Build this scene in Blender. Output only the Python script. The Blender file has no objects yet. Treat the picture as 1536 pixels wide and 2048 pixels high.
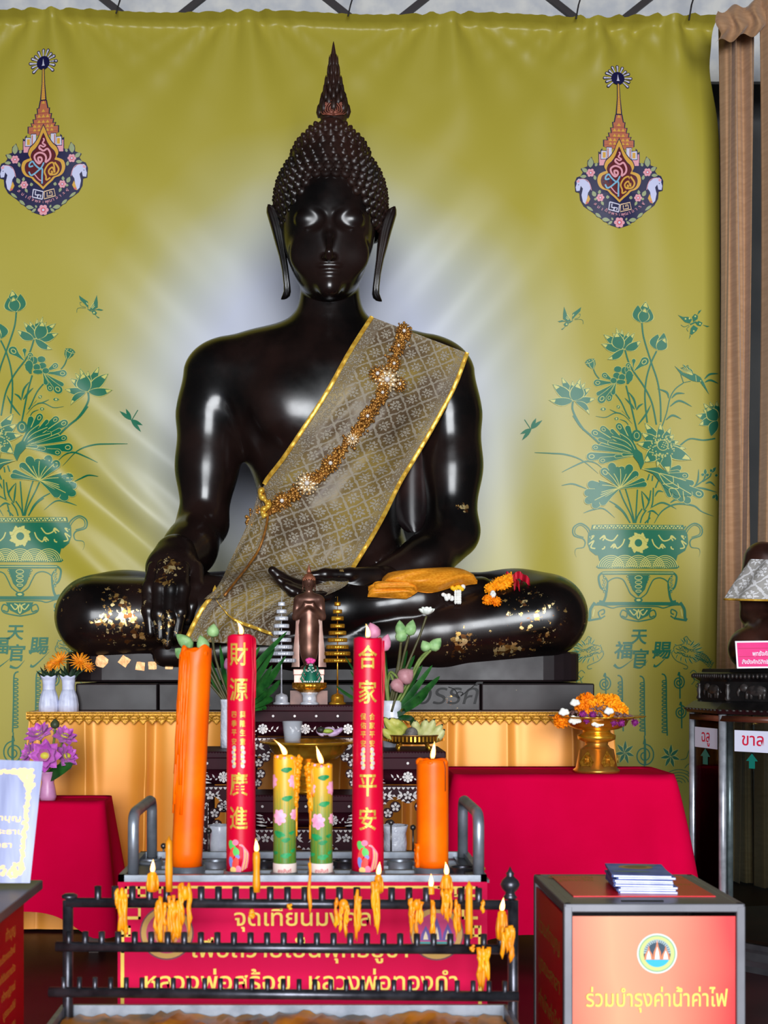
import bpy, bmesh, math, random
import numpy as np
from mathutils import Vector, Matrix
C = bpy.context.scene.collection
SC = bpy.context.scene
PI = math.pi
random.seed(7)
# ------------------------------------------------------------------ camera
K, CX, HZ, H = 2700.0, 640.0, 1330.0, 1.5        # focal length in pixels, principal point, eye height (image taken as 1536x2048)
cam = bpy.data.cameras.new('camera'); camo = bpy.data.objects.new('camera', cam); C.objects.link(camo)
camo.location = (0, 0, H); camo.rotation_euler = (PI/2, 0, 0)
cam.sensor_fit = 'AUTO'; cam.sensor_width = 36; cam.lens = K/2048*36
cam.shift_x = (768-CX)/2048; cam.shift_y = (HZ-1024)/2048
cam.dof.use_dof = True; cam.dof.focus_distance = 6.6; cam.dof.aperture_fstop = 6.5
cam.clip_end = 200
SC.camera = camo
# ------------------------------------------------------------------ light and exposure
SC.view_settings.view_transform = 'Standard'; SC.view_settings.look = 'None'
SC.view_settings.gamma = 1; SC.view_settings.use_curve_mapping = False
SC.view_settings.exposure = 0.12
SC.cycles.max_bounces = 8; SC.cycles.diffuse_bounces = 3; SC.cycles.glossy_bounces = 4
SC.cycles.transmission_bounces = 6; SC.cycles.transparent_max_bounces = 24
SC.cycles.use_denoising = True
SC.cycles.sample_clamp_indirect = 4
w = bpy.data.worlds.new('sky'); SC.world = w; w.use_nodes = True
w.node_tree.nodes['Background'].inputs[0].default_value = (.62, .72, 1, 1)
w.node_tree.nodes['Background'].inputs[1].default_value = 0.28
def area_light(name, loc, rot, sx, sy, power, col=(1, 1, 1), spread=PI):
    l = bpy.data.lights.new(name, 'AREA'); l.shape = 'RECTANGLE'; l.size = sx; l.size_y = sy
    l.energy = power; l.color = col; l.spread = spread
    o = bpy.data.objects.new(name, l); o.location = loc; o.rotation_euler = rot; C.objects.link(o); return o
# daylight that comes in through the open front of the hall, behind the camera
area_light('daylight_front', (.5, -14, 4.1), (PI/2, 0, 0), 9.6, 7.6, 5300, (.93, .965, 1))
# ------------------------------------------------------------------ helpers
def at(px, py, Y): return Vector(((px-CX)*Y/K, Y, H-(py-HZ)*Y/K))
def X_(px, Y): return (px-CX)*Y/K
def Z_(py, Y): return H-(py-HZ)*Y/K
def lin(c):
    c = c/255.0
    return c/12.92 if c <= .04045 else ((c+.055)/1.055)**2.4
def rgb(r, g, b): return (lin(r), lin(g), lin(b), 1)
MATS = {}
def mat(name, col, rough=.5, metal=0, spec=.5, emit=None, estr=0, trans=0, sss=0, sheen=0, coat=0, alpha=1, ior=1.45):
    if name in MATS: return MATS[name]
    m = bpy.data.materials.new(name); m.use_nodes = True
    b = m.node_tree.nodes['Principled BSDF']
    b.inputs['Base Color'].default_value = rgb(*col); b.inputs['Roughness'].default_value = rough
    b.inputs['Metallic'].default_value = metal; b.inputs['Specular IOR Level'].default_value = spec
    b.inputs['Transmission Weight'].default_value = trans; b.inputs['IOR'].default_value = ior
    b.inputs['Sheen Weight'].default_value = sheen; b.inputs['Coat Weight'].default_value = coat
    b.inputs['Alpha'].default_value = alpha
    if sss:
        b.inputs['Subsurface Weight'].default_value = sss; b.inputs['Subsurface Radius'].default_value = (.02, .008, .003)
    if emit:
        b.inputs['Emission Color'].default_value = rgb(*emit); b.inputs['Emission Strength'].default_value = estr
    m.diffuse_color = rgb(*col)
    MATS[name] = m; return m
def nd(m, t, **kw):
    n = m.node_tree.nodes.new(t)
    for k, v in kw.items():
        if k in n.inputs: n.inputs[k].default_value = v
        else: setattr(n, k, v)
    return n
def lk(m, a, b): m.node_tree.links.new(a, b)
def bsdf(m): return m.node_tree.nodes['Principled BSDF']
def ramp(m, fac, stops):
    r = nd(m, 'ShaderNodeValToRGB'); e = r.color_ramp.elements
    while len(e) < len(stops): e.new(.5)
    for q, (p, c) in zip(e, stops): q.position = p; q.color = c if len(c) == 4 else (*c, 1)
    lk(m, fac, r.inputs[0]); return r.outputs[0]
def mth(m, op, a, b=None, c=None):
    n = nd(m, 'ShaderNodeMath'); n.operation = op
    for i, v in enumerate((a, b, c)):
        if v is None: continue
        if isinstance(v, (int, float)): n.inputs[i].default_value = v
        else: lk(m, v, n.inputs[i])
    return n.outputs[0]
def mixc(m, fac, a, b):
    n = nd(m, 'ShaderNodeMix'); n.data_type = 'RGBA'
    for s, v in ((0, fac), (6, a), (7, b)):
        if isinstance(v, (int, float)): n.inputs[s].default_value = v
        elif isinstance(v, tuple): n.inputs[s].default_value = v
        else: lk(m, v, n.inputs[s])
    return n.outputs[2]
def tex(m, kind='Object', scale=(1, 1, 1)):
    t = nd(m, 'ShaderNodeTexCoord'); p = nd(m, 'ShaderNodeMapping'); p.inputs['Scale'].default_value = scale
    lk(m, t.outputs[kind], p.inputs[0]); return p.outputs[0]
def noise(m, vec, scale, detail=3, rough=.5):
    n = nd(m, 'ShaderNodeTexNoise'); n.inputs['Scale'].default_value = scale
    n.inputs['Detail'].default_value = detail; n.inputs['Roughness'].default_value = rough
    lk(m, vec, n.inputs['Vector']); return n.outputs['Fac']
def bump(m, h, strength=.3, dist=.01):
    b = nd(m, 'ShaderNodeBump'); b.inputs['Strength'].default_value = strength; b.inputs['Distance'].default_value = dist
    lk(m, h, b.inputs['Height']); lk(m, b.outputs[0], bsdf(m).inputs['Normal'])
def varied(name, c1, c2, scale, rough=.5, metal=0, spec=.5, b=0, bd=.005, vec=(1, 1, 1), **kw):
    if name in MATS: return MATS[name]
    m = mat(name, c1, rough, metal, spec, **kw)
    f = noise(m, tex(m, 'Object', vec), scale)
    lk(m, ramp(m, f, [(.35, rgb(*c1)), (.65, rgb(*c2))]), bsdf(m).inputs['Base Color'])
    if b: bump(m, f, b, bd)
    return m

def thin_glass(name, tint, ior, rough=.03):
    """a clear pane: lets light and sight through, mirrors more at a slant"""
    m = mat(name, (210, 220, 220), .04); out = [n for n in m.node_tree.nodes if n.type == 'OUTPUT_MATERIAL'][0]
    tr = nd(m, 'ShaderNodeBsdfTransparent'); tr.inputs[0].default_value = (*tint, 1); gl_ = nd(m, 'ShaderNodeBsdfGlossy'); gl_.inputs['Roughness'].default_value = rough
    fr_ = nd(m, 'ShaderNodeFresnel'); fr_.inputs[0].default_value = ior; mx = nd(m, 'ShaderNodeMixShader')
    lk(m, fr_.outputs[0], mx.inputs[0]); lk(m, tr.outputs[0], mx.inputs[1]); lk(m, gl_.outputs[0], mx.inputs[2]); lk(m, mx.outputs[0], out.inputs[0]); return m

class MB:
    """collects shapes; build() links them as ONE mesh object"""
    def __init__(s): s.v = []; s.f = []; s.m = []; s.sm = []; s.uv = None
    def add(s, vs, fs, mi=0, smooth=True):
        o = len(s.v); s.v += [tuple(p) for p in vs]
        for f in fs: s.f.append(tuple(o+i for i in f)); s.m.append(mi); s.sm.append(smooth)
        return s
    def box(s, c, d, mi=0, rz=0, bev=0, M=None):
        x, y, z = (q/2 for q in d)
        vs = [Vector((sx*x, sy*y, sz*z)) for sz in (-1, 1) for sy in (-1, 1) for sx in (-1, 1)]
        fs = [(0, 2, 3, 1), (4, 5, 7, 6), (0, 1, 5, 4), (2, 6, 7, 3), (1, 3, 7, 5), (0, 4, 6, 2)]
        if bev:
            bm = bmesh.new(); bv = [bm.verts.new(p) for p in vs]
            for f in fs: bm.faces.new([bv[i] for i in f])
            bmesh.ops.bevel(bm, geom=bm.edges[:], offset=bev, segments=2, affect='EDGES', profile=.5)
            bm.verts.index_update()
            vs = [p.co.copy() for p in bm.verts]; fs = [[q.index for q in f.verts] for f in bm.faces]; bm.free()
        R = M if M is not None else Matrix.Rotation(rz, 4, 'Z')
        return s.add([R @ p + Vector(c) for p in vs], fs, mi, False)
    def grid(s, rows, mi=0, closed=False, smooth=True, cap=False):
        n = len(rows[0]); fs = []
        for i in range(len(rows)-1):
            for j in range(n if closed else n-1):
                k = (j+1) % n
                fs.append((i*n+j, i*n+k, (i+1)*n+k, (i+1)*n+j))
        if cap: fs += [tuple(reversed(range(n))), tuple((len(rows)-1)*n+j for j in range(n))]
        return s.add([p for r in rows for p in r], fs, mi, smooth)
    def lathe(s, prof, c=(0, 0, 0), n=24, mi=0, smooth=True, M=None, sx=1, sy=1, fn=None, cap=True):
        rows = []
        for r, z in prof:
            row = []
            for j in range(n):
                a = 2*PI*j/n; q = r*(fn(a, z) if fn else 1)
                p = Vector((q*math.cos(a)*sx, q*math.sin(a)*sy, z))
                row.append((M @ p if M is not None else p) + Vector(c))
            rows.append(row)
        return s.grid(rows, mi, True, smooth, cap)
    def tube(s, path, r, n=8, mi=0, smooth=True, cap=True, flat=1):
        path = [Vector(p) for p in path]; rows = []; up = None
        for i, p in enumerate(path):
            t = (path[min(i+1, len(path)-1)]-path[max(i-1, 0)])
            if t.length < 1e-9: t = Vector((0, 0, 1))
            t.normalize()
            if up is None: up = t.orthogonal().normalized()
            a = (up - t*up.dot(t)); a = a.normalized() if a.length > 1e-6 else t.orthogonal().normalized()
            up = a; b = t.cross(a); q = r[i] if isinstance(r, (list, tuple)) else r
            rows.append([p+a*(q*math.cos(2*PI*j/n))+b*(q*flat*math.sin(2*PI*j/n)) for j in range(n)])
        return s.grid(rows, mi, True, smooth, cap)
    def ball(s, c, r, mi=0, n=12, rings=8, M=None):
        r = (r, r, r) if not isinstance(r, (tuple, list)) else r; rows = []
        for i in range(rings+1):
            t = PI*i/rings; row = []
            for j in range(n):
                a = 2*PI*j/n; st = max(math.sin(t), 1e-3)
                p = Vector((r[0]*st*math.cos(a), r[1]*st*math.sin(a), -r[2]*math.cos(t)))
                row.append((M @ p if M is not None else p)+Vector(c))
            rows.append(row)
        return s.grid(rows, mi, True, True, True)
    def prism(s, pts, y0, y1, mi=0, smooth=False):
        """polygon of (x,z) between two depths"""
        n = len(pts)
        vs = [(p[0], y0, p[1]) for p in pts]+[(p[0], y1, p[1]) for p in pts]
        fs = [tuple(range(n)), tuple(reversed(range(n, 2*n)))]+[(i, n+i, n+(i+1) % n, (i+1) % n) for i in range(n)]
        return s.add(vs, fs, mi, smooth)
    def xf(s, M):
        s.v = [tuple(M @ Vector(p)) for p in s.v]; return s
    def join(s, o, mi=None):
        k = len(s.v); s.v += o.v
        for f, m_, q in zip(o.f, o.m, o.sm): s.f.append(tuple(k+i for i in f)); s.m.append(m_ if mi is None else mi); s.sm.append(q)
        return s
    def build(s, name, mats, parent=None, fix=True):
        me = bpy.data.meshes.new(name); me.from_pydata(s.v, [], s.f)
        for m_ in (mats if isinstance(mats, (list, tuple)) else [mats]): me.materials.append(m_)
        me.polygons.foreach_set('material_index', s.m); me.polygons.foreach_set('use_smooth', s.sm)
        if s.uv is not None:
            l = me.uv_layers.new(name='UVMap')
            for lp in me.loops: l.data[lp.index].uv = s.uv[lp.vertex_index]
        if fix:
            bm = bmesh.new(); bm.from_mesh(me); bmesh.ops.recalc_face_normals(bm, faces=bm.faces); bm.to_mesh(me); bm.free()
        me.update()
        o = bpy.data.objects.new(name, me); C.objects.link(o)
        if parent is not None: o.parent = parent
        return o
def thing(name, label, cat, loc=(0, 0, 0), rz=0, group=None):
    o = bpy.data.objects.new(name, None); C.objects.link(o); o.empty_display_size = .05
    o.location = loc; o.rotation_euler = (0, 0, rz); return tag(o, label, cat, group)
def tag(o, label, cat, group=None):
    o['label'] = label; o['category'] = cat
    if group: o['group'] = group
    return o
def struct(o): o['kind'] = 'structure'; return o
def dup(root, loc, rz=None, label=None):
    r = root.copy(); C.objects.link(r); r.location = loc
    if rz is not None: r.rotation_euler = (0, 0, rz)
    if label: r['label'] = label
    for ch in list(root.children):
        c = ch.copy(); C.objects.link(c); c.parent = r
        for g in ch.children:
            d = g.copy(); C.objects.link(d); d.parent = c
    return r
def bez(pts, n=12):
    """Catmull-Rom through the points (tuples of any dimension)"""
    P = [np.array(p, float) for p in pts]; out = []
    for i in range(len(P)-1):
        p0, p1, p2, p3 = P[max(i-1, 0)], P[i], P[i+1], P[min(i+2, len(P)-1)]
        for k in range(n):
            t = k/n
            out.append(.5*((2*p1)+(-p0+p2)*t+(2*p0-5*p1+4*p2-p3)*t*t+(-p0+3*p1-3*p2+p3)*t**3))
    out.append(P[-1]); return [tuple(q) for q in out]
def text2d(s, size=1.0, bold=0.0, align='CENTER', res=3, space=1.0):
    """glyph outlines as flat triangles: (list of (x,y), faces), baseline at y=0"""
    cu = bpy.data.curves.new('t', 'FONT'); cu.body = s; cu.size = size; cu.align_x = align; cu.offset = bold
    cu.resolution_u = res; cu.space_character = space
    o = bpy.data.objects.new('t', cu); C.objects.link(o)
    dg = bpy.context.evaluated_depsgraph_get(); dg.update()
    me = bpy.data.meshes.new_from_object(o.evaluated_get(dg))
    vs = [(v.co.x, v.co.y) for v in me.vertices]; fs = [tuple(p.vertices) for p in me.polygons]
    bpy.data.objects.remove(o); bpy.data.curves.remove(cu); bpy.data.meshes.remove(me)
    return vs, fs
def put_text(mb, s, fn, size, mi=0, **kw):
    vs, fs = text2d(s, size, **kw); mb.add([fn(x, y) for x, y in vs], fs, mi, False); return mb
# ------------------------------------------------------------------ distance-field modelling
def A3(p): return np.array(p, np.float32)
def smin(a, b, k):
    h = np.clip(.5+.5*(b-a)/k, 0, 1); return b+(a-b)*h-k*h*(1-h)
def smax(a, b, k): return -smin(-a, -b, k)
def cone(P, a, b, r1, r2):
    a, b = A3(a), A3(b); d = b-a; t = np.clip(((P-a) @ d)/float(d @ d), 0, 1)
    return np.linalg.norm(P-a-t[:, None]*d, axis=1)-(r1+(r2-r1)*t)
def chain(P, pts, k=.03):
    """pts: (point, radius) ..."""
    v = None
    for (a, r), (b, q) in zip(pts[:-1], pts[1:]):
        c = cone(P, a, b, r, q); v = c if v is None else smin(v, c, k)
    return v
def ell(P, c, r, R=None):
    Q = P-A3(c)
    if R is not None: Q = Q @ np.array(R, np.float32)
    r = A3(r); k0 = np.linalg.norm(Q/r, axis=1); k1 = np.linalg.norm(Q/(r*r), axis=1)
    return k0*(k0-1)/np.maximum(k1, 1e-6)
def nets(f, lo, hi, h, relax=2):
    lo = np.array(lo, float); B = 8
    n = (np.ceil((np.array(hi)-lo)/h/B)*B).astype(int)
    V = np.ones(n+1, np.float32)
    ax = [lo[i]+h*np.arange(n[i]+1) for i in range(3)]
    nb = n//B
    ci = np.stack(np.meshgrid(*[np.arange(k) for k in nb], indexing='ij'), -1).reshape(-1, 3)
    cc = (lo+(ci*B+B/2)*h).astype(np.float32)
    fv = f(cc); near = np.abs(fv) < B*h*1.25
    for (i, j, k), v, q in zip(ci, fv, near):
        if not q and v < 0: V[i*B:i*B+B+1, j*B:j*B+B+1, k*B:k*B+B+1] = -1
    todo = ci[near]
    off = np.stack(np.meshgrid(*[np.arange(B+1)]*3, indexing='ij'), -1).reshape(-1, 3)
    for s in range(0, len(todo), 200):
        t = todo[s:s+200]; I = (t[:, None, :]*B+off[None]).reshape(-1, 3)
        V[I[:, 0], I[:, 1], I[:, 2]] = f((lo+I*h).astype(np.float32))
    S = V < 0; acc = np.zeros((*n, 3), np.float32); cnt = np.zeros(n, np.float32)
    def sl(o): return tuple(slice(o[a], n[a]+o[a]) for a in range(3))
    for a in range(3):
        b, c = [q for q in range(3) if q != a]
        for ob in (0, 1):
            for oc in (0, 1):
                o0 = [0, 0, 0]; o0[b] = ob; o0[c] = oc; o1 = list(o0); o1[a] = 1
                v0, v1 = V[sl(o0)], V[sl(o1)]; x = (v0 < 0) != (v1 < 0)
                t = np.where(x, v0/np.where(x, v0-v1, 1), 0)
                for q in range(3):
                    acc[..., q] += np.where(x, (o0[q] if q != a else t), 0)
                cnt += x
    has = cnt > 0; idx = -np.ones(n, int); cells = np.argwhere(has); idx[has] = np.arange(len(cells))
    P = lo+(cells+acc[has]/cnt[has][:, None])*h
    F = []
    for a in range(3):
        b, c = (a+1) % 3, (a+2) % 3
        s0 = [slice(1, n[q]) for q in range(3)]; s0[a] = slice(0, n[a]); s1 = list(s0); s1[a] = slice(1, n[a]+1)
        A_, B_ = S[tuple(s0)], S[tuple(s1)]; w_ = np.argwhere(A_ != B_)
        if not len(w_): continue
        base = w_.copy(); base[:, b] += 1; base[:, c] += 1; fl = A_[A_ != B_]
        e = np.eye(3, dtype=int)
        q = [idx[tuple((base-o).T)] for o in (0*e[0], e[b], e[b]+e[c], e[c])]
        q = np.stack(q, 1); q[~fl] = q[~fl][:, ::-1]; F.append(q)
    F = np.concatenate(F); F = F[(F >= 0).all(1)]
    for _ in range(relax):                                # even out, then pull back onto the surface
        s = np.zeros_like(P); d = np.zeros(len(P))
        for i in range(4):
            u, v = F[:, i], F[:, (i+1) % 4]
            np.add.at(s, u, P[v]); np.add.at(d, u, 1); np.add.at(s, v, P[u]); np.add.at(d, v, 1)
        P = .4*P+.6*s/np.maximum(d, 1)[:, None]
        p = P.astype(np.float32); e = h*.5; f0 = f(p)
        g = np.stack([(f(p+A3([e*(q == i) for q in range(3)]))-f0)/e for i in range(3)], 1)
        P = P-(f0/np.maximum((g*g).sum(1), .25))[:, None]*g
    return P, F
def nets_mb(f, lo, hi, h, relax=2, mi=0):
    P, F = nets(f, lo, hi, h, relax); return MB().add(P.tolist(), F.tolist(), mi, True)
# ------------------------------------------------------------------ the hall
FLOOR = mat('maroon_floor', (46, 18, 22), .45, spec=.4)
f_ = noise(FLOOR, tex(FLOOR), 3.0, 4); lk(FLOOR, ramp(FLOOR, f_, [(.35, rgb(42, 15, 19)), (.7, rgb(66, 26, 30))]), bsdf(FLOOR).inputs['Base Color'])
WALL = varied('grey_plaster', (96, 98, 100), (112, 112, 112), 1.5, .9)
CEIL = varied('dark_ceiling', (34, 32, 32), (44, 42, 42), 2, .95)
RX = 4.6
struct(MB().box((0, 4.6, -.05), (2*RX+.2, 14.2, .1)).build('floor', FLOOR))
struct(MB().box((0, 11.75, 4.1), (2*RX+.2, .1, 8.2)).build('wall_back', WALL))
struct(MB().box((RX+.05, 4.6, 4.1), (.1, 14.2, 8.2)).build('wall_right', WALL))
struct(MB().box((-RX-.05, 4.6, 4.1), (.1, 14.2, 8.2)).build('wall_left', WALL))
struct(MB().box((0, 4.6, 8.25), (2*RX+.2, 14.2, .1)).build('ceiling', CEIL))
struct(MB().box((0, -2.45, 7.2), (2*RX, .1, 2.0)).build('trim_1', CEIL))
# pale lattice panels of the hall seen in the slit above the banner
pn = MB(); PANEL = varied('pale_panel', (206, 208, 214), (236, 234, 230), 6, .6)
pn.box((-.2, 10.9, 6.9), (8.8, .05, 1.4))
for i in range(9): pn.box((-3.6+i*.9, 10.86, 6.9), (.05, .05, 1.9), 1, 0, M=Matrix.Rotation(.9*(1 if i % 2 else -1), 4, 'Y'))
struct(pn.build('trim_2', [PANEL, mat('dark_lattice', (60, 54, 56), .6)]))
# ------------------------------------------------------------------ the printed banner
YW = 9.6
def gauss(x, m, s): return math.exp(-((x-m)/s)**2)
BX0, BX1, BZ1, BZ0 = X_(-170, YW), X_(1441, YW), Z_(14, YW), .12
def fold(x, z):
    d = 0
    t = max(0, BZ1-z)
    for tx, a in ((-1.95, .05), (-.55, .03), (.9, .045), (1.95, .05), (2.5, .06)):           # gathers that fan out below the ties
        w = .10+.42*t; d += 1.6*a*math.exp(-t/1.2)*(.5*math.cos(min(abs(x-tx-.12*t)/w, 1.57)*2)+.2)*(1 if t > .05 else t/.05)
        d += .026*math.exp(-t/.9)*math.sin((x-tx)/(w*.22))*gauss(x, tx, .3+.7*t)
    u = (x+2.6)*.66+(z-3.0)*.75                                                                # long diagonals to the lower left of the knee
    d += .045*math.sin(u*11.0+.6*math.sin(x*3))*gauss(x+.35*(z-2.6), -1.45, .62)*gauss(z, 2.75, .85)
    d += .020*math.sin(u*23.0+1.1)*gauss(x, -1.35, .4)*gauss(z, 2.55, .5)
    v = (x-1.0)*.75-(z-4.3)*.66
    d += .017*math.sin(v*13)*gauss(x, .95, .6)*gauss(z, 4.2, .75)
    q = (x+.9)*.7+(z-4.5)*.7
    d += .014*math.sin(q*12)*gauss(x, -1.1, .6)*gauss(z, 4.3, .7)
    d += .022*math.sin((x*1.0+.18*z)*7.5+.8)*gauss(x, 1.9, .8)*gauss(z, 2.2, 1.4)
    d += .008*math.sin(x*17+z*2.2)*gauss(x, 2.1, .5)*gauss(z, 5.0, .7)
    return .02-d
bn = MB(); nx, nz = 230, 250; rows = []
for j in range(nz+1):
    z = BZ1+(BZ0-BZ1)*j/nz; row = []
    for i in range(nx+1):
        x = BX0+(BX1-BX0)*i/nx
        top = z-(.055*(x-BX0)/(BX1-BX0)+.012*math.sin(x*4.2))*max(0, 1-j/40)
        xr = x-.05*gauss(j/nz, .06, .05)*max(0, (i/nx-.93)/.07)
        row.append((xr, YW+fold(x, z)+.006*math.sin(x*70)*math.exp(-j/7), top))
    rows.append(row)
bn.grid(rows)
BANNER = mat('banner_vinyl', (190, 178, 60), .38, spec=.4)
def banner_nodes():
    m = BANNER; t = nd(m, 'ShaderNodeTexCoord'); sp = nd(m, 'ShaderNodeSeparateXYZ'); lk(m, t.outputs['Object'], sp.inputs[0])
    dx = mth(m, 'DIVIDE', mth(m, 'SUBTRACT', sp.outputs[0], X_(648, YW)), 1.9); dz = mth(m, 'DIVIDE', mth(m, 'SUBTRACT', sp.outputs[2], Z_(800, YW)), 2.05)
    r = mth(m, 'SQRT', mth(m, 'ADD', mth(m, 'MULTIPLY', dx, dx), mth(m, 'MULTIPLY', dz, dz)))
    r = mth(m, 'ADD', r, mth(m, 'MULTIPLY', mth(m, 'SUBTRACT', noise(m, t.outputs['Object'], 1.1, 2), .5), .16))
    c = ramp(m, r, [(.46, rgb(184, 188, 204)), (.64, rgb(182, 184, 170)), (.84, rgb(176, 168, 98)), (1.04/1.05, rgb(170, 157, 56))])
    lk(m, c, bsdf(m).inputs['Base Color'])
banner_nodes()
ART = []                                                  # (polygon in photo pixels on the banner plane, material index, order)
ART_N = [0]
def poly(pts, mi):
    ART.append(([(X_(x, YW), Z_(y, YW)) for x, y in pts], mi, ART_N[0])); ART_N[0] += 1
def orders():
    """lift of every print shape: one more than anything printed under it"""
    groups = []
    for pts, mi, g in ART:
        xs = [p[0] for p in pts]; zs = [p[1] for p in pts]; b = (min(xs), max(xs), min(zs), max(zs))
        if groups and groups[-1][0] == g: groups[-1][1].append(b)
        else: groups.append((g, [b]))
    done = []; out = []; cell = {}
    for g, bs in groups:
        o = 0; keys = set()
        for b in bs:
            for i in range(int(b[0]//.15), int(b[1]//.15)+1):
                for j in range(int(b[2]//.15), int(b[3]//.15)+1): keys.add((i, j))
        seen = set()
        for k in keys:
            for q in cell.get(k, ()):
                if q in seen: continue
                seen.add(q); c, oc = done[q]
                if oc >= o and any(b[0] < c[1] and c[0] < b[1] and b[2] < c[3] and c[2] < b[3] for b in bs): o = oc+1
        for b in bs: 
            done.append((b, o))
            for i in range(int(b[0]//.15), int(b[1]//.15)+1):
                for j in range(int(b[2]//.15), int(b[3]//.15)+1): cell.setdefault((i, j), []).append(len(done)-1)
            out.append(o)
    return out
class Art:
    """draws in a crop's own coordinates; T maps to photo pixels"""
    def __init__(s, ox, oy, sc, post=None): s.o = (ox, oy, sc); s.post = post
    def T(s, p):
        q = (s.o[0]+p[0]/s.o[2], s.o[1]+p[1]/s.o[2]); return s.post(q) if s.post else q
    def p(s, pts, mi): poly([s.T(q) for q in pts], mi)
    def st(s, pts, w, mi=1, n=8, taper=False):
        c = bez(pts, n) if len(pts) > 2 else list(pts); c = [s.T(q) for q in c]; m = len(c); L, R = [], []
        for i, q in enumerate(c):
            a, b = c[max(i-1, 0)], c[min(i+1, m-1)]; dx, dy = b[0]-a[0], b[1]-a[1]; l = math.hypot(dx, dy) or 1
            ww = w/s.o[2]/2*(1 if not taper else (.12+.88*math.sin(PI*min(1, (i/(m-1))*.95+.05))) if taper == 2 else max(.1, 1-i/(m-1)))
            L.append((q[0]-dy/l*ww, q[1]+dx/l*ww)); R.append((q[0]+dy/l*ww, q[1]-dx/l*ww))
        for i in range(m-1): ART.append(([(X_(x, YW), Z_(y, YW)) for x, y in (L[i], L[i+1], R[i+1], R[i])], mi, ART_N[0]))
        ART_N[0] += 1
    def el(s, c, rx, ry, mi, a=0, n=20):
        s.p([(c[0]+rx*math.cos(t)*math.cos(a)-ry*math.sin(t)*math.sin(a), c[1]+rx*math.cos(t)*math.sin(a)+ry*math.sin(t)*math.cos(a)) for t in [2*PI*k/n for k in range(n)]], mi)
    def petal(s, b, t, w, bend=0, mi=1, ln=2, tip=None, g=10):
        dx, dy = t[0]-b[0], t[1]-b[1]; L = math.hypot(dx, dy); nx_, ny_ = -dy/L, dx/L
        def out(k, sc, e0=0, e1=1):
            A, B = [], []
            for i in range(k+1):
                u = e0+(e1-e0)*i/k; hw = w/2*sc*math.sin(PI*min(u, 1)**.85)**.9 if 0 < u < 1 else 0; o = bend*math.sin(PI*u)
                x, y = b[0]+dx*u+nx_*o, b[1]+dy*u+ny_*o; A.append((x+nx_*hw, y+ny_*hw)); B.append((x-nx_*hw, y-ny_*hw))
            return A+B[::-1][1:-1]
        s.p(out(g, 1+10/max(w, 20), -.03, 1.03), ln); s.p(out(g, .92), mi)
        if tip: s.p(out(5, .6, .72, .96), tip)
    def paddle(s, b, t, w, ring=True, mi=1, ln=2):
        dx, dy = t[0]-b[0], t[1]-b[1]; L = math.hypot(dx, dy); ux, uy = dx/L, dy/L; nx_, ny_ = -uy, ux
        def out(e):
            r = w/2+e; A = [(b[0]+nx_*(5+e), b[1]+ny_*(5+e)), (b[0]+dx*.45+nx_*(w*.22+e), b[1]+dy*.45+ny_*(w*.22+e))]
            cx, cy = t[0]-ux*w/2, t[1]-uy*w/2
            A += [(cx+r*(nx_*math.cos(q)+ux*math.sin(q)*1.1), cy+r*(ny_*math.cos(q)+uy*math.sin(q)*1.1)) for q in [PI*k/9 for k in range(10)]]
            return A+[(b[0]+dx*.45-nx_*(w*.22+e), b[1]+dy*.45-ny_*(w*.22+e)), (b[0]-nx_*(5+e), b[1]-ny_*(5+e))]
        s.p(out(5), ln); s.p(out(-1), mi)
        if ring:
            c = (t[0]-ux*w*.55, t[1]-uy*w*.55); a = math.atan2(uy, ux)
            s.el(c, w*.34, w*.26, ln, a, 14); s.el(c, w*.26, w*.18, mi, a, 14)
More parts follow.
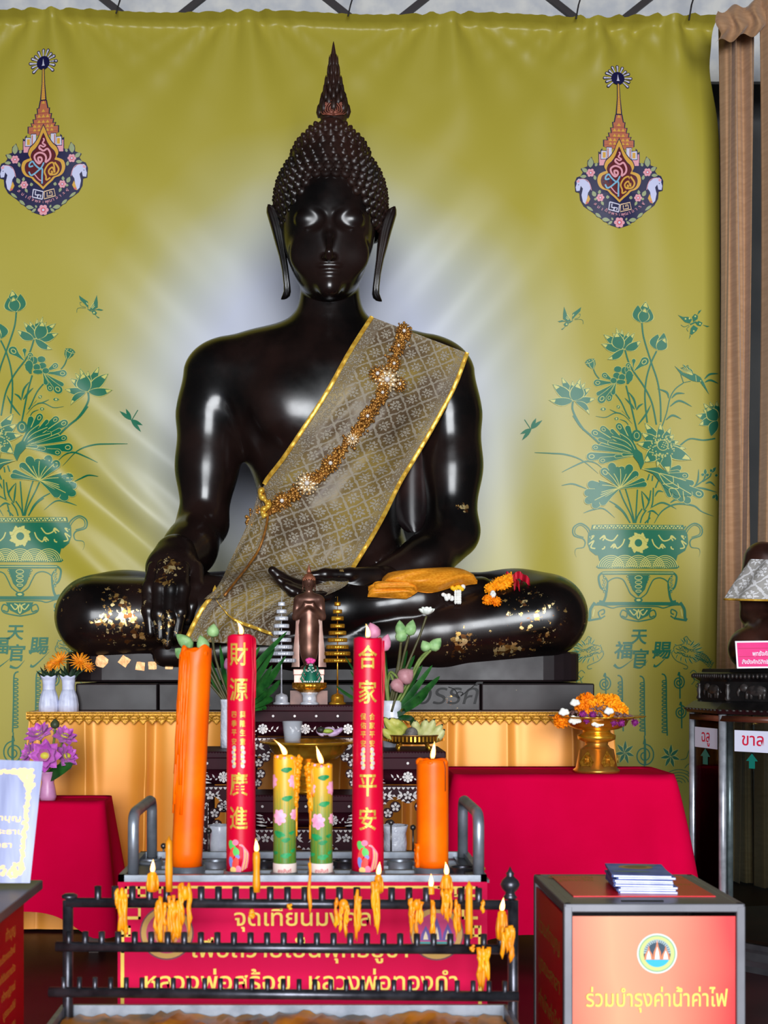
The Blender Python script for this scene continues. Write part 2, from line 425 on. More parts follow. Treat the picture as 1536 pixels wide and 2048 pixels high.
def vase_art(post):
    a3, a4, a5, a6 = Art(1090, 600, 7.878, post), Art(1250, 590, 7.584, post), Art(1060, 830, 7.68, post), Art(1230, 830, 7.314, post)
    b5 = Art(1040, 580, 3.657, post); G = 1
    # stems and grasses
    for q in ([(262, 420), (290, 640), (400, 1000), (500, 1300), (545, 1600), (552, 1920)], [(485, 845), (400, 1030), (330, 1280), (310, 1560), (345, 1930)],
              [(5, 830), (90, 1080), (300, 1390), (420, 1640), (485, 1960)], [(20, 1370), (90, 1650), (160, 1950), (185, 2050)]): a4.st(q, 24)
    a3.st([(445, 1595), (440, 1720), (520, 1900), (620, 2050)], 30); a5.st([(670, 0), (780, 170), (930, 310), (1070, 440)], 30)
    a3.st([(765, 1090), (800, 1170), (855, 1240)], 20); a3.st([(1095, 1460), (1200, 1600), (1290, 1790), (1340, 1870)], 20)
    a4.st([(570, 1990), (640, 1780), (690, 1560), (770, 1420), (890, 1330)], 17); a4.st([(890, 1325), (1000, 1305)], 10)
    for q in ([(670, 1560), (640, 1470), (500, 1415)], [(715, 1560), (790, 1490), (910, 1490)], [(690, 1685), (830, 1600), (1020, 1690)], [(630, 1890), (730, 1820), (860, 1875)],
              [(205, 1960), (320, 1810), (400, 1660)], [(180, 1740), (220, 1680), (285, 1640)], [(175, 1720), (140, 1580), (60, 1470)], [(150, 1730), (90, 1650), (0, 1560)],
              [(1210, 1270), (1290, 1200), (1420, 1190)], [(1215, 1320), (1300, 1290), (1420, 1340)]): a4.st(q, 30, taper=2)
    a6.st([(960, 440), (1100, 345), (1300, 365), (1470, 340)], 22)
    for q in ([(75, 570), (330, 580), (560, 600), (800, 690), (1050, 900)], [(500, 870), (680, 780), (860, 710), (1010, 740), (1130, 840)], [(495, 1075), (650, 1050), (780, 1090), (905, 1145)],
              [(830, 1500), (980, 1450), (1130, 1440), (1300, 1580)], [(1140, 1280), (1330, 1390), (1460, 1520), (1530, 1650)]): a5.st(q, 24, taper=2)
    for q in ([(60, 1090), (120, 1240), (230, 1460), (270, 1580)], [(150, 1080), (210, 1280), (290, 1580)], [(330, 1090), (310, 1400), (300, 1580)], [(570, 1060), (560, 1260), (540, 1340)], [(530, 1100), (510, 1250)],
              [(460, 1390), (400, 1480), (370, 1580)], [(520, 1420), (480, 1580)], [(300, 1580), (330, 1480), (400, 1370)], [(0, 1330), (110, 1420), (220, 1580)], [(520, 1500), (440, 1580)],
              [(510, 860), (480, 950)], [(560, 880), (550, 960)], [(650, 940), (600, 1060)], [(1330, 880), (1290, 960), (1160, 1050)], [(1410, 850), (1390, 900), (1290, 970)]): a6.st(q, 20)
    for q in ([(520, 1360), (680, 1280), (800, 1310), (910, 1370)], [(580, 1580), (700, 1400), (900, 1300), (1150, 1320), (1280, 1410), (1450, 1480)], [(480, 1420), (560, 1400), (650, 1470)], [(820, 1280), (880, 1240), (950, 1230)],
              [(590, 1190), (640, 1110), (720, 1120)], [(430, 1400), (500, 1270), (460, 1190), (390, 1110)], [(430, 1400), (410, 1270), (390, 1110)], [(1170, 1050), (1220, 950), (1230, 790)], [(1180, 1060), (1290, 1070), (1500, 1130)],
              [(1330, 1000), (1400, 980), (1470, 1040)]): a6.st(q, 26, taper=2)
    for q in ([(800, 1830), (950, 1850), (1110, 1780), (1250, 1820), (1380, 1950)], [(1020, 1725), (1120, 1770), (1200, 1780)], [(1180, 1880), (1280, 1920), (1340, 2020)], [(1210, 1740), (1290, 1820)]): a3.st(q, 16, taper=2)
    for c, t in (((960, 1720), (870, 1720)), ((1180, 1700), (1130, 1665)), ((1160, 1870), (1090, 1870))): a3.petal(c, t, 60); a3.petal((c[0]*.7+t[0]*.3, c[1]*.7+t[1]*.3), (c[0]*.3+t[0]*.7, c[1]*.3+t[1]*.7), 26, 0, 2)
    for c, t in (((1325, 870), (1325, 785)), ((1310, 880), (1265, 860)), ((1335, 885), (1380, 865)), ((1420, 840), (1480, 760)), ((1420, 830), (1400, 790)), ((1490, 900), (1480, 860)), ((1480, 1150), (1500, 1260)), ((1470, 1170), (1430, 1220))): a6.petal(c, t, 50)
    # lotuses
    for t, w_ in (((270, 1212), 130), ((440, 1268), 110), ((560, 1230), 120), ((635, 1300), 110), ((128, 1322), 160), ((712, 1388), 140)): a3.petal((440, 1570), t, w_, tip=2)
    a3.petal((440, 1585), (70, 1570), 130, -20, tip=2); a3.petal((470, 1585), (792, 1555), 120, 14, tip=2); a3.petal((480, 1595), (702, 1805), 90, -40, tip=2); a3.petal((450, 1585), (515, 1305), 230, 30, tip=2)
    for t, w_ in (((1125, 432), 90), ((1212, 455), 80), ((1070, 512), 90), ((1325, 500), 110), ((1415, 515), 110), ((925, 542), 130)): a3.petal((1230, 770), t, w_, tip=2)
    a3.petal((1220, 778), (890, 692), 130, -18, tip=2); a3.petal((1265, 778), (1515, 640), 130, 20, tip=2); a3.petal((1245, 775), (985, 935), 110, -25, tip=2); a3.petal((1205, 778), (1130, 508), 200, -20, tip=2)
    a4.petal((262, 410), (320, 95), 190, 10, tip=2); a4.petal((250, 412), (200, 150), 170, -30); a4.petal((290, 412), (375, 200), 150, 40); a4.petal((265, 414), (305, 200), 170, 6, tip=2)
    a4.petal((490, 825), (505, 590), 170, -40); a4.petal((510, 825), (595, 570), 150, 20); a4.petal((500, 830), (610, 650), 170, 20, tip=2)
    for t, w_ in (((1195, 1640), 120), ((1290, 1615), 110), ((1395, 1605), 110), ((1190, 1735), 120), ((1080, 1815), 140)): a4.petal((1400, 1900), t, w_, tip=2)
    a4.petal((1390, 1910), (1125, 1970), 130, 20, tip=2); a4.petal((1395, 1905), (1245, 1700), 190, 0, tip=2); a4.petal((1400, 1905), (1310, 2140), 150, 20)
    # seed pod
    a3.p([(630, 985), (660, 945), (700, 925), (785, 925), (800, 1010), (775, 1080), (740, 1088), (670, 1040)], G)
    a3.st([(640, 1000), (720, 985), (790, 930)], 8, 2); a3.st([(690, 1000), (715, 1050), (745, 1085)], 8, 2); a3.st([(770, 960), (775, 1020), (765, 1080)], 8, 2)
    for c in ((670, 975), (700, 950), (745, 940)): a3.el(c, 9, 7, 2)
    # upper leaf
    for t, w_, r in (((905, 1165), 90, 1), ((770, 1305), 110, 1), ((815, 1495), 70, 0), ((850, 1610), 130, 1), ((990, 1590), 95, 1), ((1065, 1490), 70, 0)): a3.paddle((1120, 1300), t, w_, r)
    for c, rx, ry in (((1150, 1090), 62, 50), ((1260, 1110), 55, 60), ((1130, 1190), 56, 50), ((1215, 1215), 52, 52), ((1310, 1100), 45, 60), ((1195, 1290), 75, 36), ((1330, 1200), 60, 90), ((1080, 1270), 50, 45)): a3.el(c, rx+5, ry+5, 2); a3.el(c, rx, ry, G)
    a3.p([(1290, 1320), (1290, 1200), (1400, 1170), (1380, 1230), (1320, 1320)], G)
    a4.paddle((140, 1150), (350, 960), 130); a4.paddle((130, 1100), (140, 965), 60, 0); a4.paddle((70, 1140), (45, 1030), 80)
    # middle leaf: plumes that run to the right
    R_ = (1650, 610)
    for t, w_, r in (((950, 250), 110, 1), ((1085, 190), 100, 1), ((1240, 225), 60, 0), ((1340, 135), 110, 1), ((1490, 165), 90, 0), ((1045, 370), 60, 0), ((1200, 415), 80, 0), ((1070, 460), 70, 0), ((955, 490), 95, 1), ((875, 640), 130, 1), ((1060, 710), 100, 1), ((1300, 640), 50, 0), ((1410, 610), 50, 0)): a5.paddle(R_, t, w_, r)
    for q in ([(1640, 600), (1450, 480), (1210, 420)], [(1640, 590), (1480, 420), (1250, 330)], [(1640, 590), (1540, 400), (1390, 290)]): a5.st(q, 70, G, taper=0); a5.st(q, 9, 2)
    a6.el((318, 300), 75, 85, G); a6.el((318, 300), 42, 52, 2); a6.el((318, 300), 34, 44, G)
    a6.p([(300, 480), (400, 560), (430, 700), (380, 800), (340, 700), (260, 600)], G)
    # lower leaves
    R_ = (1370, 1135)
    for t, w_, r in (((1235, 745), 130, 0), ((1410, 800), 150, 0), ((1545, 770), 130, 0), ((1100, 830), 130, 1), ((890, 1060), 130, 0), ((840, 1200), 120, 0), ((850, 1330), 120, 0), ((960, 1410), 120, 0), ((1080, 1370), 110, 0), ((1650, 880), 110, 0), ((1760, 1000), 90, 0), ((1790, 1060), 80, 0)): a5.paddle(R_, t, w_, r)
    a5.p([(1370, 1130), (1180, 870), (1330, 800), (1440, 830), (1500, 900)], G); a5.p([(1370, 1135), (1060, 1000), (1060, 1090), (930, 1180), (870, 1290), (1000, 1400), (1180, 1230)], G)
    for t in ((1170, 870), (1280, 905), (1380, 830), (1470, 910), (1060, 1000), (1100, 1080), (1090, 1190), (990, 1310), (1080, 1230), (1540, 900), (1640, 940)): a5.st([(1370, 1130), ((1370+t[0])/2+10, (1130+t[1])/2-10), t], 10, 2)
    R_ = (390, 790)
    for t, w_, r in (((975, 760), 85, 0), ((960, 840), 90, 0), ((1080, 885), 95, 1), ((1160, 1000), 80, 0), ((1295, 1180), 130, 1), ((1105, 1275), 110, 0), ((1010, 1250), 100, 0), ((940, 1205), 120, 0), ((830, 1190), 90, 0), ((1130, 1170), 90, 0), ((840, 960), 130, 0)): a6.paddle((600, 850), t, w_, r)
    a6.p([(400, 790), (640, 760), (860, 880), (1040, 960), (1130, 1080), (1120, 1180), (900, 1180), (740, 1060), (560, 860)], G)
    for q in ([(400, 790), (640, 850), (840, 990), (1120, 1160)], [(640, 850), (740, 1010), (900, 1090), (960, 1200)], [(660, 850), (820, 890), (1040, 960)], [(850, 890), (850, 990), (700, 1010)], [(920, 1000), (930, 1070), (800, 1080), (830, 1190)], [(1000, 1110), (1010, 1240)]): a6.st(q, 10, 2)
    # open lotus
    for t, w_ in (((440, 108), 150), ((670, 115), 130), ((822, 178), 120), ((390, 258), 150), ((320, 415), 140), ((865, 285), 150), ((945, 380), 120), ((1045, 485), 110), ((1120, 650), 190), ((430, 690), 200), ((795, 850), 190), ((620, 760), 100)): a6.petal((690, 470), t, w_, tip=2)
    a6.el((690, 475), 165, 165, G)
    random.seed(3)
    for k in range(90):
        a, r = random.random()*2*PI, 90+random.random()*105; a6.el((690+r*math.cos(a), 475+r*math.sin(a)), 11, 11, 2, 0, 7); a6.el((690+r*math.cos(a), 475+r*math.sin(a)), 4, 4, G, 0, 5)
    a6.el((700, 440), 85, 80, 2, .5); a6.el((700, 440), 76, 70, G, .5)
    for k in range(8): a6.el((715+30*(k % 3)-15*(k//3), 400+30*(k//3)+12*(k % 3)), 10, 8, 2, 0, 7)
    # pot on its stand
    p = Art(1100, 1020, 3.523, post)
    p.p([(300, 103), (945, 103), (952, 135), (292, 135)], G); p.p([(310, 108), (936, 108), (942, 130), (304, 130)], 2)
    for k in range(15): x = 322+k*43; p.st([(x, 128), (x+10, 112), (x+24, 126), (x+38, 111)], 8)
    p.p([(290, 138), (955, 138), (975, 170), (980, 235), (958, 285), (905, 318), (325, 318), (285, 285), (268, 235), (272, 170)], G)
    p.el((622, 232), 55, 55, 2); p.el((622, 232), 46, 46, 2)
    for k in range(16): a = 2*PI*k/16; p.petal((622+45*math.cos(a), 232+45*math.sin(a)), (622+(78 if k % 2 else 64)*math.cos(a), 232+(78 if k % 2 else 64)*math.sin(a)), 18, 6, 2, 2)
    p.el((622, 232), 27, 27, G)
    for sx in (-1, 1):
        f = lambda x, y: (622+sx*x, y)
        for q in ([f(270, 205), f(240, 180), f(225, 205), f(180, 215), f(145, 175)], [f(260, 195), f(235, 190), f(250, 215)], [f(195, 265), f(170, 240), f(150, 270), f(115, 245), f(98, 205)], [f(190, 255), f(165, 255), f(180, 270)], [f(345, 240), f(310, 215), f(330, 260), f(300, 270)], [f(340, 190), f(310, 180), f(330, 205)], [f(255, 275), f(240, 270), f(235, 255)]): p.st(q, 9, 2)
        # handles
        p.st([f(330, 190), f(345, 130), f(400, 92), f(450, 120), f(448, 175), f(385, 200), f(368, 225)], 9); p.st([f(338, 180), f(360, 135), f(400, 104), f(436, 125), f(436, 168), f(380, 190)], 6)
        p.st([f(368, 225), f(380, 260), f(430, 270), f(440, 300), f(430, 330)], 9, 1, taper=1)
        # stand legs, arches and feet
        p.st([f(250, 440), f(275, 470), f(262, 540), f(225, 580), f(240, 640), f(270, 640)], 14); p.st([f(245, 460), f(215, 505), f(222, 600), f(240, 655)], 10)
        p.st([f(222, 560), f(210, 505), f(160, 478), f(110, 490), f(80, 540), f(55, 590), f(10, 625)], 8)
        for k in range(7): p.el(f(238+(3 if k % 2 else -3), 475+k*17), 9, 7, 1); p.el(f(238+(3 if k % 2 else -3), 475+k*17), 4, 3, 2)
        for k in range(6): p.el(f(75-k*9, 470+k*19), 9, 9, G); p.el(f(75-k*9, 470+k*19), 4, 4, 2)
        p.st([f(300, 650), f(330, 700), f(335, 760), f(350, 775)], 20); p.st([f(230, 745), f(260, 760), f(275, 720), f(240, 700), f(235, 725), f(255, 735)], 9); p.st([f(345, 778), f(300, 770), f(255, 762)], 14)
        p.st([f(300, 665), f(240, 672), f(180, 690), f(130, 680), f(0, 678)], 8); p.st([f(115, 745), f(85, 755), f(80, 720), f(110, 705), f(125, 735), f(110, 760), f(60, 775), f(0, 785)], 9)
        p.st([f(305, 700), f(315, 750)], 8, 2)
    p.p([(340, 318), (905, 318), (890, 370), (918, 400), (900, 412), (345, 412), (328, 400), (355, 370)], G)
    for cx in (430, 525, 622, 720, 815):
        for r in range(10, 92, 13): p.st([(cx+r*math.cos(t), 410+r*1.02*math.sin(t)) for t in np.linspace(PI+.1, 2*PI-.1, 9)], 5.5, 2, 2)
    p.p([(372, 432), (875, 432), (878, 455), (370, 455)], G); p.p([(372, 440), (875, 440), (875, 445), (372, 445)], 2)
    p.p([(545, 458), (700, 458), (668, 560), (622, 610), (578, 560)], G)
    for y, r in ((478, 16), (510, 13), (540, 14), (572, 10)): p.el((622, y), r+12, r, 2); p.el((622, y), r+7, r-5, G)
    p.el((622, 635), 30, 18, G); p.el((622, 635), 16, 8, 2)
    p.p([(340, 648), (905, 648), (925, 672), (320, 672)], G)
    p.p([(530, 690), (718, 690), (690, 745), (622, 778), (556, 745)], G)
    for q in ([(560, 705), (590, 740), (610, 715), (585, 700)], [(685, 705), (655, 740), (635, 715), (660, 700)], [(622, 700), (612, 740), (622, 765), (632, 740), (622, 700)]): p.st(q, 8, 2)
    # spirals, wavy strokes and charms below the writing
    for x, y0, y1 in ((500, 1165, 1560), (652, 1170, 1590), (808, 1155, 1590)):
        p.st([(x-20, y0), (x+2, y0+10), (x+12, y0+50), (x+14, (y0+y1)/2), (x+20, y1)], 10)
        for k in range(int((y1-y0-50)/27)): yy = y0+45+k*27; p.st([(x+12+k*.4, yy), (x-12, yy+4), (x-14, yy+16), (x+13+k*.4, yy+18)], 8, 1, 3)
    p.st([(668, 1590), (668, 1840)], 9)
    for cx, cy, r in ((390, 1225, 46), (910, 1215, 44), (922, 1425, 44), (667, 1730, 72)):
        p.st([(cx+r*(1-k/26)*math.cos(-PI/2+k*.62), cy+r*1.15*(1-k/26)*math.sin(-PI/2+k*.62)) for k in range(24)], 9, 1, 3)
        p.st([(cx-6, cy-r*1.1), (cx+4, cy-r*1.6), (cx+8, cy-r*.5), (cx+9, cy+r*2.6 if r < 60 else cy+r)], 10)
    for cx, cy in ((850, 1735), (530, 1710)):
        for k in range(7): a = k*2*PI/7+.3; p.petal((cx, cy), (cx+70*math.cos(a), cy+85*math.sin(a)), 24)
    # dragons in fine line either side of the writing
    for sx in (-1, 1):
        f = lambda x, y: (622+sx*x, y)
        for q in ([f(250, 990), f(260, 960), f(300, 950), f(330, 935), f(325, 900), f(350, 940), f(400, 950), f(440, 945)], [f(250, 990), f(270, 1010), f(300, 1000), f(330, 1030), f(380, 1040), f(410, 1070), f(450, 1050), f(500, 1080)],
                  [f(300, 950), f(340, 975), f(390, 985), f(440, 1000), f(490, 1030), f(520, 1090)], [f(245, 990), f(240, 1020), f(270, 1060), f(310, 1080), f(350, 1100), f(345, 1120), f(320, 1115)],
                  [f(330, 900), f(345, 890), f(360, 910), f(380, 930)], [f(390, 985), f(420, 960), f(440, 950)], [f(400, 1000), f(440, 980), f(445, 970)], [f(370, 1150), f(395, 1130), f(420, 1160), f(400, 1190), f(430, 1210), f(410, 1240), f(440, 1260)],
                  [f(380, 1170), f(400, 1200), f(380, 1230)], [f(330, 1820), f(360, 1790), f(400, 1800), f(390, 1850), f(350, 1860)], [f(300, 1760), f(340, 1750), f(360, 1700), f(390, 1640), f(380, 1720), f(410, 1740), f(430, 1800)]): p.st(q, 5)
        for k in range(10): p.st([f(310+k*18, 1010+k*5), f(322+k*18, 1028+k*5), f(338+k*18, 1014+k*6)], 4, 1, 3)
        for k in range(7): p.st([f(290+k*20, 960+k*5), f(300+k*20, 978+k*5), f(312+k*20, 965+k*6)], 4, 1, 3)
        p.el(f(300, 975), 6, 4, 1)
        for b, q, w_ in (((330, 950), (300, 905), 9), ((345, 955), (345, 900), 10), ((365, 960), (400, 915), 12), ((380, 970), (440, 930), 12), ((395, 985), (460, 965), 12), ((400, 1000), (470, 995), 12), ((395, 1015), (455, 1040), 12), ((380, 1030), (425, 1070), 12), ((360, 1040), (390, 1085), 11), ((335, 1040), (350, 1085), 10), ((310, 1030), (305, 1070), 9), ((285, 1015), (270, 1050), 8), ((262, 985), (240, 1005), 8), ((275, 960), (255, 945), 8)): p.petal(f(*b), f(*q), w_, 4, 1, 2, None, 5)
        for k in range(9):
            t = k/8; x, y = 415+105*t, 1015+75*t**1.5
            for e_ in (-18, -6, 6, 18): p.st([f(x+e_*.5-7, y-e_), f(x+e_*.5, y-e_+9), f(x+e_*.5+8, y-e_)], 4.5, 1, 3)
        for q in ([f(318, 960), f(340, 968), f(356, 985), f(350, 1005)], [f(268, 975), f(290, 985), f(320, 990), f(340, 1005)], [f(275, 1000), f(300, 1012), f(330, 1010)]): p.st(q, 6)
    for k in range(6): p.st([(870+120*math.cos(t)*k/5+40, 1930-100*math.sin(t)*k/5) for t in np.linspace(.2, 2.9, 8)], 5)
    # butterflies, dragonfly and kingfisher
    for q in ([(410, 325), (345, 205), (305, 98), (290, 210), (290, 290), (360, 335)], [(430, 310), (440, 200), (500, 160), (575, 105), (560, 170), (480, 250)], [(390, 340), (330, 340), (300, 375), (320, 410), (360, 400)], [(330, 400), (305, 425), (258, 455), (285, 460), (320, 420)], [(370, 335), (270, 310), (205, 330), (240, 343), (300, 332)], [(370, 345), (450, 310), (440, 325), (400, 355)]): a3.p(q, G)
    for q in ([(400, 290), (350, 215)], [(385, 300), (345, 245)], [(372, 310), (335, 270)]): a3.st(q, 10, 2)
    a3.el((345, 375), 14, 14, 2); a3.st([(460, 215), (440, 250)], 12, 2)
    for q in ([(470, 290), (540, 270), (560, 220), (535, 215)], [(470, 305), (560, 300), (600, 320), (605, 375)]): a3.st(q, 6)
    for q in ([(985, 430), (910, 410), (805, 300), (880, 330), (960, 330), (1020, 370)], [(1040, 410), (1020, 330), (1060, 285), (1110, 310), (1105, 360)], [(1070, 420), (1120, 390), (1180, 420), (1150, 470), (1100, 460)], [(1040, 455), (1110, 500), (1090, 540), (1020, 600), (985, 590), (1000, 500)], [(990, 595), (972, 670), (1000, 620)], [(1100, 300), (1120, 240), (1165, 220), (1140, 260)], [(1180, 450), (1230, 460), (1285, 470), (1250, 485)], [(985, 435), (1080, 395), (1090, 410), (1000, 455)]): a4.p(q, G)
    for c in ((1068, 322), (1140, 435), (1045, 545), (920, 360), (980, 355)): a4.el(c, 13, 13, 2)
    for q in ([(975, 450), (900, 480), (850, 450)], [(980, 470), (940, 510), (960, 550)]): a4.st(q, 7)
    b5.st([(35, 945), (85, 1020)], 6)
    for t in ((120, 935), (165, 950), (5, 1050), (18, 1095)): b5.petal((85, 1012), t, 17, 0, 1, 1)
    a4.p([(755, 1070), (880, 1170), (960, 1200), (1060, 1190), (1150, 1245), (1195, 1320), (1090, 1315), (1020, 1300), (850, 1200)], G)
    a4.p([(1145, 1325), (1195, 1315), (1280, 1510)], G)
    for k in range(6): a4.st([(850+k*20, 1100-k*8), (930+k*14, 1160-k*3), (1020+k*4, 1200)], 10, G); a4.st([(840+k*22, 1130-k*8), (930+k*14, 1175-k*3), (1010+k*4, 1210)], 7, 2)
    for c in ((880, 1050), (935, 1075), (980, 1110)): a4.petal((c[0]+50, c[1]+60), c, 24)
    a4.st([(1075, 1215), (1085, 1310)], 7, 2); a4.el((1150, 1300), 9, 9, 2); a4.st([(850, 1200), (890, 1320)], 12)
def writing(cx, dy, s):
    for ch, x, y, sz in (('天', 622, 935, 118), ('官', 630, 1085, 125), ('福', 515, 1035, 130), ('賜', 785, 1035, 130)):
        vs, fs = text2d(ch, 1, bold=.022); 
        xs_ = [v[0] for v in vs]; mx = (min(xs_)+max(xs_))/2
        for f in fs: ART.append(([(X_(cx+((x-622+(vs[i][0]-mx+.12*vs[i][1])*sz)/3.523)*s, YW), Z_(dy+(1020+(y-vs[i][1]*sz)/3.523), YW)) for i in f], 1, -1))
    a = Art(cx-622/3.523*s, 1020+dy, 3.523/s)
    for q in ([(455, 1090), (500, 1112), (600, 1040)], [(590, 1100), (640, 1110), (690, 1060)], [(730, 1095), (760, 1095), (860, 1000)], [(720, 1000), (860, 985)]): a.st(q, 22, taper=1)
def emblem(post):
    e, t = Art(1130, 250, 6.982, post), Art(1180, 110, 10.24, post); N, GD, MR, WH, PK, BL, OR = 3, 4, 5, 6, 7, 8, 9
    for k, a in enumerate((-40, -17, 2, 25, 43, 66, 90, 114, 137, 155, 178, 197, 220)):
        a = math.radians(a); d = (math.cos(a), -math.sin(a)); L = (290, 265, 300, 280, 255, 285, 290, 285, 255, 280, 300, 265, 290)[k]
        c = (590, 440); t.paddle((c[0]+d[0]*110, c[1]+d[1]*110), (c[0]+d[0]*(L), c[1]+d[1]*(L)), 58, False, N, N); t.paddle((c[0]+d[0]*130, c[1]+d[1]*130), (c[0]+d[0]*(L-16), c[1]+d[1]*(L-16)), 26, False, WH, WH)
    t.el((590, 440), 140, 140, N); t.p([(560, 500), (625, 500), (610, 470), (590, 350), (575, 470)], WH)
    t.p([(568, 560), (618, 560), (632, 860), (665, 1205), (530, 1205), (562, 860)], N); t.p([(580, 565), (606, 565), (616, 860), (640, 1195), (555, 1195), (578, 860)], GD)
    for k in range(9): y = 850+k*38; t.p([(570-k*2, y), (622+k*2, y), (624+k*2, y+8), (568-k*2, y+8)], OR)
    # stepped spire
    W_ = [(1205, 75), (1360, 105), (1360, 140), (1475, 130), (1475, 182), (1580, 165), (1580, 225), (1660, 210), (1660, 268), (1725, 240), (1725, 325), (1860, 325), (1900, 240)]
    for g, mi in ((0, N), (-22, OR)):
        t.p([(598+w_+g, y-(g/2 if g else 0)) for y, w_ in W_]+[(598-w_-g, y-(g/2 if g else 0)) for y, w_ in W_[::-1]], mi)
    for y, k in ((1230, 1), (1400, 1), (1510, 3), (1620, 3), (1710, 5), (1790, 5)):
        for i in range(k): x = 598+(i-(k-1)/2)*88; t.p([(x, y-20), (x+38, y+42), (x-38, y+42)], GD)
    for y, w_ in ((1460, 120), (1570, 160), (1670, 210), (1830, 290)): t.p([(598-w_, y), (598+w_, y), (598+w_, y+10), (598-w_, y+10)], 10)
    # pavilion wings
    for sx in (-1, 1):
        f = lambda x, y: (760+sx*x, y)
        e.p([f(180, 300), f(180, 350), f(235, 350), f(235, 315), f(262, 345), f(262, 380), f(290, 360), f(290, 520), f(340, 540), f(330, 660), f(120, 660), f(100, 300)], N)
        e.p([f(105, 310), f(175, 310), f(175, 460), f(105, 460)], WH); e.p([f(150, 320), f(165, 320), f(165, 470), f(150, 470)], OR)
        e.p([f(180, 360), f(250, 355), f(255, 470), f(180, 470)], WH); e.p([f(190, 375), f(232, 375), f(232, 455), f(190, 455)], GD); e.p([f(180, 480), f(270, 480), f(280, 560), f(180, 560)], PK)
        e.p([f(262, 400), f(280, 400), f(280, 520), f(262, 520)], PK)
    # navy field, garland leaves, horses
    B = [(760, 1440), (880, 1400), (1010, 1310), (1130, 1210), (1250, 1120), (1300, 1030), (1310, 930), (1365, 915), (1375, 780), (1345, 710), (1290, 690), (1260, 640), (1290, 590), (1200, 560), (1195, 480), (1140, 430), (1115, 520), (1040, 550), (980, 680)]
    e.p(B+[(1520-x, y) for x, y in B[::-1]][:-1], N)
    for sx in (-1, 1):
        f = lambda x, y: (760+sx*x, y)
        for b, q, w_ in (((400, 580), (390, 440), 80), ((440, 640), (515, 580), 60), ((330, 570), (310, 520), 40), ((450, 700), (540, 700), 50), ((330, 760), (345, 690), 44), ((330, 990), (370, 910), 60), ((280, 960), (270, 900), 44), ((160, 1030), (170, 980), 50), ((250, 1060), (220, 1120), 40), ((350, 1030), (300, 1020), 40), ((450, 1120), (360, 1190), 40), ((330, 1220), (250, 1290), 44), ((240, 1310), (130, 1330), 60), ((100, 1340), (160, 1390), 40), ((90, 1330), (110, 1290), 30)): e.petal(f(*b), f(*q), w_, 0, 11, N)
        for c, r in (((395, 655), 62), ((265, 1010), 58)):
            for k in range(6): a = k*PI/3; e.el(f(c[0]+r*.6*math.cos(a), c[1]+r*.6*math.sin(a)), r*.36, r*.36, PK, 0, 10)
            e.el(f(*c), r*.42, r*.42, 12, 0, 10); e.el(f(*c), r*.24, r*.24, WH, 0, 10)
        e.p([f(590, 760), f(560, 730), f(480, 740), f(410, 800), f(395, 880), f(430, 930), f(440, 1000), f(470, 1090), f(500, 1060), f(520, 960), f(500, 870), f(530, 830), f(545, 900), f(590, 905), f(600, 850), f(585, 800)], 13)
        e.p([f(425, 960), f(440, 1000), f(470, 1095), f(430, 1080), f(400, 1020)], GD); e.p([f(590, 765), f(560, 745), f(540, 770), f(570, 790)], PK); e.el(f(560, 815), 8, 6, N); e.el(f(440, 1070), 16, 14, 12)
        e.st([f(580, 760), f(520, 735), f(440, 760), f(400, 830), f(385, 900)], 8, PK)
    # cartouche
    Hf = [(0, 185), (35, 260), (70, 350), (130, 440), (190, 500), (215, 580), (190, 640), (230, 655), (290, 690), (312, 770), (290, 850), (240, 900), (170, 925), (130, 970), (60, 1030), (0, 1090)]
    for s_, oy, mi in ((1.03, -2, N), (.98, 0, GD), (.83, 30, N), (.80, 34, MR)):
        P_ = bez([(760+x*s_, 640+(y-640)*s_+oy) for x, y in Hf], 4); P2 = [(1520-x, y) for x, y in P_[::-1]]; e.p(P_+P2[1:-1], mi)
    # monogram
    e.st([(740, 700), (700, 690), (690, 640), (730, 640), (740, 680), (700, 720), (650, 670), (640, 610), (700, 570), (770, 590), (800, 640), (790, 710)], 26, PK); e.st([(790, 710), (850, 660), (860, 590), (820, 520), (760, 545), (700, 500)], 26, PK)
    e.st([(720, 530), (700, 500), (720, 470), (760, 490), (790, 470), (750, 440), (770, 400), (760, 370)], 22, PK)
    e.st([(620, 750), (570, 760), (570, 720), (610, 690), (650, 740), (720, 790), (770, 710)], 22, BL); e.st([(560, 830), (590, 880), (640, 860), (740, 790), (745, 900), (745, 1000)], 22, BL); e.st([(640, 870), (700, 940), (735, 960)], 14, PK)
    e.st([(870, 830), (890, 850), (850, 870), (840, 820), (890, 780), (920, 850), (900, 720), (830, 740), (780, 830), (800, 900), (805, 950), (860, 920)], 22, GD); e.st([(850, 880), (940, 870), (975, 800), (920, 710)], 24, GD)
    # numeral tiles
    for q in ([(625, 1075), (610, 1180), (750, 1215)], [(625, 1075), (760, 1110), (750, 1210)], [(655, 1100), (650, 1150), (700, 1160)], [(680, 1190), (690, 1150), (730, 1160), (720, 1190)]): e.st(q, 16, WH, 1)
    for q in ([(775, 1110), (910, 1075), (930, 1170), (775, 1210), (775, 1110)], [(815, 1120), (815, 1175), (890, 1160), (880, 1110), (850, 1115), (855, 1140)]): e.st(q, 15, 14, 1)
    W_ = ['ส', 'ม', 'เ', 'ด็', 'จ', 'พ', 'ร', 'ะ', 'พุ', 'ฒ', 'า', 'จ', 'า', 'ร', 'ย์']
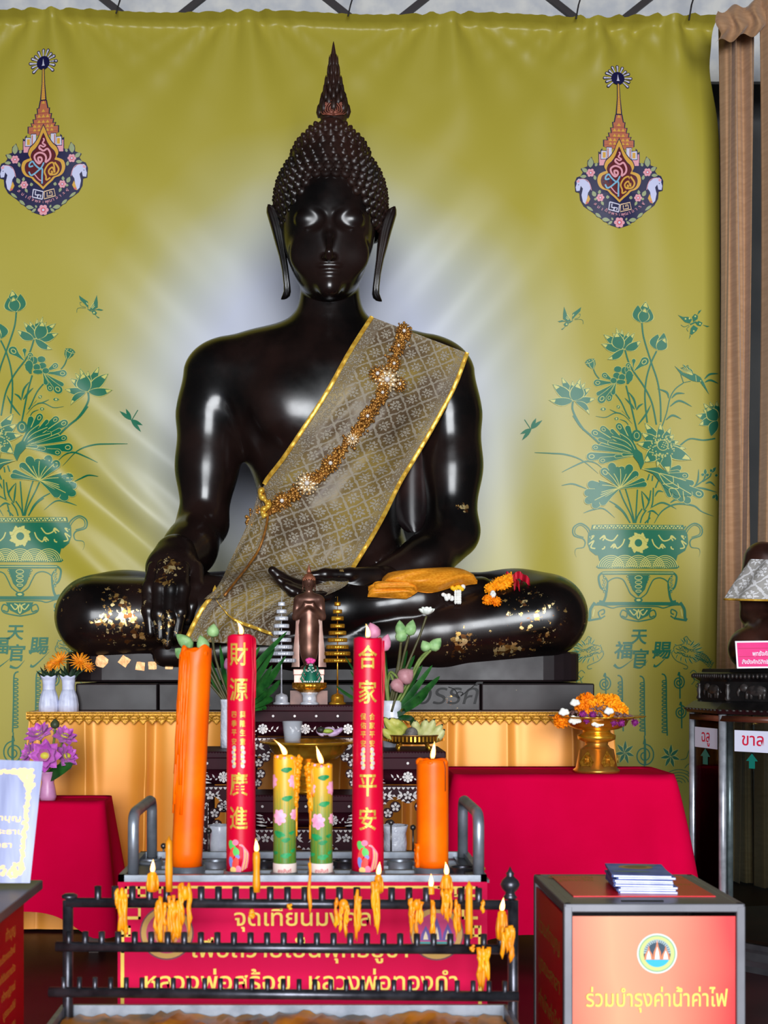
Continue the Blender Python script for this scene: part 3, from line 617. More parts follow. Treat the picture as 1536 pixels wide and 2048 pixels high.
    for k, ch in enumerate(W_):
        a = math.radians(212-k*(212-(-32))/14); a = -a
        u = k/14; cx, cy = 415+u*690, 1115+155*math.sin(PI*u)**.9; sl = .55*math.cos(PI*u)
        vs, fs = text2d(ch, 66, bold=.3); ca, sa = math.cos(sl), math.sin(sl)
        for f in fs: poly([e.T((cx+vs[i][0]*ca+vs[i][1]*sa, cy+vs[i][0]*sa-vs[i][1]*ca)) for i in f], PK)
    for k in range(6): a = k*PI/3; e.el((760+48*math.cos(a), 1360+48*math.sin(a)), 28, 28, PK, 0, 10)
    e.el((760, 1360), 34, 34, 12); e.el((760, 1360), 18, 18, WH)
mirror = lambda q: (1366.5-1.04*q[0], 1.0206*q[1]-36.6)
vase_art(None); vase_art(mirror); writing(1276.6, 0, 1); writing(28, -9, 1.03)
emblem(None); emblem(lambda q: (85+(q[0]-1239)*1.02, 1.0206*q[1]-36.6))
from mathutils.geometry import tessellate_polygon
def lay_art():
    bm = bmesh.new(); lay = bm.verts.layers.float.new('o')
    for (pts, mi, _), order in zip(ART, orders()):
        pts = [(min(max(x, BX0+.01), BX1-.004), z) for x, z in pts]
        if max(p[0] for p in pts)-min(p[0] for p in pts) < 1e-4 and len(pts) > 4: continue
        vs = [bm.verts.new((p[0], 0, p[1])) for p in pts]
        for v in vs: v[lay] = order
        for tr in ([(0, 1, 2)] if len(pts) == 3 else tessellate_polygon([[Vector((p[0], p[1], 0)) for p in pts]])):
            try: f = bm.faces.new([vs[i] for i in tr]); f.material_index = mi
            except ValueError: pass
    for _ in range(5):
        es = [e for e in bm.edges if e.calc_length() > .032]
        if not es: break
        bmesh.ops.subdivide_edges(bm, edges=es, cuts=1); bmesh.ops.triangulate(bm, faces=[f for f in bm.faces if len(f.verts) > 3])
    bm.normal_update(); flip = [f for f in bm.faces if f.normal.y > 0]
    for f in flip: f.normal_flip()
    out = []
    bm.verts.index_update()
    for v in bm.verts: out.append((v.co.x, YW+fold(v.co.x, v.co.z)-.005-v[lay]*.0002, v.co.z))
    k = len(bn.v); bn.v += out
    for f in bm.faces: bn.f.append(tuple(k+v.index for v in f.verts)); bn.m.append(f.material_index); bn.sm.append(True)
    bm.free()
lay_art()
pm = lambda n, c: mat('print_'+n, c, .4, spec=.5)
banner = bn.build('printed_banner', [BANNER, pm('green', (0, 104, 72)), pm('line', (196, 190, 96)), pm('navy', (22, 20, 66)), pm('gold', (214, 162, 62)), pm('maroon', (92, 16, 26)), pm('white', (208, 204, 224)), pm('pink', (226, 156, 168)), pm('blue', (120, 176, 206)),
                 pm('brown', (184, 104, 72)), pm('redline', (150, 66, 60)), pm('leaf', (150, 160, 118)), pm('rose', (206, 90, 104)), pm('horse', (198, 200, 232)), pm('tile', (220, 186, 150))], fix=False)
tag(banner, 'yellow printed banner with pale centre, green lotus vases and crests, behind the statue', 'banner')
ROPE = mat('dark_string', (40, 36, 36), .7)
for i, px in enumerate((232, 696, 1152, 1378)):
    o = MB().tube([at(px, 24+px*.012, YW-.01), at(px+5, 10, YW), at(px+10, -6, YW+.25), at(px+12, -40, YW+1.1)], .006, 6).build('tie_string', ROPE, banner)
# ------------------------------------------------------------------ curtains at the right edge
def curtain(name, x0, x1, y, z0, z1, nf, amp, m, label, lean=0, seed=1):
    rnd = random.Random(seed); n = 24*nf; rows = []
    ph = [rnd.random()*6 for _ in range(4)]
    for j in range(28):
        t = j/27; z = z1+(z0-z1)*t; row = []
        for i in range(n+1):
            u = i/n; x = x0+(x1-x0)*u+lean*t
            d = amp*math.sin(2*PI*nf*u+ph[0]+.5*math.sin(2*t+ph[1]))+amp*.4*math.sin(2*PI*nf*2.3*u+ph[2]+t)
            row.append((x+.02*math.sin(5*t+9*u), y+d*(.7+.3*t), z))
        rows.append(row)
    mb = MB().grid(rows); mb.grid([[(p[0], p[1]+.012, p[2]) for p in r] for r in rows])
    return tag(mb.build(name, m), label, 'curtain')
VELVET = varied('brown_velvet', (164, 124, 90), (176, 136, 102), 9, .75, spec=.2, b=.2, bd=.004, vec=(1, 1, 6), sheen=.3)
curtain('velvet_curtain', X_(1441, 9.25), X_(1508, 9.25), 9.25, .012, Z_(28, 9.25), 3, .05, VELVET, 'brown velvet curtain panel hanging right beside the yellow banner edge', seed=4)
curtain('velvet_curtain', X_(1506, 9.2), X_(1720, 9.2), 9.05, .012, Z_(-30, 9.1), 6, .055, VELVET, 'outer brown velvet curtain panel behind the glass cabinet, at the picture edge', seed=9)
sw = MB(); rows = []
for j in range(9):
    row = []
    for i in range(25): u = i/24; row.append(at(1436+u*110-6*math.sin(j*.9), 22+j*8-u*26+6*math.sin(u*16+j*.4), 9.05-.06*math.sin(PI*j/8)-.03*math.sin(u*20)))
    rows.append(row)
sw.grid(rows)
tag(sw.build('curtain_swag', VELVET), 'gathered brown velvet swag at the top of the curtain', 'curtain')
# ------------------------------------------------------------------ the seated statue
def lacquer(name, c1, c2, rough, leaf=0, lscale=9, lo=.60):
    """black lacquer with rubbed brown patches; leaf>0 adds flakes of gold leaf gathered around the given spots"""
    m = mat(name, c1, rough, spec=.5)
    v = tex(m); b = bsdf(m); n1 = noise(m, v, 2.2, 4); base = ramp(m, n1, [(.4, rgb(*c1)), (.7, rgb(*c2))])
    rr = ramp(m, noise(m, v, 5, 4), [(.3, (rough-.05,)*3), (.7, (rough+.1,)*3)])
    if leaf:
        mask = None
        for (p, r) in leaf:
            d = nd(m, 'ShaderNodeVectorMath'); d.operation = 'DISTANCE'; lk(m, v, d.inputs[0]); d.inputs[1].default_value = p
            k = mth(m, 'SUBTRACT', 1, mth(m, 'DIVIDE', d.outputs['Value'], r)); k = mth(m, 'MAXIMUM', k, 0)
            mask = k if mask is None else mth(m, 'MAXIMUM', mask, k)
        vo = nd(m, 'ShaderNodeTexVoronoi'); vo.feature = 'F1'; vo.inputs['Scale'].default_value = 44; lk(m, v, vo.inputs['Vector'])
        cell = nd(m, 'ShaderNodeSeparateColor'); lk(m, vo.outputs['Color'], cell.inputs[0])
        nn = noise(m, v, 38, 4, .75); n3 = noise(m, v, lscale, 5, .75)
        s = mth(m, 'ADD', mth(m, 'MULTIPLY', mask, .34), mth(m, 'ADD', mth(m, 'MULTIPLY', cell.outputs[0], .16), mth(m, 'ADD', mth(m, 'MULTIPLY', nn, .34), mth(m, 'MULTIPLY', n3, .46))))
        s = mth(m, 'MULTIPLY', s, mth(m, 'GREATER_THAN', mask, .02))
        f = ramp(m, s, [(lo, (0, 0, 0, 1)), (lo+.025, (1, 1, 1, 1))])
        tint = ramp(m, cell.outputs[1], [(.25, rgb(112, 70, 36)), (.55, rgb(214, 168, 92)), (.8, rgb(255, 226, 160))])
        base = mixc(m, f, base, tint); lk(m, mth(m, 'MULTIPLY', f, .85), b.inputs['Metallic'])
        rr = mixc(m, f, rr, (.38, .38, .38, 1))
    lk(m, base, b.inputs['Base Color']); lk(m, rr, b.inputs['Roughness']); return m
YB, YH = 8.5, 8.38
def pp(x, y, Y): return tuple(at(x, y, Y))
def rp(r, Y): return r*Y/K
def cn(P, a, b): return cone(P, pp(*a[:3]), pp(*b[:3]), rp(a[3], a[2]), rp(b[3], b[2]))
def chn(P, pts, k=.04): return chain(P, [(pp(*q[:3]), rp(q[3], q[2])) for q in pts], k)
def el(P, c, r, Yr=None, R=None):
    Y = c[2]; return ell(P, pp(*c), (rp(r[0], Y), r[1], rp(r[2], Y)), R)
def sdf_torso(P):
    d = el(P, (657, 815, 8.52), (196, .42, 175))
    d = smin(d, el(P, (660, 1000, 8.55), (142, .40, 215)), .22)
    d = smin(d, el(P, (655, 1110, 8.5), (160, .45, 90)), .15)
    d = smin(d, cn(P, (520, 765, 8.5, 92), (795, 765, 8.5, 92)), .16)
    d = smin(d, el(P, (575, 815, 8.2), (62, .10, 60)), .12)
    d = smin(d, el(P, (735, 815, 8.2), (62, .10, 60)), .12)
    d = smin(d, chn(P, [(657, 722, 8.5, 96), (660, 640, 8.45, 62), (660, 590, 8.43, 60)], .06), .13)
    d = smin(d, chn(P, [(600, 706, 8.5, 52), (470, 748, 8.5, 70)], .05), .12)
    d = smin(d, chn(P, [(715, 706, 8.5, 50), (845, 742, 8.5, 70)], .05), .12)
    return d
def sdf_body(P):
    d = sdf_torso(P)
    ra = chn(P, [(436, 754, 8.5, 70), (420, 830, 8.49, 56), (414, 930, 8.47, 52), (408, 1045, 8.42, 49)], .16)
    la = chn(P, [(880, 754, 8.5, 70), (896, 830, 8.49, 56), (902, 930, 8.47, 52), (902, 1055, 8.4, 53)], .16)
    d = smin(d, smin(ra, la, .02), .09)
    rf = chn(P, [(403, 1050, 8.42, 50), (380, 1098, 8.2, 48), (352, 1130, 8.0, 46)], .1)
    lf = chn(P, [(905, 1066, 8.4, 54), (850, 1122, 8.2, 48), (752, 1163, 8.02, 32)], .08)
    d = smin(d, smin(rf, lf, .02), .05)
    # legs
    lap = el(P, (640, 1235, 8.55), (330, .62, 88))
    rt = chn(P, [(560, 1225, 8.6, 84), (250, 1232, 8.14, 84), (192, 1232, 8.1, 82)], .1)
    rs = chn(P, [(194, 1236, 7.99, 82), (420, 1232, 7.985, 74), (680, 1222, 7.93, 58), (840, 1200, 7.93, 46), (960, 1186, 7.98, 33)], .1)
    lt = chn(P, [(720, 1225, 8.6, 82), (1030, 1229, 8.14, 84), (1092, 1229, 8.1, 82)], .1)
    ls = chn(P, [(1090, 1234, 7.98, 82), (880, 1264, 7.98, 72), (740, 1284, 7.95, 58), (600, 1298, 7.92, 42), (330, 1309, 7.92, 26)], .05)
    legs = smin(lap, smin(rt, lt, .1), .1)
    legs = smin(legs, ls, .05); legs = smin(legs, rs, .012)
    return smin(d, legs, .02)
def sdf_hand_r(P):
    Y = 7.86
    d = ell(P, pp(345, 1136, 7.95), (rp(54, 7.9), .13, rp(44, 7.9)))
    d = smin(d, cn(P, (352, 1112, 8.02, 44), (345, 1138, 7.95, 44)), .05)
    tips = [((308, 1136, 7.86, 13), (300, 1176, 7.79, 15), (297, 1222, 7.745, 13.5), (301, 1266, 7.73, 9)),
            ((326, 1132, 7.83, 13), (321, 1176, 7.76, 15.5), (318, 1228, 7.705, 14), (320, 1276, 7.70, 9.5)),
            ((346, 1132, 7.82, 13.5), (342, 1178, 7.75, 16), (339, 1236, 7.69, 14.5), (335, 1290, 7.69, 9.5)),
            ((366, 1136, 7.84, 13), (364, 1176, 7.76, 15), (361, 1224, 7.705, 13.5), (353, 1272, 7.70, 9))]
    for t in tips: d = smin(d, chn(P, t, .02), .008)
    th = chn(P, [(390, 1136, 7.93, 17), (394, 1176, 7.84, 16), (384, 1212, 7.77, 13), (376, 1242, 7.74, 9)], .02)
    return smin(d, th, .02)
def sdf_hand_l(P):
    d = chn(P, [(770, 1162, 8.0, 32), (715, 1172, 7.9, 26), (640, 1180, 7.84, 23)], .04)
    for q in ([(640, 1176, 7.88, 14), (592, 1172, 7.84, 14), (560, 1155, 7.82, 12), (545, 1141, 7.80, 9)],
              [(640, 1184, 7.83, 13), (600, 1184, 7.79, 13), (574, 1172, 7.77, 12), (558, 1160, 7.76, 8)],
              [(650, 1190, 7.80, 12), (612, 1192, 7.76, 12), (585, 1183, 7.74, 11), (572, 1174, 7.73, 8)],
              [(660, 1194, 7.78, 11), (630, 1197, 7.74, 11), (606, 1192, 7.72, 9)]):
        d = smin(d, chn(P, q, .015), .012)
    return smin(d, chn(P, [(752, 1152, 7.93, 20), (700, 1150, 7.84, 14), (650, 1149, 7.80, 12), (622, 1151, 7.79, 8)], .02), .012)
def sdf_head(P):
    Y = YH; q = lambda v: v*Y/K
    d = el(P, (658, 425, Y), (95, .33, 118))                                   # skull
    d = smin(d, el(P, (657, 470, Y-.06), (91, .28, 108)), .05)                 # face
    d = smin(d, el(P, (658, 540, Y-.11), (62, .22, 66)), .1)                   # jaw
    d = smin(d, el(P, (659, 574, Y-.262), (22, .062, 22)), .06)                # chin
    d = smin(d, chn(P, [(660, 560, 8.42, 58), (660, 660, 8.46, 66)], .05), .02)
    F = 8.075
    for sx in (-1, 1):
        e = lambda x, y, yy: (659+sx*x, y, yy)
        brow = chn(P, [(*e(4, 452, F-.02), 3.5), (*e(11, 427, F-.012), 4.5), (*e(34, 405, F+.02), 5), (*e(62, 410, F+.09), 4), (*e(80, 430, F+.16), 2.5)], .015)
        d = smin(d, brow, .022)
        d = smax(d, -el(P, e(42, 437, F-.03), (31, .03, 20)), .03)              # socket
        d = smin(d, el(P, e(42, 439, F+.046), (28, .056, 22)), .014)             # eyeball under the lid
        lid = chn(P, [(*e(18, 449, F+.018), 1.8), (*e(32, 458, F+.002), 2.4), (*e(46, 459, F+.006), 2.4), (*e(68, 443, F+.066), 1.8)], .006)
        d = smin(d, lid, .006)
        d = smin(d, el(P, e(48, 510, F+.085), (30, .06, 34)), .06)              # cheek
    nose = chn(P, [(659, 430, F+.012, 5), (659, 470, F-.04, 5.5), (658, 504, F-.086, 6.5), (658, 514, F-.072, 7)], .02)
    d = smin(d, nose, .034)
    for sx in (-1, 1): d = smin(d, el(P, (658+sx*9, 514, F-.04), (6, .028, 5)), .02)
    lip = chn(P, [(624, 536, F+.034, 2.5), (642, 531, F-.014, 5), (659, 533, F-.034, 7), (676, 531, F-.014, 5), (694, 536, F+.034, 2.5)], .02)
    low = chn(P, [(628, 540, F+.036, 2.5), (645, 546, F-.006, 5), (659, 548, F-.022, 7), (673, 546, F-.006, 5), (690, 540, F+.036, 2.5)], .02)
    lip = smin(el(P, (650, 532, F-.002), (15, .03, 5.2)), el(P, (668, 532, F-.002), (15, .03, 5.2)), .012); low = el(P, (659, 546.5, F+.006), (21, .03, 6.2))
    d = smin(d, lip, .014); d = smin(d, low, .014)
    return d
def sdf_hair(P):
    Y = YH
    d = el(P, (660, 405, Y+.05), (106, .37, 118))
    d = smin(d, el(P, (661, 330, Y+.05), (72, .27, 70)), .1)
    d = smin(d, el(P, (663, 275, Y+.05), (36, .125, 40)), .08)
    # hairline: the face opening is cut away
    X, Z = P[:, 0], P[:, 2]
    ux = (X-X_(659, 8.1))/rp(90, 8.1); zc = Z_(352, 8.1)-rp(95, 8.1)*np.clip(np.abs(ux), 0, 1.2)**2.6
    cut = np.maximum(Z-zc, 0)*0+np.where(P[:, 1] < Y+.02, zc-Z, 1.0)
    return smax(d, np.minimum(cut, .3), .01)
lac_p = [((X_(250, 7.9), 7.8, Z_(1235, 7.9)), .42), ((X_(160, 8), 7.95, Z_(1205, 8)), .30), ((X_(345, 7.9), 7.75, Z_(1140, 7.9)), .22), ((X_(335, 7.8), 7.7, Z_(1255, 7.8)), .24),
         ((X_(1060, 7.9), 7.85, Z_(1240, 7.9)), .42), ((X_(1150, 8), 8.0, Z_(1230, 8)), .32), ((X_(920, 7.9), 7.75, Z_(1290, 7.9)), .30), ((X_(1010, 7.9), 7.8, Z_(1300, 7.9)), .25),
         ((X_(680, 7.8), 7.7, Z_(1152, 7.8)), .2), ((X_(935, 8.2), 8.25, Z_(1010, 8.2)), .1)]
LAC = lacquer('black_lacquer_gold', (9, 7, 7), (36, 22, 19), .22, leaf=lac_p, lo=.765)
LACH = lacquer('brown_black_curls', (20, 13, 11), (50, 28, 22), .36)
LACF = lacquer('copper_flame', (20, 12, 10), (58, 34, 26), .42)
ZT = Z_(1425, 7.6)                                                         # top of the skirted platform
statue = thing('buddha_statue', 'huge black lacquered seated statue with gold leaf flakes on its knees, on the dark pedestal', 'statue', (X_(650, 8.4), 8.4, 0))
def kid(o, root): o.parent = root; o.matrix_parent_inverse = Matrix.Translation(root.location).inverted(); return o
HB = .021
mb = nets_mb(sdf_body, (X_(60, 8.4), 7.5, Z_(1370, 7.8)), (X_(1235, 8.4), 9.4, Z_(585, 8.4)), HB, 3)
mb.join(nets_mb(sdf_head, (X_(545, 8.4), 7.85, Z_(665, 8.4)), (X_(772, 8.4), 8.8, Z_(300, 8.4)), .0085, 2))
mb.join(nets_mb(sdf_hand_r, (X_(275, 7.9), 7.6, Z_(1320, 7.9)), (X_(425, 8), 8.15, Z_(1065, 7.9)), .0085, 1))
mb.join(nets_mb(sdf_hand_l, (X_(520, 7.9), 7.62, Z_(1225, 7.9)), (X_(812, 8), 8.16, Z_(1115, 8)), .0085, 1))
# ears: long blades that hang clear of the neck
ER = [(413, 535, 540), (417, 533, 551), (426, 533, 558), (440, 537, 564), (460, 543, 569), (490, 551, 572), (515, 558, 574), (545, 564, 578), (572, 567, 581), (584, 567, 582), (592, 564, 580), (597, 562, 574), (599, 562, 568)]
for sx in (-1, 1):
    rows = []
    for i, (y, a, b) in enumerate(ER):
        if sx > 0: a, b = 1326-b, 1326-a; y += 4
        p = at((a+b)/2, y, YH-.02*min(1, i/6)); hw = (b-a)/2*YH/K; dp = .055 if i < 9 else .055-.012*(i-8)
        rows.append([p+Vector((hw*math.cos(t), dp*math.sin(t)*(1-.35*math.exp(-(math.cos(t)/.35)**2)), 0)) for t in [2*PI*k/18 for k in range(18)]])
    mb.grid(rows, 0, True, True, True)
kid(mb.build('body', LAC, fix=False), statue)
# curls: rows of small snail-shell knobs over the scalp
hb = nets_mb(sdf_hair, (X_(535, 8.4), 7.85, Z_(470, 8.3)), (X_(785, 8.5), 8.95, Z_(238, 8.4)), .016, 0)
def curl(mb, p, n, r):
    M = Vector(n).to_track_quat('Z', 'Y').to_matrix().to_4x4()
    mb.lathe([(r*1.0, -.3*r), (r*1.02, .25*r), (r*.8, .62*r), (r*.55, .72*r), (r*.5, .95*r), (r*.2, 1.25*r), (.001, 1.3*r)], p, 8, 0, True, M, cap=False)
P0, F0 = np.array(hb.v), np.array(hb.f)
e = .01; g = lambda p: np.stack([sdf_hair((p+np.eye(3)[i]*e).astype(np.float32))-sdf_hair(p.astype(np.float32)) for i in range(3)], 1)/e
cz = np.linspace(Z_(249, 8.3), Z_(462, 8.3), 70); cl = MB(); c0 = np.array([X_(661, 8.4), YH+.05])
prev = None; ri = 0
for z in cz:
    lo_, hi_ = np.zeros(60), np.full(60, .6); an = np.linspace(0, 2*PI, 60, endpoint=False)
    dirs = np.stack([np.cos(an), np.sin(an)], 1)
    zz = max(z, Z_(440, 8.3))
    env = lambda r: np.minimum(np.minimum(ell(np.c_[c0+dirs*r[:, None], np.full(60, zz)].astype(np.float32), (c0[0], c0[1], Z_(405, YH)), (rp(106, YH), .37, rp(118, YH))),
                    ell(np.c_[c0+dirs*r[:, None], np.full(60, zz)].astype(np.float32), (c0[0], c0[1], Z_(330, YH)), (rp(76, YH), .28, rp(72, YH)))),
                    ell(np.c_[c0+dirs*r[:, None], np.full(60, zz)].astype(np.float32), (c0[0], c0[1], Z_(275, YH)), (rp(40, YH), .13, rp(42, YH))))
    for _ in range(18):
        mid = (lo_+hi_)/2; ins = env(mid) < -.004; lo_ = np.where(ins, mid, lo_); hi_ = np.where(ins, hi_, mid)
    R = lo_.mean()
    if R < .02 or (prev and math.hypot(R-prev[0], z-prev[1]) < .045): continue
    prev = (R, z); ri += 1; i = ri
    nn_ = max(5, int(2*PI*R/.055)); 
    for k in range(nn_):
        a = 2*PI*(k+.5*(i % 2))/nn_; r = np.interp(a % (2*PI), an, lo_, period=2*PI)
        p = np.array([c0[0]+r*math.cos(a), c0[1]+r*math.sin(a), z])
        front = p[1] < YH-.02
        u = (p[0]-X_(659, 8.1))/rp(90, 8.1); zl = Z_(352, 8.1)-rp(95, 8.1)*min(abs(u), 1.2)**2.6
        if front and z < zl-.012: continue
        if p[1] > YH+.3: continue
        nrm = Vector((math.cos(a), math.sin(a), .25+1.2*max(0, (z-Z_(380, YH))/.5)))
        curl(cl, p, nrm, .033)
hb.join(cl); kid(hb.build('hair', LACH, fix=False), statue)
# flame finial with wrapped tongues and a spiral on the bulb
fl = MB(); fc = at(667, 251, YH+.05); s_ = YH/K
prof = [(16, 2), (24, -6), (27.5, -16), (27, -28), (24, -40), (21, -52), (18, -66), (14.5, -84), (11, -104), (8, -124), (5, -144), (2.5, -160), (.6, -169)]
fl.lathe([(r*s_, -z*s_) for r, z in prof], fc, 28, 0, fn=lambda a, z: 1+.05*math.cos(9*a+z*26))
for j, (r, z) in enumerate(prof[3:10]):
    for k in range(8):
        a = 2*PI*(k+.5*(j % 2))/8; r1 = r*s_; zz = -z*s_
        fl.tube([fc+Vector((math.cos(a)*r1*.9, math.sin(a)*r1*.9, zz-.03)), fc+Vector((math.cos(a)*r1*1.04, math.sin(a)*r1*1.04, zz)), fc+Vector((math.cos(a)*r1*1.06, math.sin(a)*r1*1.06, zz+.035)), fc+Vector((math.cos(a)*r1*1.02, math.sin(a)*r1*1.02, zz+.055))], [r1*.3, r1*.28, r1*.16, .001], 6, 0)
kid(fl.build('flame_finial', LACF), statue)
sp = MB()
def fr(x, z):                                                              # front of the bulb
    r = np.interp(z, [p[1] for p in prof][::-1], [p[0] for p in prof][::-1]); r = r*s_+.010
    x = max(-.97*r, min(.97*r, x*s_)); return fc+Vector((x, -math.sqrt(max(r*r-x*x, 1e-6)), -z*s_))
for k in range(1, 7):
    w_ = k*4.2
    pts = [(-w_*math.sin(t)*(1 if t > .9 else t/.9), -20+(.62*w_ if w_ < 18 else 11)*math.cos(t)*(-1 if False else 1)*(1 if math.cos(t) > 0 else 1.9)) for t in [0, .5, 1, 1.5, 2, 2.5, 2.9]]
    for sg in (-1, 1): sp.tube([fr(sg*x, z) for x, z in pts], [.0045]*6+[.002], 6, 0)
sp.tube([fr(2.2*t/3*math.cos(t), -20+2.2*t/3*math.sin(t)*1.3) for t in np.linspace(.5, 11, 40)], .004, 6)
kid(sp.build('finial_spiral', varied('copper_rub', (150, 84, 66), (110, 60, 46), 40, .4, .3)), statue)
# flat robe end by the left arm
rf = MB(); rows = []
for y in (840, 900, 960, 1010, 1040, 1056, 1064):
    w0 = {1040: 4, 1056: 14, 1064: 26}.get(y, 0); row = []
    for t in np.linspace(0, 1, 7): row.append(at(790+w0+t*(70-1.6*w0), y, 8.43-.05*math.sin(t*PI)-(y-868)*.0003))
    rows.append(row)
rf.grid(rows); rf.join(MB().grid([[p+Vector((0, .03, 0)) for p in r] for r in rows]))
kid(rf.build('robe_flap', lacquer('flap_lacquer', (20, 12, 13), (48, 28, 26), .3)), statue)
# ------------------------------------------------------------------ pedestal under the statue
ped = thing('statue_pedestal', 'dark lacquered two-step pedestal with engraved script under the seated statue', 'pedestal', (X_(650, 8.4), 8.45, ZT))
SLAB = lacquer('slab_lacquer', (26, 20, 22), (40, 30, 32), .34, leaf=[((X_(400, 7.7), 7.7, Z_(1400, 7.7)), .5), ((X_(1040, 7.7), 7.7, Z_(1340, 7.7)), .45), ((X_(900, 7.7), 7.7, Z_(1400, 7.7)), .35)], lscale=30, lo=.87)
bsdf(SLAB).inputs['Specular IOR Level'].default_value = .28
def rslab(x0, x1, y0, y1, z0, z1, r, bev=.012, n=6):
    pl = []
    for cx, cy, a0 in ((x1-r, y1-r, 0), (x0+r, y1-r, PI/2), (x0+r, y0+r, PI), (x1-r, y0+r, 1.5*PI)):
        pl += [(cx+r*math.cos(a0+t*PI/2/n), cy+r*math.sin(a0+t*PI/2/n)) for t in range(n+1)]
    cx, cy = (x0+x1)/2, (y0+y1)/2; rows = []
    for z, i in ((z0, bev), (z0+bev, 0), (z1-bev, 0), (z1, bev)):
        rows.append([Vector((cx+(x-cx)*(1-i/(x1-cx)), cy+(y-cy)*(1-i/(y1-cy)), z)) for x, y in pl])
    return MB().grid(rows, 0, True, False, True)
zs = Z_(1366, 7.75)
kid(rslab(X_(118, 7.9), X_(1172, 7.9), 7.9, 9.2, zs+.004, Z_(1303, 7.8), .25).build('upper_slab', SLAB), ped)
xs = [X_(150, 7.75), X_(316, 7.75), X_(640, 7.75), X_(962, 7.75), X_(1190, 7.75)]
for a, b in zip(xs[:-1], xs[1:]):
    kid(MB().box(((a+b)/2, 8.5, (ZT+zs)/2), (b-a-.006, 1.5, zs-ZT-.006), 0, bev=.008).build('base_block', SLAB), ped)
en = MB(); put_text(en, 'สวรรค์', lambda x, y: at(878, 1408, 7.7475)+Vector((x+.25*y, -.001, y)), .17)
en.tube([p+Vector((0, 0, 0)) for p in [at(x, y, 7.747) for x, y in bez([(897, 1374), (910, 1380), (918, 1396), (912, 1390), (918, 1384), (926, 1386), (922, 1392), (940, 1378), (952, 1368)], 6)]], .0025, 5)
o = kid(en.build('engraved_script', mat('engraved', (8, 6, 7), .6)), ped); o['label'] = 'dark engraved script on the front block'
GL = varied('gold_leaf', (196, 140, 84), (226, 176, 120), 30, .45, .3, b=.3, bd=.01)
for x, y, r, s in ((203, 1323, .5, 24), (249, 1322, .6, 19), (281, 1332, .12, 17), (305, 1331, -.05, 16), (339, 1331, .06, 15)):
    q = MB(); s = s/2; pts = []
    for k in range(12):
        a = r+PI/4+k*2*PI/12; rr = s*1.15/max(abs(math.cos(a-r)), abs(math.sin(a-r)))*(.9+.16*random.random())*(.72 if s > 10 and k % 3 == 0 else .9)
        pts.append((rr*math.cos(a), rr*math.sin(a)))
    q.prism([(X_(x+p[0], 7.9), Z_(y+p[1]*.95, 7.9)) for p in pts], 7.894, 7.8985)
    kid(q.build('gold_leaf_square', GL), ped)
# ------------------------------------------------------------------ cloth and offerings laid on the statue
def cast(pxy, f=sdf_body, y0=7.4, y1=9.2):
    """depth at which the sight line through each photo point meets the statue (nan = passes by)"""
    p = np.array(pxy, float); d = np.stack([(p[:, 0]-CX)/K, np.ones(len(p)), -(p[:, 1]-HZ)/K], 1); l = np.linalg.norm(d, axis=1)
    Y = np.full(len(p), y0); out = np.full(len(p), np.nan)
    for _ in range(120):
        v = f((np.array([0, 0, H])+d*Y[:, None]).astype(np.float32)); out = np.where(np.isnan(out) & (v < .004), Y, out); Y = Y+np.maximum(v, .003)*.8/l
    out[out > y1] = np.nan; return out
def resample(pts, n):
    c = np.array(bez(pts, 16)); s = np.r_[0, np.cumsum(np.linalg.norm(np.diff(c, axis=0), axis=1))]
    return np.stack([np.interp(np.linspace(0, s[-1], n), s, c[:, k]) for k in range(c.shape[1])], 1)
def drape(L, R, nu, nv, gap, it=60, ripple=None, param=None):
    """a sheet between two edges given in photo points, lying on the statue and stretched over the hollows"""
    if param is None: Lc, Rc = resample(L, nv), resample(R, nv)
    else:
        Lc, Rc = np.array(bez(L, param)), np.array(bez(R, param)); nv = len(Lc)
    u = np.linspace(0, 1, nu)
    P = Lc[:, None]*(1-u[None, :, None])+Rc[:, None]*u[None, :, None]
    hit = cast(P.reshape(-1, 2)).reshape(nv, nu); far = np.where(np.isnan(hit), 9.0, hit)-gap; y = far.copy()
    y = np.where(np.isnan(hit), np.nanmean(hit), y)
    for _ in range(it):
        q = np.pad(y, 1, mode='edge'); a = (q[:-2, 1:-1]+q[2:, 1:-1]+q[1:-1, :-2]+q[1:-1, 2:])/4; y = np.minimum(a, far)
    if ripple is not None: y = y+ripple(u[None, :], np.linspace(0, 1, nv)[:, None])
    W = np.stack([(P[..., 0]-CX)*y/K, y, H-(P[..., 1]-HZ)*y/K], -1); return P, W
SL = [(744, 634), (700, 703), (655, 783), (610, 853), (566, 918), (530, 966), (521, 1000), (500, 1050), (468, 1118), (440, 1172), (402, 1222), (372, 1282)]
SR = [(934, 706), (908, 775), (868, 850), (832, 912), (800, 965), (768, 1030), (737, 1085), (702, 1142), (690, 1172), (620, 1205), (566, 1240), (556, 1292)]
def rip(u, v):
    w = np.clip((v-.45)/.25, 0, 1)
    return -.014*w*np.sin(u*26+v*7)-.010*w*np.sin(u*11-v*9+1)-.004*np.sin(u*40+v*22)*np.clip(1-abs(v-.3)*2, 0, 1)-.004*np.sin((u*1.3+v*3)*14)
SP, SW = drape(SL, SR, 61, 0, .035, 90, rip, param=12)
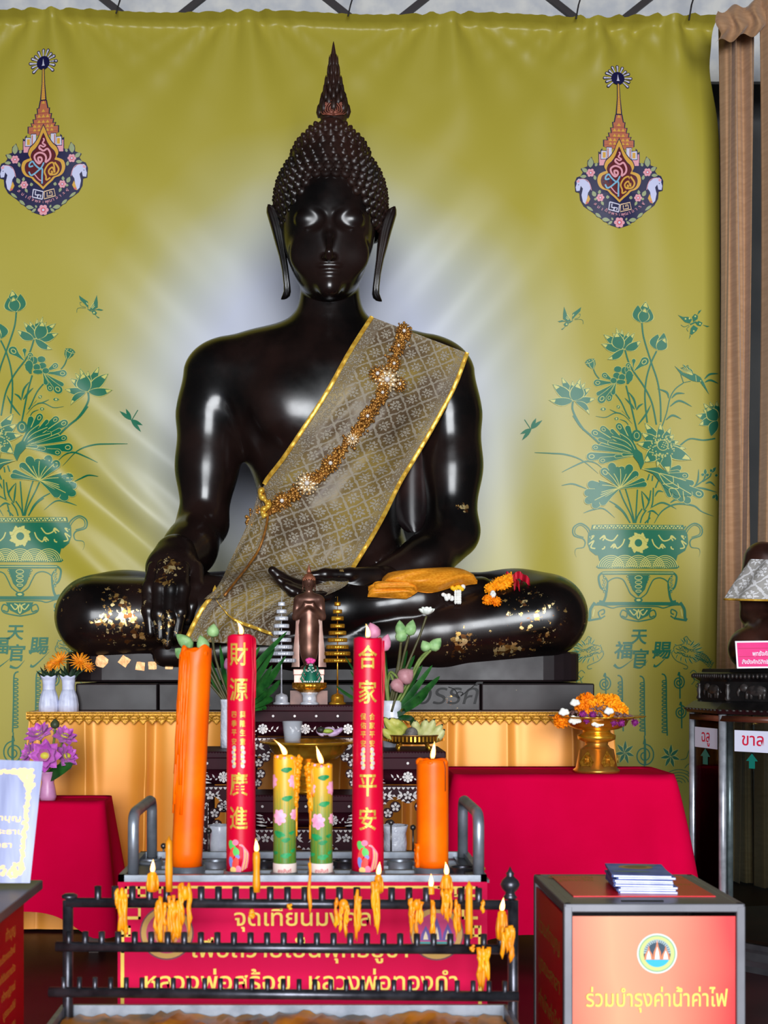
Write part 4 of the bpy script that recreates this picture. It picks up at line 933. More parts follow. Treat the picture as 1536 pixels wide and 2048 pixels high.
def lace_mat(name, c1, c2, c3, cells=True):
    m = mat(name, c1, .5, spec=.4); t = nd(m, 'ShaderNodeUVMap'); sp = nd(m, 'ShaderNodeSeparateXYZ'); lk(m, t.outputs[0], sp.inputs[0])
    U, V = sp.outputs[0], sp.outputs[1]; S = 1/.115
    a = mth(m, 'MULTIPLY', mth(m, 'ADD', U, V), S*.8); b = mth(m, 'MULTIPLY', mth(m, 'SUBTRACT', U, V), S*.8)
    wob = mth(m, 'MULTIPLY', mth(m, 'SUBTRACT', noise(m, t.outputs[0], 45, 2), .5), .28)
    fa = mth(m, 'SUBTRACT', mth(m, 'FRACT', mth(m, 'ADD', a, wob)), .5); fb = mth(m, 'SUBTRACT', mth(m, 'FRACT', mth(m, 'ADD', b, wob)), .5)
    r = mth(m, 'SQRT', mth(m, 'ADD', mth(m, 'MULTIPLY', fa, fa), mth(m, 'MULTIPLY', fb, fb)))
    ang = mth(m, 'ARCTAN2', fa, fb); pet = mth(m, 'ADD', .27, mth(m, 'MULTIPLY', mth(m, 'COSINE', mth(m, 'MULTIPLY', ang, 8)), .09))
    flower = mth(m, 'LESS_THAN', r, pet); hole = mth(m, 'LESS_THAN', mth(m, 'ABSOLUTE', mth(m, 'SUBTRACT', r, .13)), .03)
    edge = mth(m, 'GREATER_THAN', mth(m, 'MAXIMUM', mth(m, 'ABSOLUTE', fa), mth(m, 'ABSOLUTE', fb)), .44)
    f = mth(m, 'MAXIMUM', mth(m, 'SUBTRACT', flower, hole), mth(m, 'MULTIPLY', edge, .75))
    # close borders: dense needlework beside both hems
    at_ = nd(m, 'ShaderNodeAttribute'); at_.attribute_name = 'hem'
    vo = nd(m, 'ShaderNodeTexVoronoi'); vo.inputs['Scale'].default_value = 85; lk(m, t.outputs[0], vo.inputs['Vector'])
    dots = ramp(m, vo.outputs['Distance'], [(.25, (1, 1, 1, 1)), (.55, (.15, .15, .15, 1))])
    f = mixc(m, at_.outputs['Fac'], f, dots)
    gl = noise(m, t.outputs[0], 260, 2, .7); f2 = mth(m, 'MULTIPLY', f, mth(m, 'ADD', .55, gl))
    n = noise(m, t.outputs[0], 2.6, 3); base = ramp(m, n, [(.42, rgb(*c1)), (.62, rgb(*c3))])
    lk(m, mixc(m, f2, base, rgb(*c2)), bsdf(m).inputs['Base Color'])
    spk = ramp(m, gl, [(.66, (0, 0, 0, 1)), (.7, (1, 1, 1, 1))]); lk(m, mth(m, 'MULTIPLY', spk, .6), bsdf(m).inputs['Metallic'])
    lk(m, ramp(m, f, [(0, (.42,)*3), (1, (.6,)*3)]), bsdf(m).inputs['Roughness'])
    bump(m, f2, .8, .006); return m
LACE = lace_mat('gold_lace', (92, 74, 54), (160, 150, 134), (136, 114, 58))
def sheet(P, W, name, m, parent=None, thick=.006, hem=None):
    nv, nu = W.shape[:2]; mb = MB(); mb.grid([[Vector(p) for p in r] for r in W]); front = len(mb.v)
    mb.grid([[Vector(p)+Vector((0, thick, 0)) for p in r] for r in W])
    du = np.linalg.norm(np.diff(W, axis=1), axis=2).mean(0); dv = np.linalg.norm(np.diff(W, axis=0), axis=2).mean(1)
    U = np.r_[0, np.cumsum(du)]; V = np.r_[0, np.cumsum(dv)]; uv = [(U[j], V[i]) for i in range(nv) for j in range(nu)]; mb.uv = uv+uv
    o = mb.build(name, m, parent, fix=False)
    a = o.data.attributes.new('hem', 'FLOAT', 'POINT'); h = []
    for i in range(nv):
        for j in range(nu): u = j/(nu-1); h.append(1.0 if hem and (u < hem[0] or u > 1-hem[1]) else 0.0)
    a.data.foreach_set('value', h+h); return o
sash = thing('lace_sash', 'gold lace sash with yellow hems draped from the huge statue’s shoulder to its lap', 'sash')
sheet(SP, SW, 'lace_cloth', LACE, sash, hem=(.13, .10))
# behind the shoulder: the sheet turns over the crest and hangs down the back
top = SW[0]; bk = np.stack([top+np.array([0, .10*k, (.02*math.sin(min(k, 2)*1.2)-.055*max(0, k-1.2)**1.5)]) for k in range(7)])
sheet(None, bk, 'lace_back', LACE, sash, hem=(.13, .10))
flatP, flatW = SP.reshape(-1, 2), SW.reshape(-1, 3)
def on_sash(px, py, lift=.012):
    d = np.sum((flatP-[px, py])**2, 1); k = np.argsort(d)[:4]; w_ = 1/(d[k]+4); y = float((flatW[k, 1]*w_).sum()/w_.sum())-lift; return at(px, py, y)
GOLDC = varied('gold_ribbon', (206, 150, 44), (240, 196, 80), 40, .32, .45, b=.25, bd=.004, vec=(1, 1, 1))
def hem_strip(cells, name, w=.026, off=.012):
    mb = MB(); rows = []
    pts = [Vector(SW[i, j]) for i, j in cells]
    for i, p in enumerate(pts):
        t = (pts[min(i+1, len(pts)-1)]-pts[max(i-1, 0)]); t.y = 0; t.normalize(); s = Vector((-t.z, 0, t.x)); o = Vector((0, -off+.003*math.sin(i*1.7), 0))
        rows.append([p+s*w/2+o, p+o+Vector((0, -.006, 0)), p-s*w/2+o])
    mb.grid(rows); mb.grid([[q+Vector((0, .006, 0)) for q in r] for r in rows]); return mb.build(name, GOLDC, sash)
nv = SW.shape[0]
hem_strip([(i, 0) for i in range(0, 62)], 'gold_hem'); hem_strip([(i, 60) for i in range(0, 12*7+6)], 'gold_hem')
hem_strip([(i, 0) for i in range(12*9+4, nv)], 'gold_hem'); hp = [on_sash(x, y, .035) for x, y in bez([(432, 1174), (428, 1190), (446, 1218), (470, 1240), (506, 1254), (544, 1268)], 8)]; mb = MB()
mb.grid([[p+Vector((-.006, 0, .012)), p+Vector((0, -.006, 0)), p+Vector((.006, 0, -.012))] for p in hp]); mb.build('gold_hem', GOLDC, sash)
# the loose end tucked at the waist
FP, FW = drape([(517, 965), (511, 1005), (492, 1055), (462, 1118), (438, 1168), (408, 1198)], [(528, 985), (536, 1030), (522, 1090), (498, 1130), (470, 1165), (446, 1196)], 17, 46, .075, 60, lambda u, v: -.012*np.sin(u*9+v*6))
for i in range(FW.shape[0]):
    for j in range(FW.shape[1]):
        x, y = FP[i, j]; q = np.argmin(np.sum((SP.reshape(-1, 2)-FP[i, j])**2, 1)); FW[i, j] = at(x, y, float(SW.reshape(-1, 3)[q, 1])-.03-.014*math.sin(j*.7+i*.15)-.02*math.sin(PI*j/16))
sheet(FP, FW, 'loose_end', LACE, sash, hem=(.2, .2))
mb = MB().tube([Vector(FW[i, 16])+Vector((0, -.012, 0)) for i in range(0, 46, 2)], .008, 6); mb.build('gold_hem', varied('bronze_ribbon', (130, 80, 30), (170, 112, 44), 30, .4, .4), sash)
mb = MB(); k_ = [at(x, y, float(SW[62, 4, 1])-.05) for x, y in bez([(527, 976), (520, 988), (530, 1000), (538, 1012), (524, 1022), (532, 1034)], 6)]
mb.tube(k_, [.012+.010*math.sin(i*.5)**2 for i in range(len(k_))], 8); mb.build('ribbon_knot', GOLDC, sash)
# the chain of gilt flowers pinned along the sash
GILT = varied('gilt_filigree', (120, 74, 28), (206, 150, 72), 70, .36, .6, b=.4, bd=.003)
PALEG = varied('pale_gilt', (214, 180, 130), (246, 224, 186), 70, .32, .6)
PEARL = mat('pearl', (226, 216, 206), .2, spec=.8)
chain_ = thing('jewelled_chain', 'chain of gilt flower brooches pinned down the middle of the lace sash', 'chain')
rnd = random.Random(5); fil = MB()
CH = bez([(809, 660), (798, 690), (787, 722), (773, 760), (765, 788), (748, 815), (734, 834), (720, 858), (706, 876), (684, 902), (661, 927), (640, 950), (616, 966), (590, 986), (565, 1003), (541, 1016), (519, 1026), (500, 1042)], 6)
for i, (x, y) in enumerate(CH):
    for k in range(11):
        dx, dy = rnd.gauss(0, 6.5), rnd.gauss(0, 6.5); p = on_sash(x+dx, y+dy, .01+.012*rnd.random()); fil.ball(p, (.006+.007*rnd.random()), 0, 6, 4)
for sx in (-1, 1):
    for k in range(26): x, y = CH[min(len(CH)-1, int(k/25*(len(CH)-1)))]; fil.ball(on_sash(x+sx*9+rnd.gauss(0, 1.5), y+sx*5+rnd.gauss(0, 1.5), .012), .008, 0, 6, 4)
fil.build('filigree', GILT, chain_)
def rosette(px, py, r, m, n=10):
    mb = MB(); c = on_sash(px, py, .025); r = r*8/K
    for ring, (q, cnt) in enumerate(((1.0, n), (.62, n-2))):
        for k in range(cnt):
            a = 2*PI*(k+.5*ring)/cnt; M = Matrix.Rotation(-a, 4, 'Y'); mb.ball(c+Vector((q*r*.6*math.cos(a), -.008*ring, q*r*.6*math.sin(a))), (r*.34*q, .010, r*.2*q), 0, 8, 5, M)
    for k in range(n*2): a = PI*k/n; mb.ball(c+Vector((r*.98*math.cos(a), -.002, r*.98*math.sin(a))), r*.11, 0, 6, 4)
    b = mb.build('flower_brooch', m, chain_); MB().ball(c+Vector((0, -.02, 0)), r*.24, 0, 10, 7).build('jewel', PEARL, b)
for x, y, r, pale in ((808, 663, 16, 0), (797, 692, 12, 0), (788, 728, 14, 0), (755, 748, 17, 0), (774, 760, 24, 1), (799, 769, 15, 0), (765, 786, 14, 0), (735, 833, 15, 0), (705, 878, 14, 1), (661, 927, 18, 0), (614, 967, 22, 1), (564, 1002, 18, 0), (521, 1025, 14, 0)): rosette(x, y, r, PALEG if pale else GILT)
# folded saffron robe on the shin
SAFF = varied('saffron_silk', (214, 128, 20), (238, 156, 40), 60, .45, spec=.4, b=.35, bd=.003, vec=(1, 1, 2))
robe = thing('folded_robe', 'folded saffron orange robe laid over the statue’s shin', 'cloth')
def pillow(L, R, name, t, n=16, wob=.006):
    P, W = drape(L, R, n, n, .01, 10); mb = MB(); nv, nu = W.shape[:2]
    th = lambda i, j: t*(1-(2*i/(nv-1)-1)**6)**.5*(1-(2*j/(nu-1)-1)**6)**.5
    A = [[Vector(W[i, j])+Vector((0, -th(i, j)-wob*math.sin(i*.9+j*.5), .4*th(i, j))) for j in range(nu)] for i in range(nv)]
    mb.grid(A); mb.grid([[Vector(p) for p in r] for r in W]); return mb.build(name, SAFF, robe)
pillow([(736, 1172), (737, 1183), (735, 1194)], [(842, 1176), (830, 1188), (812, 1198)], 'lower_fold', .05)
pillow([(742, 1170), (743, 1177), (742, 1186)], [(836, 1174), (836, 1181), (826, 1190)], 'middle_fold', .075)
pillow([(765, 1154), (800, 1150), (876, 1143), (916, 1146), (955, 1160)], [(762, 1172), (818, 1180), (862, 1186), (910, 1174), (954, 1168)], 'upper_fold', .09, 20, .008)
# flower garlands
MARI = varied('marigold_petals', (250, 146, 8), (255, 176, 30), 30, .7, spec=.2)
MARI2 = varied('deep_orange_petals', (242, 122, 6), (252, 150, 16), 30, .7, spec=.2)
YELP = mat('yellow_petals', (236, 186, 20), .6); JAS = varied('white_petals', (222, 222, 214), (244, 244, 240), 30, .6)
RED = mat('red_ribbon', (186, 14, 44), .4, spec=.5)
def pom(mb, c, r, mi=0, seed=0, n=46):
    """a double flower: a ball of small ruffled petals"""
    rnd = random.Random(seed); c = Vector(c); mb.ball(c, r*.78, mi, 8, 6)
    for k in range(n):
        z = 1-2*(k+.5)/n; a = k*2.39996; q = math.sqrt(1-z*z); d = Vector((q*math.cos(a), q*math.sin(a), z)); s = d.orthogonal().normalized(); s.rotate(Matrix.Rotation(rnd.random()*6, 3, d)); t = d.cross(s)
        w_ = r*.34; h = r*(.98+.12*rnd.random()); mb.add([c+d*r*.6-s*w_*.5, c+d*r*.6+s*w_*.5, c+d*h+s*w_*.6+t*w_*.25, c+d*h*1.03, c+d*h-s*w_*.6+t*w_*.25], [(0, 1, 2, 3), (0, 3, 4)], mi, False)
gl = thing('marigold_garland', 'orange marigold garland with red ribbon lying on the statue’s right-hand knee', 'garland')
def leg_at(x, y, lift=.03):
    q = cast([(x, y)])[0]; q = 8.1 if np.isnan(q) else q; return at(x, y, float(q)-lift)
for i, (x, y) in enumerate(bez([(980, 1178), (990, 1172), (1003, 1172), (1015, 1166), (1020, 1156), (1008, 1162), (994, 1166)], 2)):
    mb = MB(); pom(mb, leg_at(x, y, .035), .034, 0, i, 30); mb.build('marigold', MARI, gl)
mb = MB(); mb.tube([leg_at(984, 1180), leg_at(986, 1192)], .008, 6)
for k in range(6): mb.ball(leg_at(986+2.5*math.cos(k), 1189+3*math.sin(k), .04), (.012, .012, .016), 0, 6, 5)
mb.build('jasmine_knot', JAS, gl)
for i, (x, y) in enumerate(((975, 1200), (993, 1203))): mb = MB(); pom(mb, leg_at(x, y, .04), .03, 0, i+20, 40); mb.build('hanging_marigold', MARI2, gl)
rb = MB()
for pts in ([(1012, 1150), (1024, 1156), (1034, 1166), (1040, 1176)], [(1024, 1158), (1036, 1150), (1048, 1156), (1060, 1164)], [(1026, 1160), (1030, 1170), (1028, 1176)]):
    c = bez(pts, 6); rb.grid([[leg_at(x, y, .05)+Vector((0, -.02*math.sin(i), .022)), leg_at(x, y, .05)+Vector((0, -.02*math.sin(i+1), -.022))] for i, (x, y) in enumerate(c)])
rb.build('ribbon', RED, gl)
jg = thing('jasmine_garland', 'small white jasmine garland with yellow knot hanging on the statue’s shin below the robe', 'garland')
mb = MB()
for k in range(7): mb.ball(leg_at(905+k*3.2, 1176+2*math.sin(k*1.3), .03), .014, 0, 7, 5)
mb.build('yellow_knot', YELP, jg)
mb = MB()
for cx in (911, 916, 920):
    for k in range(5): mb.ball(leg_at(cx, 1184+k*5, .03), (.009, .009, .014), 0, 7, 5)
mb.ball(leg_at(926, 1174, .03), .016, 0, 7, 5); mb.build('jasmine_strands', JAS, jg)
jb = MB()
for k in range(9): jb.ball(leg_at(886+rnd.random()*18, 1187+rnd.random()*12, .02), (.014, .01, .012), 0, 7, 5)
tag(jb.build('jasmine_cluster', JAS), 'small heap of white blossoms on the shin left of the jasmine garland', 'flowers')
# ------------------------------------------------------------------ skirted platform, side tables and the altar tables
GX0, GX1, GY0, GY1 = X_(60, 7.6), X_(1226, 7.6), 7.6, 9.32
plat = thing('skirted_platform', 'long platform under the statue, skirted in gold satin with gilt lace edge', 'platform', (0, 8.4, 0))
WOOD = varied('dark_wood', (40, 22, 16), (62, 36, 24), 6, .5)
kid(MB().box(((GX0+GX1)/2, (GY0+GY1)/2+.02, ZT-.03), (GX1-GX0-.04, GY1-GY0-.06, .056)).build('platform_top', WOOD), plat)
for x in (GX0+.15, 0, GX1-.15):
    for y in (GY0+.2, GY1-.15): kid(MB().box((x, y, (ZT-.06)/2), (.09, .09, ZT-.06)).build('leg', WOOD), plat)
SATIN = varied('gold_satin', (232, 146, 46), (240, 164, 68), 1.4, .42, .12, spec=.5, sheen=.1)
sk = MB(); pr = []
rnd = random.Random(11); xs_ = []; x = GX0
while x < GX1: xs_.append(x); x += .20+.26*rnd.random()
pk = [(q, .5+.8*rnd.random(), rnd.random()) for q in xs_]
def pleat(s, t):
    d = .030*t**.7*math.sin(s*6.1+1.5*math.sin(s*1.7)+.5*t)+.012*t*math.sin(s*14+2*t)
    for q, a, r in pk:
        u = s-q-.05*t*(r-.5); w_ = .045+.04*t*r; d += a*(.03+.055*t)*math.exp(-(abs(u)/w_)**1.4)*(1 if u < 0 else math.exp(-u/.02))
        if 0 < u < .5: d -= a*.02*math.exp(-((u-.04)/.04)**2)
    return d+.012*t*math.sin(s*9+3*t)
per = [(GX0, GY1, -1, 0)]+[(GX0, GY1+(GY0-GY1)*i/20, -1, 0) for i in range(1, 20)]+[(GX0+(GX1-GX0)*i/420, GY0, 0, -1) for i in range(421)]+[(GX1, GY0+(GY1-GY0)*i/20, 1, 0) for i in range(1, 21)]
rows = []
for j in range(26):
    t = j/25; z = ZT-.012-(ZT-.03)*t; row = []
    for (x, y, nx_, ny_) in per:
        s = x if ny_ else y*1.3; d = pleat(s, t)+.02*t; cx = 0
        row.append((x+nx_*(d+.10*t)+(.10*t*(1 if x > 0 else -1) if (ny_ and (x > GX1-.02 or x < GX0+.02)) else 0), y+ny_*d, z))
    rows.append(row)
sk.grid(rows); kid(sk.build('satin_skirt', SATIN, fix=False), plat)
GLACE = varied('gilt_lace', (160, 104, 20), (226, 166, 50), 120, .45, .35, b=.6, bd=.004)
lt_ = MB(); z1 = ZT+.004; h1 = .042
lt_.box(((GX0+GX1)/2, GY0-.028, z1-h1/2), (GX1-GX0+.03, .012, h1)); lt_.box((GX1+.012, (GY0+GY1)/2, z1-h1/2), (.012, GY1-GY0, h1)); lt_.box((GX0-.012, (GY0+GY1)/2, z1-h1/2), (.012, GY1-GY0, h1))
n = 64; wd = (GX1-GX0)/n
for i in range(n):
    x = GX0+(i+.5)*wd; lt_.prism([(x-wd*.5, z1-h1), (x, z1-h1-.028), (x+wd*.5, z1-h1)], GY0-.034, GY0-.022); lt_.tube([(x-wd*.5, GY0-.036, z1-h1), (x, GY0-.036, z1-h1-.026), (x+wd*.5, GY0-.036, z1-h1)], .004, 5)
    lt_.tube([(x-wd*.5, GY0-.037, z1-h1+.008), (x, GY0-.037, z1-.016), (x+wd*.5, GY0-.037, z1-h1+.008)], .0035, 5)
for zz in (z1-.006, z1-.022, z1-h1+.003): lt_.tube([(GX0-.01, GY0-.036, zz), (GX1+.01, GY0-.036, zz)], .0035, 5)
kid(lt_.build('lace_edging', GLACE), plat)
kid(MB().box(((GX0+GX1)/2, (GY0+GY1)/2-.005, ZT+.001), (GX1-GX0+.03, GY1-GY0+.03, .004)).build('satin_top', SATIN), plat)
REDC = varied('crimson_cloth', (200, 0, 54), (208, 0, 60), 3, .9, spec=.04)
def table(name, label, x0, x1, y0, y1, z):
    t = thing(name, label, 'table', ((x0+x1)/2, (y0+y1)/2, 0)); kid(MB().box(((x0+x1)/2, (y0+y1)/2, z-.02), (x1-x0-.02, y1-y0-.02, .035)).build('tabletop', WOOD), t)
    for x in (x0+.06, x1-.06):
        for y in (y0+.06, y1-.06): kid(MB().box((x, y, (z-.04)/2), (.05, .05, z-.04)).build('leg', WOOD), t)
def tablecloth(label, x0, x1, y0, y1, z, drop, flare, corner, seed, m=REDC, r=.04, cf=0):
    rnd = random.Random(seed); pl = []; N = 26
    for cx, cy, a0 in ((x1-r, y0+r, -PI/2), (x1-r, y1-r, 0), (x0+r, y1-r, PI/2), (x0+r, y0+r, PI)):
        pl += [(cx+r*math.cos(a0+PI/2*k/6), cy+r*math.sin(a0+PI/2*k/6), math.cos(a0+PI/2*k/6), math.sin(a0+PI/2*k/6), math.sin(PI*k/6)) for k in range(7)]
    dense = []
    for i, p in enumerate(pl):
        q = pl[(i+1) % len(pl)]; l = math.hypot(q[0]-p[0], q[1]-p[1]); n = max(1, int(l/.025)); dense += [tuple(p[k]+(q[k]-p[k])*j/n for k in range(5)) for j in range(n)]
    s = 0; S = []
    for i, p in enumerate(dense): S.append(s); q = dense[(i+1) % len(dense)]; s += math.hypot(q[0]-p[0], q[1]-p[1])
    cor = []
    for p in dense: cor.append(max(math.exp(-((p[0]-cx)**2+(p[1]-cy)**2)/.03) for cx in (x0, x1) for cy in (y0, y1)))
    f1, f2, p1, p2 = 5+rnd.random()*3, 13+4*rnd.random(), rnd.random()*6, rnd.random()*6
    mid = ((x0+x1)/2, (y0+y1)/2); rows = []
    for t in (.3, .6, .85, .97): rows.append([(mid[0]+(p[0]-mid[0])*t, mid[1]+(p[1]-mid[1])*t, z+.004+.0015*math.sin(p[0]*30*t)) for p in dense])
    for j in range(N):
        t = j/(N-1); row = []
        for p, u, c in zip(dense, S, cor):
            wv = t**.8*(.016*math.sin(f1*u*2*PI/2.2+p1+1.2*t)+.010*math.sin(f2*u+p2))+c*.07*t+flare*t+cf*c*t**.6+cf*.35*c*t*math.sin(34*u)
            dz = (drop+corner*c)*t; row.append((p[0]+p[2]*wv, p[1]+p[3]*wv, z+.004-.012*(1-math.exp(-t*20))-dz+.012))
        rows.append(row)
    mb = MB().grid(rows, 0, True); mb.grid([[(q[0], q[1], q[2]) for q in rows[0]], [(mid[0], mid[1], z+.004)]*len(dense)], 0, True)
    return tag(mb.build('tablecloth', m), label, 'tablecloth')
LT = (-2.05, X_(208, 7.0), 7.0, 7.3, .78)
table('side_table', 'small table hidden under the crimson cloth at the left', *LT)
tablecloth('crimson cloth over the small table at the left, one corner hanging low', *LT, .56, .03, .13, 3)
RT = (X_(908, 6.84), X_(1352, 6.84), 6.84, 7.38, .93)
table('offering_table', 'wide table hidden under the crimson cloth right of the candle stand', *RT)
tablecloth('crimson cloth over the wide table right of the candle stand', *RT, .80, .015, .03, 8, cf=.07)
# ---------------- inlaid altar tables
ROSE = varied('rosewood', (36, 10, 18), (54, 16, 27), 5, .45, spec=.10)
NACRE = varied('mother_of_pearl', (150, 144, 146), (196, 186, 182), 60, .3, .1, spec=.5)
def disc(mb, c, r, mi=1, n=8):
    c = Vector(c); mb.add([c+Vector((r*math.cos(2*PI*k/n), 0, r*math.sin(2*PI*k/n))) for k in range(n)], [tuple(range(n))], mi, False)
def petals(mb, c, r, n=5, a0=PI/2, mi=1):
    for k in range(n):
        a = a0+2*PI*k/n; d = Vector((math.cos(a), 0, math.sin(a))); s = Vector((-d.z, 0, d.x)); q = Vector(c)
        mb.add([q+d*r*.12, q+d*r*.55+s*r*.32, q+d*r*.95+s*r*.2, q+d*r, q+d*r*.95-s*r*.2, q+d*r*.55-s*r*.32], [(0, 1, 2, 3, 4, 5)], mi, False)
def leafp(mb, a, b, w_, mi=1):
    a, b = Vector(a), Vector(b); d = b-a; s = Vector((-d.z, 0, d.x)).normalized()*w_/2; mb.add([a, a+d*.5+s, b, a+d*.5-s], [(0, 1, 2, 3)], mi, False)
def inlaid_table(label, x0, x1, y0, y1, z, apron=.16, legz=0.0, name='inlaid_altar_table', panel=True):
    w_, d = x1-x0, y1-y0; cx, cy = (x0+x1)/2, (y0+y1)/2; t = thing(name, label, 'altar table', (cx, cy, 0), 0, None)
    top = MB().box((cx, cy, z-.016), (w_, d, .032), 0, bev=.005)
    nb = int(w_/.0135)
    for i in range(nb): top.ball((x0+(i+.5)*w_/nb, y0-.001, z-.004), .0042, 1 if False else 0, 6, 4)
    top.box((cx, cy, z-.058), (w_-.03, d-.03, .052)); yf = y0+.0145
    for i in range(max(2, int(w_/.095))): disc(top, (x0+.05+i*(w_-.1)/max(1, int(w_/.095)-1), yf, z-.056), .0065)
    kid(top.build('tabletop', [ROSE, NACRE]), t)
    fr_ = MB(); rows = []                                                    # waist moulding
    for k in range(9):
        a = PI*k/8; rows.append([(x0+.03-.022*math.sin(a), y0+.03-.022*math.sin(a), z-.086-.07*k/8), (x1-.03+.022*math.sin(a), y0+.03-.022*math.sin(a), z-.086-.07*k/8), (x1-.03+.022*math.sin(a), y1-.03, z-.086-.07*k/8), (x0+.03-.022*math.sin(a), y1-.03, z-.086-.07*k/8)])
    fr_.grid(rows, 0, True); yy = y0+.006; zc = z-.12
    m_ = max(1, int(w_/.2))
    for i in range(m_):
        x = x0+w_*(i+.5)/m_; petals(fr_, (x, yy, zc), .026, 8); disc(fr_, (x, yy-.0008, zc), .006)
        for sx in (-1, 1):
            for k in range(4): leafp(fr_, (x+sx*(.028+k*.013), yy, zc-.006), (x+sx*(.04+k*.013), yy, zc+.014*(1 if k % 2 else -1)), .009)
    for sx in (-1, 1):
        for k in range(4): leafp(fr_, (cx+sx*(w_/2-.02), yy, zc+.026-k*.016), (cx+sx*(w_/2-.055-.006*k), yy, zc+.02-k*.016), .01)
    kid(fr_.build('waist_moulding', [ROSE, NACRE]), t)
    ap = MB(); za = z-.162
    prof = [(x0+.015, za), (x1-.015, za)]
    low = [(x1-.015, za-apron*.9), (x1-.06, za-apron*.9)]+[(x1-.06-(w_-.12)*k/20, za-apron*(.5+.1*math.cos(k*PI/5)+.42*(abs(k/10-1))**4)) for k in range(1, 20)]+[(x0+.06, za-apron*.9), (x0+.015, za-apron*.9)]
    n = 24                                                                    # front board with a cusped lower edge
    up = [(x0+.015+(w_-.03)*k/n, za) for k in range(n+1)]
    lo_ = [(x, za-apron*(.42+.1*math.cos((x-cx)/(w_/2)*3*PI)+.5*abs((x-cx)/(w_/2))**5)) for x, _ in up]
    for i in range(n):
        q = [up[i], up[i+1], lo_[i+1], lo_[i]]; ap.prism(q, y0+.02, y0+.045)
    ya = y0+.0185
    for i in range(int(w_/.022)):
        x = x0+.025+i*.022
        for zz in (za-.006,): ap.add([(x-.0095+.019*k/6, ya, zz-.0115*math.sin(PI*k/6)) for k in range(7)], [tuple(range(7))], 1, False)
        zz = float(np.interp(x, [p[0] for p in lo_], [p[1] for p in lo_])); ap.add([(x-.0095+.019*k/6, ya, zz+.002+.0105*math.sin(PI*k/6)) for k in range(7)], [tuple(range(7))], 1, False)
    ng = max(2, int(w_/.11))
    for i in range(ng):
        x = x0+w_*(i+.5)/ng; zz = za-.045; petals(ap, (x, ya-.001, zz), .021); 
        for sx in (-1, 1):
            for k in range(3): leafp(ap, (x+sx*.022, ya, zz-.002), (x+sx*(.045+.004*k), ya, zz+.024-k*.022), .011)
    kid(ap.build('apron', [ROSE, NACRE]), t)
    for sx in (-1, 1):
        for yl in (y0+.045, y1-.05):
            lg = MB(); x = cx+sx*(w_/2-.035); lg.box((x, yl, (za+legz)/2), (.045, .045, za-legz))
            if yl < cy:
                for k in range(int((za-legz-.05)/.055)):
                    zz = za-.04-k*.055; petals(lg, (x+sx*.002, yl-.0235, zz), .016)
                for k in range(int((za-legz)/.02)): xx = x-sx*.0185; lg.add([(xx, yl-.0232, za-k*.02), (xx-sx*.004, yl-.0232, za-k*.02-.005), (xx-sx*.004, yl-.0232, za-k*.02-.013), (xx, yl-.0232, za-k*.02-.018)], [(0, 1, 2, 3)], 1, False)
                br = MB()                                                       # pierced corner sprays under the apron
                for (dx, dz, r) in ((.05, -.03, .02), (.085, .0, .021), (.06, -.085, .02), (.045, -.13, .018)):
                    c = (x-sx*dx, y0+.03, za-apron*.62+dz); br.lathe([(r*1.25, -.008), (r*1.25, .008)], c, 10, 0, False, Matrix.Rotation(PI/2, 4, 'X')); petals(br, (c[0], y0+.0205, c[2]), r)
                lg.join(br)
            kid(lg.build('leg', [ROSE, NACRE]), t)
    return t
TC = (X_(484, 6.8), X_(738, 6.8), 6.75, 7.3, Z_(1410, 6.75))
TL = (X_(392, 6.3), X_(502, 6.3), 6.3, 6.72, Z_(1503, 6.3))
TR = (X_(740, 6.3), X_(892, 6.3), 6.3, 6.72, Z_(1503, 6.3))
TF = (X_(506, 6.5), X_(718, 6.5), 6.38, 6.68, Z_(1590, 6.38))
inlaid_table('tallest mother-of-pearl inlaid altar table, carrying the standing figure', *TC)
inlaid_table('left inlaid altar table, carrying the tall white vase behind the orange candle', *TL)
inlaid_table('right inlaid altar table, carrying the banana tray', *TR)
inlaid_table('low middle inlaid altar table below the glass of water', *TF, apron=.2)
TB = (X_(392, 6.2), X_(850, 6.2), 5.95, 6.3, Z_(1712, 6.1))
t = thing('low_bench', 'low dark bench behind the candle stand, carrying two white pots', 'bench', ((TB[0]+TB[1])/2, 6.1, 0))
kid(MB().box(((TB[0]+TB[1])/2, 6.125, TB[4]-.02), (TB[1]-TB[0], .35, .04), 0, bev=.006).build('bench_top', ROSE), t)
for x in (TB[0]+.06, TB[1]-.06):
    for y in (6.0, 6.25): kid(MB().box((x, y, (TB[4]-.04)/2), (.05, .05, TB[4]-.04)).build('leg', ROSE), t)
